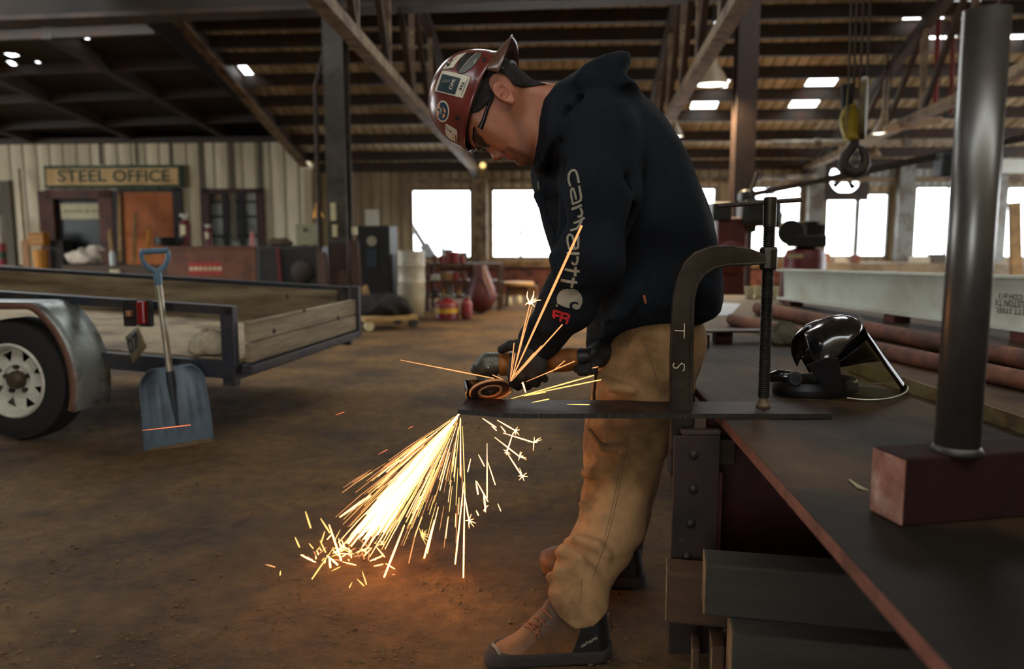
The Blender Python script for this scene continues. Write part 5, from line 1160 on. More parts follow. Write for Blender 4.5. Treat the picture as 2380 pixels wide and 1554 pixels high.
a = onz(1683, 797, ZT); t = thing('steel_offcut', 'small dark red steel block standing on the table behind the clamp', 'block', a); m = MB(); m.box(a + Vector((0, .03, .023)), (.075, .06, .046)); m.build('block', M_block, t, bevel=.003)
t = thing('flat_bar', 'thin flat bar propped across the small block behind the clamp', 'metal bar', a + Vector((.02, .06, .05)))
m = MB(); m.beam(a + Vector((-.13, .03, .0505)), a + Vector((.28, .05, .0505)), .10, .008); m.build('bar', M_bar, t)
a = onz(1640, 806, ZT); t = thing('steel_offcut', 'dark block half hidden behind the C-clamp spine', 'block', a); m = MB(); m.box(a + Vector((-.01, .02, .025)), (.05, .05, .05)); m.build('block', M_block, t, bevel=.003)
a = onz(1824, 800, ZT); t = thing('rag', 'grey-brown greasy rag crumpled behind the face shield', 'rag', a)
m = MB(); m.grid(lump(a + UZ * .033, .062, .05, .055, 3), 36, 18, True); m.build('cloth', mat('greasy_cloth', rgb('#56503f'), .95, col2=rgb('#39342a'), scale=20, var=.3), t, smooth=180)
q = [onz(x, y, ZT + .001) for x, y in ((1640, 733), (1698, 733), (1722, 706), (1664, 703))]; t = thing('paper_sheet', 'white paper sheet lying on the table beyond the man', 'paper', q[0]); m = MB(); m.prism(q, UZ * .002); m.build('sheet', mat('white_paper', rgb('#c3cbd0'), .8, var=.05), t)
for px, py, lab in ((1741, 689, 'left white cup behind the clamp screw'), (1762, 688, 'middle white cup behind the clamp screw'), (1798, 689, 'right white cup beyond the clamp screw')):
    a = onz(px, py + 3, ZT); t = thing('paper_cup', lab, 'cup', a); m = MB(); m.lathe([(.026, 0), (.036, .085), (.033, .085), (.024, .004)], a, UZ, 16); m.build('cup', M_cream, t, smooth=40)
a = onz(1995, 1128, ZT); t = thing('wood_sliver', 'pale wood splinter on the table beside the red block', 'splinter', a)
m = MB(); m.tube([onz(1974, 1114, ZT + .003), onz(1994, 1130, ZT + .004), onz(2018, 1139, ZT + .003)], [.001, .003, .001], 6); m.build('splinter', M_cream, t)
# ================================================================== THE MAN
def PZ(poly, Y): return [(lambda p: (p.x, p.z))(at(x, y, Y)) for x, y in poly]
def A(x, y, Y): return np.array(at(x, y, Y))
def topx(pos):
    X, Y, Z = pos[:, 0], pos[:, 1], pos[:, 2] - CAMZ
    dep = Y * CP - Z * SP; up = Y * SP + Z * CP
    return CX + F * X / dep, CY - F * up / dep
def inpoly(px, py, poly): return poly_dist(px, py, np.array(poly, float)) < 0
def ss(x, a, b): t = np.clip((x - a) / (b - a), 0, 1); return t * t * (3 - 2 * t)
def soft(px, py, poly, w): return np.clip(.5 - poly_dist(px, py, np.array(poly, float)) / w, 0, 1)
man = thing('person', 'person in hard hat, black hoodie and tan work trousers, bent over grinding the bar', 'person', (at(1450, 1400, 2.2).x, 2.2, 0))
YH = 2.13
M_skin = mat('skin', (1, 1, 1), .5, attr='tone', var=.06, vscale=60, bump=.08, bscale=220, bdist=.002)
M_hair = mat('dark_hair', rgb('#15100d'), .75, var=.3, vscale=150, bump=.6, bscale=260, bdist=.004)
M_hood = mat('navy_black_fleece', rgb('#15181d'), .95, col2=rgb('#1b2026'), scale=4, var=.18, vscale=90, bump=.12, bscale=300, bdist=.002, spec=.15)
M_trs = mat('tan_duck_cloth', rgb('#987650'), .9, col2=rgb('#3f2d1c'), scale=4.2, lo=.46, hi=.70, var=.16, vscale=26, bump=.12, bscale=260, bdist=.002, spec=.2)
M_glove = mat('black_glove', rgb('#131210'), .75, col2=rgb('#221d17'), scale=14, var=.25, bump=.2, bscale=120, bdist=.003)
M_boot = mat('tan_boot_leather', rgb('#6e4722'), .62, col2=rgb('#472c14'), scale=6, var=.2, vscale=40, bump=.15, bscale=120, bdist=.003)
M_sole = mat('boot_sole', rgb('#2b231d'), .85, var=.2)
M_bheel = mat('boot_heel_black', rgb('#0f0e0d'), .6, var=.15)
# ---- head and neck
c0, c1 = A(985, 420, YH), A(1345, 110, YH)
fd = Field((c0[0], YH - .125, c0[2]), (c1[0], YH + .125, c1[2]), .0024)
skull = [(1098, 333), (1112, 341), (1128, 345), (1148, 351), (1163, 357), (1174, 362), (1184, 367), (1196, 373), (1206, 378), (1218, 383), (1229, 383), (1238, 377), (1243, 360), (1240, 330), (1225, 270),
         (1222, 200), (1205, 165), (1180, 145), (1140, 132), (1095, 145), (1050, 180), (1030, 235), (1045, 285), (1070, 318)]
hc = A(1130, 250, YH); fdir = np.array((-.69, -.72)); udir = np.array((-.72, .69))
gx, gz = fd.x[:, 0, :] - hc[0], fd.z[0, :, :] - hc[2]
fw, dn = gx * fdir[0] + gz * fdir[1], -(gx * udir[0] + gz * udir[1])
Wd = np.maximum(.077 * (1 - .30 * ss(dn, .02, .15)) * (1 - .42 * ss(fw, .035, .115)), .028)[:, None, :]
fd.add(fd.loft(PZ(skull, YH), YH, .05, Wd))
neck = [(1196, 160), (1238, 186), (1300, 196), (1380, 230), (1400, 330), (1340, 375), (1292, 380), (1262, 385), (1242, 368), (1222, 330), (1195, 250)]
fd.add(fd.loft(PZ(neck, YH), YH + .01, .045, .050), .022)
def across(x, y, hw, r, dY=0.): a, b = A(x, y, YH), A(x, y, YH); a[1] += dY - hw; b[1] += dY + hw; return fd.cone(a, b, r, r)
fd.add(across(1107, 333, .030, .0095), .014)                                   # brow
nose = [(1118, 336), (1128, 343), (1139, 358), (1143.5, 367), (1147, 371.5), (1153, 373), (1158, 371), (1163, 362), (1168, 352), (1150, 330), (1130, 325)]
fd.add(fd.loft(PZ(nose, YH), YH, .010, .0125), .008)
for s_ in (-1, 1):
    n_ = A(1156, 363, YH); n_[1] += s_ * .0135; fd.add(fd.ell(n_, (.010, .0065, .010)), .006)
    n_ = A(1158, 368, YH); n_[1] += s_ * .007; fd.cut(fd.ell(n_, (.005, .004, .005)), .003)
    e_ = A(1121, 322, YH); e_[1] += s_ * .034; fd.cut(fd.ell(e_, (.013, .017, .012)), .012)
    e_ = A(1128, 317, YH); e_[1] += s_ * .033; fd.add(fd.ell(e_, (.0135, .014, .0135)), .004)   # closed lid over the eye
    k_ = A(1158, 312, YH); k_[1] += s_ * .047; fd.add(fd.ell(k_, (.030, .016, .024)), .02)     # cheekbone
    j_ = A(1200, 330, YH); j_[1] += s_ * .040; fd.add(fd.ell(j_, (.034, .015, .034)), .02)     # jaw
fd.add(across(1171, 361, .016, .0060), .006); fd.add(across(1183, 366.5, .014, .0068), .006)   # lips
fd.cut(across(1176.5, 366, .017, .0022), .003)
fd.add(across(1209, 374, .012, .011), .012)                                     # chin
ec = A(1170, 218, YH - .0765); ea = np.array((.70, 0, -.71)); eb = np.array((-.71, -.28, -.70)); eb /= np.linalg.norm(eb); en = np.cross(ea, eb); en /= np.linalg.norm(en)
if en[1] > 0: en = -en
X, Y_, Z = fd.x - ec[0], fd.y - ec[1], fd.z - ec[2]
qa, qb, qn = X * ea[0] + Y_ * ea[1] + Z * ea[2], X * eb[0] + Y_ * eb[1] + Z * eb[2], X * en[0] + Y_ * en[1] + Z * en[2]
wdt = .0195 * (1 - .28 * np.clip(qa / .033, -.4, 1))
rr = np.sqrt((qa / .0325) ** 2 + (qb / wdt) ** 2) + 1e-6
ring = np.sqrt(((rr - .86) * .021) ** 2 + (qn - .006) ** 2) - .0042
plate = np.maximum((rr - .92) * .02, np.abs(qn - .001) - .0035)
fd.add(plate, .005); fd.add(ring, .003)
inner = np.sqrt(((np.sqrt(((qa + .002) / .019) ** 2 + ((qb + .003) / .0115) ** 2) - 1) * .013) ** 2 + (qn - .006) ** 2) - .0030
fd.add(inner, .003)
fd.cut(fd.ell(ec + ea * .005 + eb * .003 + en * .006, (.007, .006, .009)), .004)
fd.add(fd.ell(ec + ea * .029 + en * .004, (.008, .005, .008)), .004)             # lobe
hp, hf = fd.mesh(); hp = relax(hp, hf, 1, .4)
head_tree = bvh_of((hp, hf))
px, py = topx(hp)
base = np.array(rgb('#a0664a')); stub = np.array(rgb('#4b3127')); lipc = np.array(rgb('#8a4a3f')); earc = np.array(rgb('#a86248'))
colr = np.repeat(base[None], len(hp), 0)
def paint(w, c): global colr; colr = colr * (1 - w[:, None]) + c[None] * w[:, None]
paint(.5 * soft(px, py, [(1150, 240), (1185, 250), (1215, 285), (1228, 320), (1238, 375), (1215, 392), (1196, 380), (1205, 350), (1200, 310), (1180, 270)], 18), stub)
paint(.80 * soft(px, py, [(1164, 350), (1182, 340), (1200, 346), (1228, 360), (1236, 385), (1205, 386), (1188, 374), (1192, 362), (1178, 352), (1168, 362)], 8), stub)
paint(.8 * soft(px, py, [(1168, 358), (1180, 358), (1190, 366), (1182, 372), (1170, 366)], 4), lipc)
paint(.5 * soft(px, py, [(1140, 185), (1200, 185), (1200, 246), (1150, 246)], 14), earc)
paint(.9 * soft(px, py, [(1099, 324), (1108, 318), (1122, 330), (1116, 338), (1104, 336)], 4), stub)
# the rest of the body stays inside the clothes, joined on as one figure
bd = Field((A(1330, 700, 2.2)[0] - .28, 1.86, .02), (A(1680, 700, 2.2)[0], 2.62, A(1400, 200, 2.2)[2]), .012)
bd.add(bd.chain([(A(1320, 290, 2.17), .045), (A(1400, 380, 2.25), .10), (A(1470, 520, 2.26), .11), (A(1520, 690, 2.28), .10)], .04))
for pts in ([(A(1390, 340, 2.08), .06), (A(1385, 590, 2.03), .042), (A(1300, 735, 2.06), .034), (A(1235, 805, 2.09), .026)], [(A(1390, 340, 2.36), .06), (A(1450, 620, 2.42), .042), (A(1404, 815, 2.28), .026)],
            [(A(1525, 800, 2.27), .08), (A(1452, 1100, 2.26), .058), (A(1345, 1390, 2.03), .045), (A(1330, 1470, 1.99), .04)], [(A(1545, 800, 2.40), .08), (A(1475, 1090, 2.44), .058), (A(1440, 1300, 2.43), .045)]):
    bd.add(bd.chain(pts, .02), .03)
bp, bf = bd.mesh()
allp = np.concatenate([hp, bp]); allf = np.concatenate([hf, bf + len(hp)]); allc = np.concatenate([colr, np.repeat(base[None], len(bp), 0)])
skin('body', allp, allf, M_skin, man, allc)
# ---- hair
hd = Field(fd.lo, fd.lo + fd.h * (fd.n - 1), fd.h)
hairp = [(1078, 262), (1092, 275), (1112, 272), (1126, 262), (1137, 252), (1144, 240), (1146, 226), (1140, 212), (1138, 198), (1148, 186), (1164, 183), (1182, 192), (1194, 210), (1212, 212), (1240, 206), (1272, 200), (1240, 188), (1210, 164), (1180, 145), (1130, 128), (1090, 140), (1060, 190)]
hz = poly_dist(fd.x[:, 0, :], fd.z[0, :, :], np.array(PZ(hairp, YH)))[:, None, :]
noise = .0016 * np.sin(900 * fd.x + 300 * fd.z) * np.sin(700 * fd.z + 500 * fd.y)
hd.d = np.maximum(fd.d - .0042 + noise, hz + .001 * np.sin(800 * fd.x) * np.sin(700 * fd.z)); hd.d = np.maximum(hd.d, -(fd.d + .004))
hd.cut(np.maximum((rr - 1.05) * .02, np.abs(qn) - .02), .002)
p_, f_ = hd.mesh(); skin('hair', relax(p_, f_, 1, .4), f_, M_hair, man)
del hd, bd
# ---- hoodie
YT = 2.26
lo, hi = A(1190, 840, YT), A(1720, 115, YT)
hf_ = Field((lo[0], 1.90, lo[2]), (hi[0], 2.56, hi[2]), .0058)
torso = [(1266, 392), (1270, 320), (1292, 250), (1330, 215), (1380, 200), (1440, 200), (1484, 218), (1518, 254), (1545, 284), (1570, 320), (1592, 362), (1610, 405), (1628, 450), (1646, 500), (1660, 550), (1668, 600), (1675, 650),
         (1678, 695), (1672, 724), (1652, 742), (1615, 755), (1560, 762), (1500, 765), (1450, 768), (1432, 778), (1410, 789), (1392, 786), (1382, 765), (1372, 700), (1330, 650), (1290, 600), (1282, 588), (1263, 522), (1249, 470), (1238, 430), (1236, 402), (1246, 388)]
_h = A(1560, 640, YT); _w = np.maximum(ss(-(hf_.z[0, :, :] - _h[2]) + 0 * hf_.x[:, 0, :], -.22, -.02), 0)
hf_.add(hf_.loft(PZ(torso, YT), YT, .10, (.185 - .045 * _w)[:, None, :]))
hf_.add(hf_.ell(A(1392, 330, 2.10), (.11, .10, .12)), .05); hf_.add(hf_.ell(A(1392, 330, 2.34), (.11, .10, .12)), .05)
slv = [(A(1392, 320, 2.07), .100), (A(1396, 460, 2.03), .096), (A(1372, 600, 2.0), .086), (A(1322, 705, 2.03), .067), (A(1252, 790, 2.075), .055)]
hf_.add(hf_.chain(slv, .03), .028)
hf_.add(hf_.chain([(A(1392, 320, 2.37), .098), (A(1440, 620, 2.42), .082), (A(1404, 800, 2.29), .052)], .03), .03)
hoodp = [(1262, 404), (1240, 398), (1239, 352), (1247, 292), (1260, 240), (1288, 202), (1345, 160), (1390, 141), (1430, 132), (1455, 135), (1459, 158), (1448, 186), (1470, 200), (1486, 222), (1440, 240), (1370, 270), (1320, 310), (1290, 370)]
hf_.add(hf_.loft(PZ(hoodp, YT - .09), YT - .09, .030, .132), .016)
# folds
def ridge(pts, r, k=.02): hf_.add(hf_.chain([(A(*p), r) for p in pts], .01), k)
def groove(pts, r, k=.02): hf_.cut(hf_.chain([(A(*p), r) for p in pts], .01), k)
groove([(1322, 262, 2.05), (1308, 340, 2.03)], .006, .016)                     # under the hood edge
groove([(1452, 187, 2.09), (1400, 210, 2.05), (1350, 240, 2.04), (1322, 270, 2.04)], .007, .016)
groove([(1310, 380, 2.02), (1300, 440, 2.03), (1312, 520, 2.0), (1300, 585, 2.0)], .010, .022)    # sleeve from chest
ridge([(1290, 600, 1.97), (1300, 640, 1.96), (1330, 660, 1.94)], .014, .03)
ridge([(1268, 690, 1.99), (1300, 705, 1.965), (1345, 700, 1.97)], .012, .025)
ridge([(1238, 750, 2.02), (1270, 765, 2.0), (1315, 760, 2.01)], .011, .022)
groove([(1282, 668, 1.965), (1320, 678, 1.945), (1370, 660, 1.95)], .007, .018)
groove([(1452, 420, 1.98), (1462, 560, 2.0), (1420, 690, 2.02)], .010, .05)                      # behind the sleeve
ridge([(1410, 760, 2.16), (1440, 735, 2.13), (1470, 690, 2.12)], .016, .03)
ridge([(1250, 455, 2.13), (1275, 520, 2.10), (1300, 580, 2.08)], .012, .03)
groove([(1400, 755, 2.15), (1500, 740, 2.12), (1640, 722, 2.14)], .006, .014)                     # hem rib
hf_.d += .0035 * np.sin(21 * hf_.x + 13 * hf_.z + 3 * np.sin(17 * hf_.y)) * np.sin(19 * hf_.z - 9 * hf_.x)
p_, f_ = hf_.mesh(); p_ = relax(p_, f_, 2, .4); hood_tree = bvh_of((p_, f_))
hoodie = skin('hoodie', p_, f_, M_hood, man)
del hf_
M_print = mat('faded_print', rgb('#8f8a78'), .9, var=.2, vscale=60)
M_printred = mat('red_print', rgb('#c02a30'), .9, var=.1)
# sleeve lettering: one letter after the other down the arm (corners where the photo shows them)
def zl(x, y): return (1280 + x / 8.175, 370 + y / 8.175)
def zm(x, y): return (1260 + x / 6.757, 540 + y / 6.757)
def printed(name, strokes, fills, m, parent, tree, lift=.0018):
    mb = MB()
    for pts, w in strokes: press(mb, *stroke2(pts, w, 2.), tree, lift)
    for f in fills: press(mb, *fill2(f, 5.), tree, lift)
    return mb.build(name, m, parent)
def arc(cx, cy, rx, ry, a0, a1, n=14): return [(cx + rx * cos(radians(a0 + (a1 - a0) * i / n)), cy + ry * sin(radians(a0 + (a1 - a0) * i / n))) for i in range(n + 1)]
LET = [
    ('c', [([zl(385, 515), zl(352, 420), zl(350, 320), zl(375, 245), zl(420, 212), zl(468, 215), zl(500, 260), zl(520, 330), zl(542, 452)], 5.4)]),
    ('a', [([zl(492, 765), zl(470, 660), zl(440, 560), zl(418, 545), zl(396, 590), zl(396, 680), zl(425, 820)], 4.6), ([zl(425, 845), zl(520, 815), zl(575, 780), zl(585, 720), zl(568, 620), zl(547, 505)], 5.4), ([zl(418, 815), zl(436, 870)], 4.5)]),
    ('r', [([zl(405, 950), zl(500, 915), zl(598, 868)], 6.2), ([zl(572, 925), zl(605, 1010), zl(590, 1070), zl(560, 1095), zl(520, 1080)], 5.4)]),
    ('h', [([zl(445, 1215), zl(520, 1190), zl(650, 1110)], 5.6), ([zl(600, 1160), zl(560, 1240), zl(500, 1320), zl(380, 1358)], 5.2)]),
    ('a', [([zm(430, 250), zm(405, 150), zm(405, 70), zm(440, 30), zm(480, 55), zm(500, 130), zm(510, 250)], 4.6), ([zm(415, 255), zm(520, 262), zm(568, 240), zm(572, 150), zm(570, 60)], 5.4)]),
    ('r', [([zm(392, 330), zm(500, 332), zm(592, 335)], 6.4), ([zm(560, 375), zm(562, 440), zm(540, 495), zm(500, 500), zm(472, 465)], 5.4)]),
    ('t', [([zm(362, 578), zm(470, 600), zm(592, 608)], 6.2), ([zm(530, 540), zm(520, 690)], 6.2)]),
    ('t', [([zm(300, 745), zm(430, 772), zm(552, 785)], 6.2), ([zm(497, 708), zm(465, 862)], 6.2)])]
for i, (ch, st) in enumerate(LET): printed('sleeve_letter', st, [], M_print, hoodie, hood_tree)
lg = [zm(*p) for p in ((285, 930), (330, 892), (400, 876), (480, 880), (560, 915), (610, 965), (630, 1030), (628, 1100), (605, 1160), (575, 1198), (540, 1205), (500, 1195), (470, 1165), (480, 1130), (520, 1112), (570, 1135), (560, 1095), (510, 1082),
                              (450, 1095), (430, 1140), (440, 1185), (360, 1170), (290, 1140), (240, 1110), (232, 1040), (250, 980))]
printed('sleeve_emblem', [], [lg], M_print, hoodie, hood_tree)
printed('sleeve_dot', [], [arc(*zm(237, 1145), 2.6, 2.6, 0, 330, 9)], M_print, hoodie, hood_tree)
printed('sleeve_letter', [([zm(205, 1340), zm(180, 1310), zm(196, 1215)], 5.5), ([zm(190, 1222), zm(305, 1250)], 5.5), ([zm(190, 1285), zm(275, 1308)], 5.5)], [], M_printred, hoodie, hood_tree)
printed('sleeve_letter', [([zm(285, 1395), zm(322, 1250)], 5.5), ([zm(318, 1262), zm(390, 1275), zm(425, 1300), zm(410, 1345), zm(300, 1330)], 5.5), ([zm(370, 1340), zm(400, 1370), zm(380, 1430)], 5.5)], [], M_printred, hoodie, hood_tree)
printed('side_tag', [([(1495, 686), (1500, 704)], 6)], [], mat('orange_tag', rgb('#a8603f'), .9), hoodie, hood_tree, .003)
printed('drawstring', [([(1252, 350), (1256, 385), (1255, 422)], 3.)], [], M_hood, hoodie, hood_tree, .006)
printed('drawstring_tip', [([(1255, 420), (1256.5, 438)], 3.)], [], M_print, hoodie, hood_tree, .006)
# ---- trousers
lo, hi = A(1255, 1475, 1.95), A(1690, 735, 2.3)
tf = Field((A(1255, 1475, 1.95)[0], 1.86, A(1300, 1470, 1.93)[2]), (hi[0], 2.60, hi[2] + .01), .0055)
def seg(rows, sy=1., kk=.02):
    return tf.chain([(A((a + b) / 2, y, Y), (b - a) / 2 / F * Y) for y, a, b, Y in rows], kk, sy, rows[0][3])
LEFT = [(800, 1412, 1632, 2.29), (870, 1390, 1606, 2.275), (930, 1374, 1582, 2.265), (990, 1361, 1560, 2.26), (1050, 1357, 1541, 2.25), (1100, 1359, 1524, 2.235), (1160, 1350, 1510, 2.21), (1220, 1345, 1498, 2.175), (1270, 1322, 1466, 2.13),
        (1310, 1297, 1440, 2.09), (1350, 1282, 1420, 2.045), (1390, 1274, 1413, 1.995), (1420, 1274, 1413, 1.97), (1450, 1280, 1413, 1.96)]
tf.add(seg(LEFT))
RIGHT = [(800, 1440, 1636, 2.38), (900, 1420, 1610, 2.41), (1000, 1400, 1566, 2.43), (1100, 1398, 1532, 2.44), (1200, 1392, 1510, 2.44), (1270, 1390, 1492, 2.44), (1300, 1392, 1488, 2.44)]
tf.add(seg(RIGHT), .02)
tf.add(tf.ell(A(1530, 790, 2.33), (.130, .17, .10)), .04)
def tr_(pts, r, k=.026): tf.add(tf.chain([(A(*p), q) for p, q in zip(pts, r)], .01), k)
def tg(pts, r, k=.016): tf.cut(tf.chain([(A(*p), r * 1.25) for p in pts], .01), k)
# big cloth folds as seen down the shin and at the knee
tr_([(1359, 1098, 2.19), (1378, 1097, 2.155), (1420, 1108, 2.14), (1434, 1130, 2.14)], [.012, .016, .014, .008])
tr_([(1352, 1172, 2.16), (1372, 1205, 2.12), (1400, 1204, 2.10), (1420, 1190, 2.11)], [.010, .014, .015, .009])
tr_([(1322, 1258, 2.09), (1340, 1250, 2.06), (1385, 1268, 2.03), (1410, 1292, 2.03)], [.011, .014, .014, .007])
tr_([(1300, 1284, 2.05), (1312, 1278, 2.02), (1345, 1300, 1.985), (1368, 1325, 1.985), (1360, 1336, 1.985)], [.010, .016, .017, .012, .008])
tr_([(1277, 1338, 2.02), (1300, 1330, 1.985), (1350, 1340, 1.965), (1380, 1345, 1.97)], [.010, .015, .015, .008])
tr_([(1275, 1395, 1.99), (1300, 1392, 1.95), (1345, 1398, 1.935), (1385, 1410, 1.95)], [.010, .014, .014, .008])
tr_([(1370, 1000, 2.17), (1400, 1040, 2.135), (1450, 1048, 2.13), (1490, 1035, 2.14)], [.008, .011, .010, .006])
tg([(1378, 1088, 2.125), (1420, 1086, 2.115), (1460, 1106, 2.12)], .008, .02)
tg([(1392, 1232, 2.05), (1420, 1218, 2.06)], .008, .02)
tg([(1360, 1180, 2.10), (1382, 1217, 2.075), (1412, 1217, 2.07)], .006, .014)
tg([(1285, 1334, 1.965), (1330, 1328, 1.95), (1362, 1338, 1.945)], .006, .014)
tg([(1400, 1030, 2.115), (1450, 1062, 2.105), (1500, 1048, 2.12)], .007, .018)
tg([(1330, 1265, 2.03), (1378, 1290, 1.985), (1392, 1310, 1.985)], .006, .014)
tr_([(1390, 872, 2.2), (1420, 900, 2.15), (1470, 905, 2.13)], [.010, .014, .008])
tg([(1392, 850, 2.18), (1430, 868, 2.13), (1475, 850, 2.12)], .007, .018)
tf.d += .0034 * np.sin(34 * tf.x + 22 * tf.z + 2 * np.sin(29 * tf.z)) * np.sin(27 * tf.z - 18 * tf.y) * 1.
_k = poly_dist(tf.x[:, 0, :], tf.z[0, :, :], np.array(PZ([(1200, 1392), (1266, 1400), (1298, 1436), (1334, 1458), (1380, 1453), (1416, 1436), (1470, 1430), (1470, 1620), (1200, 1620)], 1.905)))[:, None, :]
tf.d = np.where(tf.y < 2.24, np.maximum(tf.d, -_k), tf.d)
p_, f_ = tf.mesh(); p_ = relax(p_, f_, 2, .4); trs_tree = bvh_of((p_, f_)); trs = skin('trousers', p_, f_, M_trs, man)
del tf
M_seam = mat('seam_thread', rgb('#5e4a30'), .9, var=.2)
printed('side_seam', [([(1468, 990), (1455, 1050), (1445, 1100), (1436, 1150), (1425, 1200), (1412, 1250), (1395, 1295), (1378, 1340)], 1.6), ([(1461, 990), (1448, 1050), (1438, 1100), (1429, 1150), (1418, 1200), (1405, 1250)], 1.4), ([(1352, 1345), (1350, 1400)], 1.6)], [], M_seam, trs, trs_tree, .0012)
printed('pocket_seam', [([(1500, 800), (1520, 860), (1540, 930)], 1.6)], [], M_seam, trs, trs_tree, .0012)
# ---- boots
def boot(poly, Y, Wb, label_, heel, yaw_dir):
    xs, ys = [p[0] for p in poly], [p[1] for p in poly]
    a, b = A(min(xs) - 12, max(ys) + 12, Y), A(max(xs) + 12, min(ys) - 12, Y)
    bf_ = Field((a[0], Y - Wb - .06, a[2]), (b[0], Y + Wb + .06, b[2]), .0036)
    xm = (a[0] + b[0]) / 2
    sh_ = yaw_dir * (bf_.x[:, 0, :] - xm)[:, None, :]
    Wx = (Wb * (1 - .38 * ss(bf_.z[0, :, :] + 0 * bf_.x[:, 0, :], .07, .17)))[:, None, :]
    d2 = poly_dist(bf_.x[:, 0, :], bf_.z[0, :, :], np.array(PZ(poly, Y)))[:, None, :]
    R = .034; q = (bf_.y - Y - sh_) * (R / Wx); bf_.d = np.where(d2 > -R, np.sqrt(np.maximum(R + d2, 0) ** 2 + q ** 2) - R, np.abs(q) - R)
    bf_.d = np.maximum(bf_.d, .006 - bf_.z)
    p, f = bf_.mesh(); p = relax(p, f, 2, .4); px, py = topx(p); fx, fy = px[f].mean(1), py[f].mean(1)
    hm = poly_dist(fx, fy, np.array(heel, float)) < 0
    root = skin('boot', p, f[~hm], M_boot, man); skin('heel_counter', p, f[hm], M_bheel, root)
    sz = .034; sd = Field(bf_.lo - np.array([0.01, .01, 0.02]), bf_.lo + bf_.h * (bf_.n - 1) + .01, .005)
    d2 = poly_dist(sd.x[:, 0, :], sd.z[0, :, :] + .0 * sd.x[:, 0, :], np.array(PZ(poly, Y)))[:, None, :] - .006
    q = (sd.y - Y - yaw_dir * (sd.x - xm)) * (R / (Wb + .006)); e = np.where(d2 > -R, np.sqrt(np.maximum(R + d2, 0) ** 2 + q ** 2) - R, np.abs(q) - R)
    sd.d = np.maximum(e, sd.z - sz); sd.d = np.maximum(sd.d, .0005 - sd.z)
    p2, f2 = sd.mesh(); skin('sole', relax(p2, f2, 1, .4), f2, M_sole, root)
    return root, bvh_of((p, f))
nb = [(1268, 1395), (1262, 1410), (1246, 1424), (1226, 1446), (1200, 1470), (1166, 1487), (1142, 1499), (1131, 1516), (1129, 1545), (1140, 1566), (1200, 1572), (1300, 1560), (1405, 1538), (1420, 1520), (1418, 1480), (1412, 1430), (1402, 1392), (1330, 1380)]
near_boot, nbt = boot(nb, 1.965, .050, '', [(1366, 1395), (1366, 1452), (1348, 1500), (1326, 1600), (1450, 1600), (1450, 1395)], .10)
fb = [(1253, 1300), (1260, 1284), (1282, 1274), (1308, 1272), (1340, 1258), (1380, 1235), (1430, 1225), (1484, 1240), (1492, 1300), (1497, 1350), (1490, 1364), (1440, 1366), (1360, 1356), (1290, 1342), (1260, 1330)]
far_boot, fbt = boot(fb, 2.42, .050, '', [(1405, 1200), (1400, 1400), (1520, 1400), (1520, 1200)], -.05)
mb = MB(); press(mb, *fill2([(1350, 1436), (1348, 1470), (1334, 1505), (1316, 1545), (1312, 1566), (1395, 1566), (1406, 1500), (1408, 1436)], 5.), nbt, .0016); mb.build('heel_panel', M_bheel, near_boot)
mb = MB(); press(mb, *text2('carhartt', (1368, 1489), 29, 9, 44, .02), nbt, .0035); mb.build('heel_lettering', M_print, near_boot)
M_lace = mat('boot_lace', rgb('#7a4526'), .8, var=.2)
def lace(pts, r=.0026):
    P_ = [project(x, y, nbt, .003) for x, y in pts]; P_ = [p for p in P_ if p is not None]
    if len(P_) > 1: m = MB(); m.tube(P_, r, 6); m.build('lace', M_lace, near_boot, smooth=60)
for pts in ([(1262, 1418), (1272, 1424), (1284, 1438)], [(1244, 1434), (1258, 1440), (1268, 1455)], [(1232, 1448), (1250, 1452), (1268, 1440)], [(1240, 1452), (1252, 1468), (1255, 1480)], [(1258, 1440), (1254, 1462), (1244, 1478), (1246, 1492)], [(1222, 1456), (1240, 1462), (1256, 1450)], [(1228, 1446), (1236, 1462), (1250, 1474)]): lace(pts)
mb = MB(); press(mb, *stroke2([(1130, 1494), (1146, 1499), (1158, 1512), (1166, 1530), (1170, 1552)], 7, 2), nbt, .004); mb.build('toe_rand', mat('grey_rubber', rgb('#6a665c'), .7, var=.15), near_boot, solid=.004)
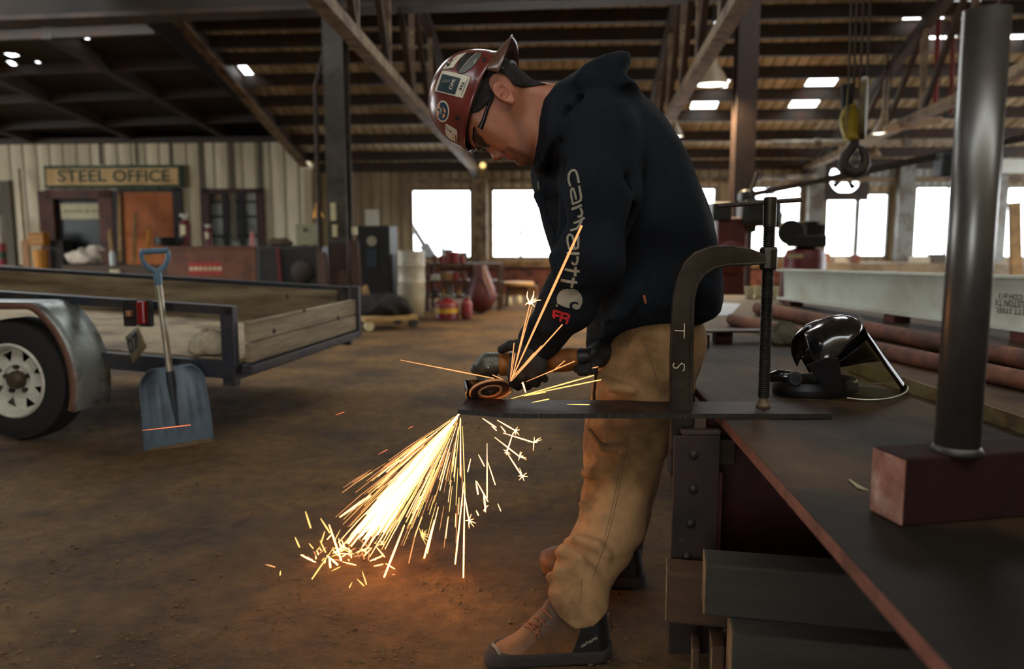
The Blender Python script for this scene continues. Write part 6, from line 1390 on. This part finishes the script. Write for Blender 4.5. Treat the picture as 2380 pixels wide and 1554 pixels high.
# ---- gloves (hands inside), fingers closed on the grinder
YG = 2.09
def hand(name, pal, fingers, lo, hi, cuff):
    g = Field(lo, hi, .0026); g.add(g.chain([(A(*p[:3]), p[3]) for p in pal], .012), .014)
    for fg in fingers: g.add(g.chain([(A(*p[:3]), p[3]) for p in fg], .004), .0045)
    for c_ in cuff: g.add(g.chain([(A(*p[:3]), p[3]) for p in c_], .006), .006)
    p, f = g.mesh(); p = relax(p, f, 1, .4); return skin(name, p, f, M_glove, man)
lo, hi = A(1140, 925, YG), A(1300, 750, YG)
hand('glove', [(1246, 790, 2.075, .036), (1232, 818, 2.062, .035), (1222, 838, 2.056, .034), (1214, 850, 2.058, .030), (1244, 848, 2.056, .030), (1210, 838, 2.062, .028)],
     [[(1196, 846, 2.052, .0140), (1190, 868, 2.046, .0130), (1194, 890, 2.066, .0125), (1204, 897, 2.092, .0115), (1212, 888, 2.112, .011)],
      [(1214, 852, 2.040, .0140), (1212, 872, 2.040, .0135), (1216, 891, 2.062, .0130), (1226, 896, 2.088, .012), (1232, 886, 2.108, .011)],
      [(1236, 852, 2.036, .0135), (1236, 870, 2.038, .0130), (1239, 886, 2.060, .0125), (1246, 890, 2.086, .0115), (1250, 880, 2.104, .011)],
      [(1256, 848, 2.042, .0120), (1258, 864, 2.046, .0115), (1261, 877, 2.064, .0110), (1266, 880, 2.086, .0105)],
      [(1228, 806, 2.060, .0150), (1206, 800, 2.060, .0140), (1186, 802, 2.068, .0132), (1166, 812, 2.082, .0118)]],
     (lo[0], 1.98, lo[2]), (hi[0], 2.17, hi[2]), [[(1243, 796, 2.04, .010), (1258, 800, 2.04, .010)], [(1226, 786, 2.045, .008), (1248, 812, 2.03, .008)]])
lo, hi = A(1310, 900, 2.18), A(1450, 770, 2.18)
hand('glove', [(1408, 812, 2.27, .036), (1392, 824, 2.23, .034), (1378, 830, 2.205, .030)],
     [[(1350, 818, 2.20, .0130), (1340, 828, 2.165, .0125), (1336, 842, 2.135, .012), (1340, 856, 2.118, .0115)],
      [(1366, 818, 2.19, .0130), (1354, 832, 2.15, .0130), (1346, 848, 2.120, .0125), (1350, 864, 2.108, .0120)],
      [(1382, 824, 2.18, .0130), (1372, 836, 2.145, .0130), (1364, 850, 2.120, .0125), (1362, 864, 2.110, .0115)],
      [(1396, 832, 2.18, .0120), (1388, 842, 2.15, .0120), (1380, 852, 2.130, .0110), (1376, 862, 2.120, .0105)],
      [(1372, 838, 2.22, .0145), (1348, 848, 2.205, .0135), (1326, 850, 2.19, .0120)]],
     (lo[0], 2.06, lo[2]), (hi[0], 2.34, hi[2]), [])
# ---- hard hat, worn back to front
M_hat = mat('dull_red_shell', rgb('#6e2f27'), .28, col2=rgb('#5c241f'), scale=9, var=.12, vscale=40, coat=.35, bump=.03, bscale=60)
M_hatin = mat('hat_inside', rgb('#4b3a31'), .5, var=.1)
hat = MB(); rim = at(1127, 238, YH); hr = Vector((-.36, 0, -.933)); _h0 = Vector((-.933, 0, .36)); _tl = radians(12)
hh = _h0 * cos(_tl) + Vector((0, sin(_tl), 0)); hs = Vector((0, -cos(_tl), 0)) + _h0 * sin(_tl)
def dome(a, b):
    th = 2 * pi * a; e = b * pi / 2 * .9999; cx, sx = cos(th), sin(th); k = cos(e) ** .86
    rg = .004 * math.exp(-(sin(th) * cos(e) / .22) ** 2) * sin(e) ** .3
    lip = .007 * max(0, 1 - b * 14)
    return rim + hr * ((.128 + lip) * cx * k) + hs * ((.106 + lip) * sx * k) + hh * ((.150 + rg) * sin(e) ** .92 - .004)
hat.grid(dome, 72, 40, True); hard = hat.build('hard_hat', M_hat, man, smooth=180, solid=.0025)
hat_tree = BVHTree.FromPolygons([tuple(v) for v in hat.v], hat.f)
bl = MB()
def bill(a, b):
    th = pi + radians(-62 + 124 * a); L_ = .052 * max(cos((a - .5) * pi * .98), 0) ** .55
    r0 = rim + hr * (.130 * cos(th)) + hs * (.108 * sin(th)); out = (hr * cos(th) + hs * sin(th) * .35)
    return r0 + out * (L_ * b) - hh * (.010 * b * b + .034 * b * abs(sin(th)) - .003)
bl.grid(bill, 40, 8); bl.build('peak', mat('peak_brown', rgb('#5b4036'), .25, col2=rgb('#452a24'), scale=10, coat=.3), hard, smooth=180, solid=.003)
bnd = MB(); bnd.grid(lambda a, b: rim + hr * (.112 * cos(2 * pi * a)) + hs * (.090 * sin(2 * pi * a)) + hh * (.020 - .022 * b), 40, 4, True); bnd.build('suspension_band', mat('band_dark', rgb('#2a2722'), .8, var=.1), hard, smooth=180, solid=.002)
rt = MB(); rt.grid(lambda a, b: rim + hr * (-.118 * cos(radians(-50 + 100 * a))) + hs * (.098 * sin(radians(-50 + 100 * a))) - hh * (.004 + .036 * b), 20, 5); rt.build('ratchet_strap', M_blackmatt, hard, smooth=180, solid=.008)
for x, y in ((1064, 274), (1125.5, 139.5)):
    mb = MB(); press(mb, *fill2(arc(x, y, 5, 5.5, 0, 340, 14), 4), hat_tree, .0022); mb.build('rivet_hole', M_black, hard)
M_stw = mat('sticker_white', rgb('#c9c4ae'), .5, var=.06); M_std = mat('sticker_slate', rgb('#26353a'), .45, var=.15, vscale=30); M_stg = mat('sticker_grey', rgb('#565a52'), .45, var=.1)
M_stk = mat('sticker_black', rgb('#1a1c1a'), .5, var=.1); M_stb = mat('sticker_blue', rgb('#17364f'), .45, var=.1); M_sto = mat('sticker_orange', rgb('#c98a63'), .5, var=.1)
def zh(x, y): return (1000 + x / 9.7125, 90 + y / 9.7125)
def zr(x, y): return (1000 + x / 10.3625, 210 + y / 10.3625)
def sticker(fills, parent=None):
    root = None
    for nm, fl_, m_, lf in fills:
        mb = MB(); press(mb, *(fl_ if isinstance(fl_, tuple) else fill2(fl_, 4.)), hat_tree, lf + .0014); o = mb.build(nm, m_, root or hard)
        root = root or o
    return root
sticker([('sticker', [zh(*p) for p in ((285, 730), (480, 760), (600, 790), (910, 880), (870, 1000), (740, 1345), (575, 1300), (130, 1185), (128, 1140), (200, 920))], M_stw, .0012),
         ('picture', [zh(*p) for p in ((290, 805), (700, 905), (570, 1270), (170, 1170))], M_std, .0018),
         ('lettering', text2('DPR', zh(515, 1030), 66, 7.2, 25, .01), M_stw, .0024), ('numerals', text2('352', zh(722, 1080), 64, 6.6, 20, .03), M_stk, .0024),
         ('small_print', stroke2([zh(715, 1280), zh(855, 920)], 1.1, 2), M_stk, .0024), ('building_shape', [zh(*p) for p in ((330, 930), (470, 940), (440, 1000), (230, 1000))], M_stg, .0022)])
sticker([('sticker', [zh(*p) for p in ((590, 700), (680, 480), (820, 350), (1060, 330), (1165, 345), (1130, 440), (960, 660), (760, 785), (660, 790))], M_stk, .0012), ('grey_half', [zh(*p) for p in ((665, 790), (850, 540), (1060, 335), (1165, 345), (1120, 460), (960, 660), (770, 785))], M_stg, .0018),
         ('lettering', text2('DPR', zh(750, 455), 52, 5, 17, .01), M_stg, .0022), ('numerals', text2('577', zh(1020, 530), 50, 4.6, 10, .01), M_stw, .0024), ('white_line', stroke2([zh(670, 780), zh(760, 640), zh(900, 470), zh(1050, 345)], .9, 2), M_stw, .0026)])
sticker([('sticker', [zh(*p) for p in ((285, 705), (390, 560), (620, 390), (840, 320), (700, 440), (600, 560), (540, 660), (440, 680))], M_stw, .0012), ('black_mark', [zh(*p) for p in ((375, 570), (470, 580), (450, 620), (395, 650))], M_stk, .0022), ('scrawl', stroke2([zh(450, 560), zh(520, 480)], 2.4, 2), M_stk, .0022), ('red_line', stroke2([zh(480, 560), zh(620, 430)], .8, 2), M_sto, .0022)])
sticker([('sticker', arc(*zr(320, 500), 14.8, 25, 0, 350, 28), M_stw, .0012), ('blue_disc', arc(*zr(315, 500), 12.4, 21, 0, 350, 28), M_stb, .0018), ('white_segment', [zr(*p) for p in ((345, 385), (400, 480), (400, 540), (345, 520))], M_sto, .0024), ('white_segment', [zr(*p) for p in ((325, 555), (390, 570), (370, 630), (315, 665))], M_sto, .0024),
         ('white_segment', [zr(*p) for p in ((265, 290), (265, 450), (190, 420), (215, 350))], M_sto, .0024), ('white_segment', [zr(*p) for p in ((175, 470), (240, 490), (235, 600), (190, 600))], M_sto, .0024), ('lettering', text2('DPR', zr(287, 480), 84, 4.4, 14, .01), M_stw, .0026)])
sticker([('sticker', [zr(*p) for p in ((372, 830), (400, 795), (430, 805), (640, 930), (665, 980), (660, 1250), (560, 1190), (480, 1150), (400, 1060), (375, 950))], M_stw, .0012), ('line_mark', stroke2([zr(400, 830), zr(405, 900), zr(500, 965)], 1.4, 2), M_stk, .0022), ('hook_mark', [zr(*p) for p in ((490, 945), (530, 960), (525, 1010), (500, 990))], M_stk, .0022),
         ('red_print', stroke2([zr(560, 1030), zr(590, 1180)], 2.2, 2), M_sto, .0022), ('black_print', stroke2([zr(625, 1060), zr(640, 1230)], 1.8, 2), M_stk, .0022)])
# ---- safety glasses
gl = MB(); M_frame = mat('black_frame', rgb('#0c0c0d'), .3, var=.05)
ga = [(1146, 214, YH - .083), (1143, 228, YH - .084), (1132, 254, YH - .082), (1124, 280, YH - .079), (1116, 298, YH - .074)]
gl.tube([at(*p) for p in ga], [.0035, .004, .0045, .0055, .007], 8)
lensp = [(1107, 303), (1118, 297), (1134, 295), (1141, 310), (1149, 336), (1140, 341), (1127, 344), (1112, 341), (1105, 325)]
glass = gl.build('safety_glasses', M_frame, man, smooth=50)
def lens(s_):
    n = 9; out = []
    def pt(x, y):
        k = (x - 1107) / 42; w = .066 - .040 * max(0, min(1, (y - 298) / 46)) ** 1.2
        p = at(x, y, YH); return Vector((p.x - .004, YH + s_ * w, p.z - .003))
    P2, f2 = fill2(lensp, 7.); mb = MB(); mb.add([pt(*q) for q in P2], f2); o = mb.build('lens', mat('smoked_lens', (.02, .012, .008), .06, spec=.8, var=0, coat=1.), glass, smooth=180, solid=.0018)
    fr_ = MB(); loop = [pt(*q) for q in lensp + lensp[:1]]; fr_.tube(loop, .0022, 6, False); fr_.build('lens_rim', M_frame, glass, smooth=60)
lens(-1); lens(1)
br_ = MB(); br_.tube([at(1122, 343, YH - .02), at(1116, 346, YH), at(1122, 343, YH + .02)], .003, 8); br_.build('bridge', M_frame, glass, smooth=60)
# ================================================================== ANGLE GRINDER
M_yel = mat('grinder_yellow', rgb('#9c5a14'), .55, col2=rgb('#643a10'), scale=8, var=.15)
M_gear = mat('cast_alloy', rgb('#5b5a50'), .45, .6, col2=rgb('#3a3832'), scale=12, var=.2)
M_guard = mat('plated_guard', rgb('#8a8a84'), .3, .9, var=.15)
M_disc = mat('grinding_disc', rgb('#3a1d14'), .8, col2=rgb('#57281a'), scale=40, var=.3)
M_disc_lit = mat('disc_rim_lit', rgb('#d89a68'), .7, var=.2)  # edge brightened in colour for the spark light falling on it
M_flange = mat('flange_nut', rgb('#7a6a58'), .35, .8, var=.15)
gr = thing('angle_grinder', 'black and yellow angle grinder held by the man, its disc against the bar end', 'angle grinder', at(1139, 908, 2.12))
dn_ = Vector((.19, -.60, -.77)).normalized(); dc = at(1139, 905, 2.118)
m = MB(); m.lathe([(.0, 0), (.0575, .0), (.0575, .004), (.0, .004)][1:3] + [], dc, dn_, 48); m.build('disc', M_disc, gr, smooth=40)
m = MB(); m.lathe([(.0535, .0045), (.0575, .005), (.0580, .002), (.0575, -.001), (.0535, -.0005)], dc, dn_, 56, False); m.build('disc_rim_lit', M_disc_lit, gr, smooth=180)
m = MB()
m.lathe([(.034, .0042), (.032, .006), (.028, .006), (.026, .0042)], dc, dn_, 40, False); m.build('disc_label_ring', M_disc_lit, gr, smooth=60)
m = MB(); m.lathe([(.021, .004), (.021, .008), (.017, .0095), (.010, .0095), (.010, .012), (.006, .012), (.006, .008)], dc, dn_, 28); m.build('flange_nut', M_flange, gr, smooth=35)
g0 = dc - dn_ * .058
ax_ = (at(1392, 834, 2.13) - at(1140, 850, 2.11)).normalized()
m = MB(); m.lathe([(.012, 0), (.020, -.006), (.026, -.020), (.030, -.034)], dc, dn_, 24); m.build('spindle_collar', M_gear, gr, smooth=40)
hd_ = at(1124, 853, 2.125); f1 = Field(np.array(hd_) - .075, np.array(hd_) + np.array((.085, .075, .075)), .003)
f1.add(f1.chain([(np.array(at(1112, 856, 2.13)), .022), (np.array(at(1135, 846, 2.122)), .030), (np.array(at(1158, 843, 2.118)), .029)], .01)); f1.add(f1.chain([(np.array(dc - dn_ * .022), .026), (np.array(dc - dn_ * .05), .030)], .01), .012)
p_, f_ = f1.mesh(); skin('gear_head', relax(p_, f_, 1), f_, M_gear, gr)
def G(t, up=0., sd=0.): return at(1158, 845, 2.118) + ax_ * t + UZ * up + Vector((0, -1, 0)) * sd
for k in ((.0, .018, .02), (.012, .018, .022), (.0, -.004, .031)):
    m = MB(); m.ball(at(1136, 838, 2.118) + ax_ * (k[0]) + UZ * (k[1] - .01) + Vector((0, -k[2], 0)), .0045, 10, 6); m.build('screw', M_guard, gr, smooth=180)
m = MB(); m.lathe([(.0295, 0), (.033, .004), (.034, .020), (.032, .030)], G(0), ax_, 28); m.build('yellow_collar', M_yel, gr, smooth=40)
m = MB(); m.lathe([(.032, .028), (.030, .045), (.027, .075), (.027, .105), (.031, .125)], G(0), ax_, 28); m.build('motor_body', M_blackmatt, gr, smooth=60)
m = MB(); m.lathe([(.031, .124), (.033, .132), (.033, .190), (.030, .215)], G(0), ax_, 28, sx=.85); m.build('rear_handle', M_yel, gr, smooth=40)
m = MB(); m.lathe([(.029, .212), (.027, .240), (.018, .250)], G(0), ax_, 20); m.build('end_cap', M_blackmatt, gr, smooth=40)
# guard: part ring round the disc on the far left
e1 = Vector((-1, 0, 0)); e1 = (e1 - dn_ * e1.dot(dn_)).normalized(); e2 = dn_.cross(e1); e2 = e2 if e2.y > 0 else -e2
gd = MB()
def gfn(a, b):
    th = radians(-22 + 180 * a); return dc + (e1 * cos(th) + e2 * sin(th)) * .066 - dn_ * (.030 - .034 * b)
gd.grid(gfn, 30, 4); gd.build('wheel_guard', M_guard, gr, smooth=180, solid=.003)
gt = MB(); gt.grid(lambda a, b: gfn(a, 0).lerp(dc - dn_ * .030, b * .8), 30, 3); gt.build('guard_top', M_guard, gr, smooth=180, solid=.002)
cd = MB(); cd.tube([G(.246), at(1388, 838, 2.15), at(1386, 862, 2.17), at(1380, 915, 2.20), at(1382, 960, 2.22)] + [at(1400, 1060, 2.32), at(1440, 1160, 2.55), at(1470, 1210, 2.72), Vector((.42, 2.9, .010)), Vector((.5, 3.5, .010)), Vector((.8, 4.0, .010))], .0042, 8)
cd.build('power_cord', M_black, gr, smooth=60)
# ================================================================== SPARKS
E_w = emitter('spark_white', (1.0, .36, .105), 11.0, True); E_y = emitter('spark_yellow', (1.0, .58, .16), 2.1); E_o = emitter('spark_orange', (1.0, .38, .13), 1.5); E_r = emitter('spark_red', (1.0, .24, .10), 1.0)
S0 = at(1071, 957, 2.02)
rs = random.Random(5)
def gnd(px, py): return onz(px, py, .004)
st = MB()
def streak(mb, E, t0, t1, r, mi):
    mb.cur = mi; d = E - S0; a = S0 + d * t0; b = S0 + d * t1; sag = UZ * (-.02 * (t1 - t0))
    mid = (a + b) / 2 - sag * .5
    mb.tube([a, mid, b], [r * .55, r, r * .7], 5)
for i in range(330):                                   # the white-hot core
    E = gnd(rs.gauss(803, 20), rs.gauss(1298, 13)); t0 = rs.uniform(0, .45) ** 1.2; t1 = min(t0 + rs.uniform(.25, .55), rs.uniform(.74, 1.0)); streak(st, E, t0, max(t1, t0 + .1), rs.uniform(.0013, .0026), 0)
for i in range(90):
    E = gnd(rs.gauss(803, 15), rs.gauss(1296, 12)); streak(st, E, rs.uniform(.0, .12), rs.uniform(.35, .75), rs.uniform(.002, .003), 0)
for i in range(170):                                   # cooler threads round it
    E = gnd(rs.gauss(820, 55), rs.gauss(1296, 20)); t0 = rs.uniform(0.03, .6); t1 = min(t0 + rs.uniform(.1, .4), rs.uniform(.8, 1.)); streak(st, E, t0, t1, rs.uniform(.0006, .0010), rs.choice((1, 1, 2, 2, 0)))
for i in range(80):                                   # the looser right-hand edge of the jet
    x = 830 + 250 * rs.random() ** 1.7; E = gnd(x, rs.uniform(1280, 1345)); t0 = rs.uniform(.02, .7) ; t1 = min(t0 + rs.uniform(.08, .35), rs.uniform(.85, 1.)); streak(st, E, t0, t1, rs.uniform(.0006, .0012), rs.choice((0, 1, 1, 2)))
for i in range(40):                                    # and the left-hand edge
    E = gnd(rs.uniform(700, 790), rs.uniform(1190, 1290)); t0 = rs.uniform(.02, .5); streak(st, E, t0, min(t0 + rs.uniform(.1, .35), .8), rs.uniform(.0006, .0011), rs.choice((1, 2, 2, 0)))
for i in range(60):                                    # splash where it meets the dirt
    p = gnd(rs.gauss(820, 45), rs.gauss(1290, 16)); d = Vector((rs.gauss(0, 1), rs.gauss(0, 1), abs(rs.gauss(.5, .5)))).normalized(); L_ = rs.uniform(.01, .05); st.cur = rs.choice((0, 0, 1, 2)); st.tube([p, p + d * L_ * .5, p + d * L_], [.0012, .0016, .0005], 5)
o = st.build('spark_jet', [E_w, E_y, E_o]); tag(o, 'dense white-hot jet of sparks pouring from the bar end to the dirt floor', 'sparks', kind='stuff')
def spark(p0, p1, Y0, Y1, w, m_, label, group=None, burst=0, end=True, bend=0.):
    a, b = at(*p0, Y0), at(*p1, Y1); r = w / 2 / F * ((Y0 + Y1) / 2)
    mb = MB(); mid = (a + b) / 2 + UZ * bend
    mb.tube([a, a.lerp(mid, .7), b.lerp(mid, .7), b], [r * .35, r * .8, r, r * .8] if end else [r * .8, r, r * .8, r * .35], 6)
    if burst:
        rb = random.Random(int(p0[0] * 7 + p1[1])); d0 = (b - a).normalized(); L_ = burst / F * Y1
        for k in range(7):
            d = (d0 * .4 + Vector((rb.gauss(0, .8), rb.gauss(0, .4), rb.gauss(0, .8)))).normalized(); q = L_ * rb.uniform(.5, 1.1)
            mb.tube([b, b + d * q * .5, b + d * q - UZ * q * .1], [r * .7, r * .5, r * .12], 5)
    o = mb.build('spark', m_); tag(o, label, 'spark', group)
g1, l1 = 'sparks thrown up from the disc', 'thin orange spark streaking up from the grinder disc'
spark((1187, 886), (1352, 524), 2.02, 1.86, 6, E_o, 'longest bright spark streaking up across the printed sleeve')
spark((1189, 884), (1231, 708), 2.02, 1.95, 3.2, E_o, 'upward spark that bursts into a little star left of the sleeve', None, 0)
b_ = at(1231, 706, 1.95)
mb = MB()
for q, bn in (((1226, 677), -4), ((1241, 676), 4), ((1257, 697), 3), ((1246, 694), 0), ((1221, 708), 0), ((1242, 712), 0)): e = at(*q, 1.95); mb.tube([b_, (b_ + e) / 2 + Vector((bn * .001, 0, .004)), e], [.0020, .0013, .0004], 5)
o = mb.build('spark', E_w); tag(o, 'white star-shaped spark burst in the air left of the sleeve', 'spark')
for p0, p1, w in (((1188, 882), (1236, 712), 2.6), ((1190, 884), (1307, 754), 3.2), ((1187, 880), (1259, 803), 2.4), ((1192, 878), (1241, 820), 2.6), ((1185, 885), (1195, 797), 2.4), ((1187, 880), (1197, 820), 2.0), ((1200, 872), (1254, 808), 2.4), ((1189, 884), (1228, 740), 2.0)): spark(p0, p1, 2.02, 1.90, w, E_o, l1, g1)
spark((1148, 879), (930, 836), 2.06, 2.0, 3.2, E_o, 'long orange spark flying left from the grinder head', None, 0, False)
spark((1170, 882), (1145, 871), 2.03, 2.0, 2.4, E_o, 'short spark lying across the grinder guard')
g2, l2 = 'sparks flying right over the bar', 'fine spark flying right between the glove and the bar'
for p0, p1, w, mm in (((1222, 887), (1336, 839), 2.8, E_o), ((1282, 864), (1313, 838), 2.2, E_o), ((1188, 926), (1380, 872), 3.2, E_y), ((1200, 922), (1397, 882), 3., E_y), ((1236, 935), (1276, 927), 3, E_y), ((1218, 920), (1268, 911), 2.4, E_y), ((1318, 939), (1370, 940), 2.6, E_y), ((1376, 855), (1390, 852), 2.4, E_o)): spark(p0, p1, 2.0, 1.96, w, mm, l2, g2)
spark((1222, 912), (1216, 893), 1.99, 1.99, 4, E_w, 'little white flash of a spark under the near glove', None, 8)
g3, l3 = 'sparks scattering under the bar', 'short white spark falling below the bar, right of the jet'
for p0, p1, w, bst in (((1122, 972), (1153, 993), 3, 0), ((1156, 976), (1199, 1001), 3, 14), ((1170, 1006), (1241, 1028), 3.2, 20), ((1193, 1004), (1178, 1050), 3, 10), ((1150, 1016), (1208, 1061), 3, 16), ((1176, 1048), (1214, 1107), 3, 22), ((1132, 1030), (1132, 1157), 2.6, 0), ((1134, 1074), (1151, 1126), 2.6, 0),
                       ((1112, 1056), (1126, 1083), 2.6, 0), ((1106, 1117), (1111, 1148), 4, 0), ((1108, 1118), (1134, 1165), 3, 0), ((1124, 1146), (1128, 1180), 4.4, 12), ((1143, 990), (1154, 1000), 2.4, 0), ((1164, 990), (1175, 1004), 2.6, 0), ((1094, 1066), (1087, 1096), 2.6, 0), ((1157, 1170), (1164, 1187), 2, 0), ((1107, 1186), (1112, 1197), 3.4, 0)):
    spark(p0, p1, 2.10, 2.14, w, E_w, l3, g3, bst)
spark((1075, 990), (1081, 1150), 2.06, 2.14, 2.4, E_y, 'yellow spark dropping straight down beside the jet'); spark((1080, 1130), (1077, 1344), 2.16, 2.45, 3.4, E_w, 'longest spark falling almost to the dirt right of the jet', None, 8); spark((1078, 1120), (1058, 1310), 2.15, 2.5, 3.4, E_w, 'second long spark falling right of the jet')
spark((1078, 1140), (1090, 1210), 2.15, 2.3, 3, E_w, 'forked spark bursting on the right of the jet', None, 20); spark((982, 1230), (980, 1245), 2.42, 2.44, 4, E_y, 'round yellow spark burst low in the jet', None, 26)
g4, l4 = 'sparks skittering over the dirt', 'short glowing spark bouncing off the dirt where the jet lands'
for p0, p1, w, mm in (((710, 1188), (722, 1226), 4, E_y), ((745, 1204), (767, 1238), 4, E_y), ((765, 1219), (793, 1302), 4.4, E_w), ((686, 1248), (696, 1271), 3.6, E_y), ((699, 1289), (726, 1302), 4.4, E_w), ((744, 1256), (757, 1283), 3.4, E_y), ((772, 1277), (725, 1345), 3.8, E_y), ((842, 1327), (852, 1358), 3, E_y), ((830, 1345), (846, 1361), 3, E_y), ((617, 1311), (639, 1317), 3.4, E_o),
                      ((652, 1326), (651, 1336), 3, E_y), ((718, 1262), (728, 1274), 2.6, E_y), ((818, 1353), (812, 1365), 3, E_y), ((940, 1220), (893, 1340), 4.4, E_w), ((1010, 1208), (986, 1296), 4, E_w), ((968, 1230), (950, 1308), 2.6, E_o), ((790, 1201), (860, 1152), 5, E_w), ((755, 1234), (746, 1262), 3, E_y), ((765, 1296), (768, 1318), 5, E_w), ((760, 1290), (785, 1312), 5, E_w)):
    ya, yb = onz(*p0, .05).y, onz(*p1, .01).y; spark(p0, p1, ya, yb, w, mm, l4, g4)
spark((443, 987), (330, 1000), 1.9, 1.9, 3., E_r, 'red spark streak flying in front of the blue shovel', None, 0, False)
for p0, p1, lab in (((800, 957), (780, 964), 'faint red spark in the air above the open dirt'), ((960, 990), (948, 996), 'faint red spark left of the top of the jet'), ((901, 1044), (878, 1056), 'faint red spark left of the middle of the jet')): spark(p0, p1, 2.1, 2.1, 2.2, E_r, lab, None, 0, False)

# ================================================================== GRAVEL AND CLODS ON THE DIRT
gv = MB(); rg = random.Random(31)
M_grv = mat('gravel_stone', rgb('#6e5638'), .95, col2=rgb('#4a3924'), scale=30, var=.3)
n_ = 0
while n_ < 4200:
    Y = 1.75 + 3.2 * rg.random() ** 1.7; X = rg.uniform(-.66, .66) * Y * 1.05
    if X > .36 and Y < 5.5: continue
    r_ = abs(rg.gauss(0, .0030)) + .0010
    if rg.random() < .02: r_ *= 2.2
    c = Vector((X, Y, r_ * .25 - .002)); n_ += 1
    vs = []
    for ax in ((1, 0, 0), (-1, 0, 0), (0, 1, 0), (0, -1, 0), (0, 0, .7), (0, 0, -.7)):
        vs.append(c + Vector(ax) * (r_ * rg.uniform(.7, 1.3)) + Vector((rg.uniform(-.3, .3), rg.uniform(-.3, .3), rg.uniform(-.2, .2))) * r_)
    gv.add(vs, [(0, 2, 4), (2, 1, 4), (1, 3, 4), (3, 0, 4), (2, 0, 5), (1, 2, 5), (3, 1, 5), (0, 3, 5)])
o = gv.build('gravel', M_grv, None, smooth=50); tag(o, 'loose gravel and clods strewn over the packed dirt floor', 'gravel', kind='stuff')
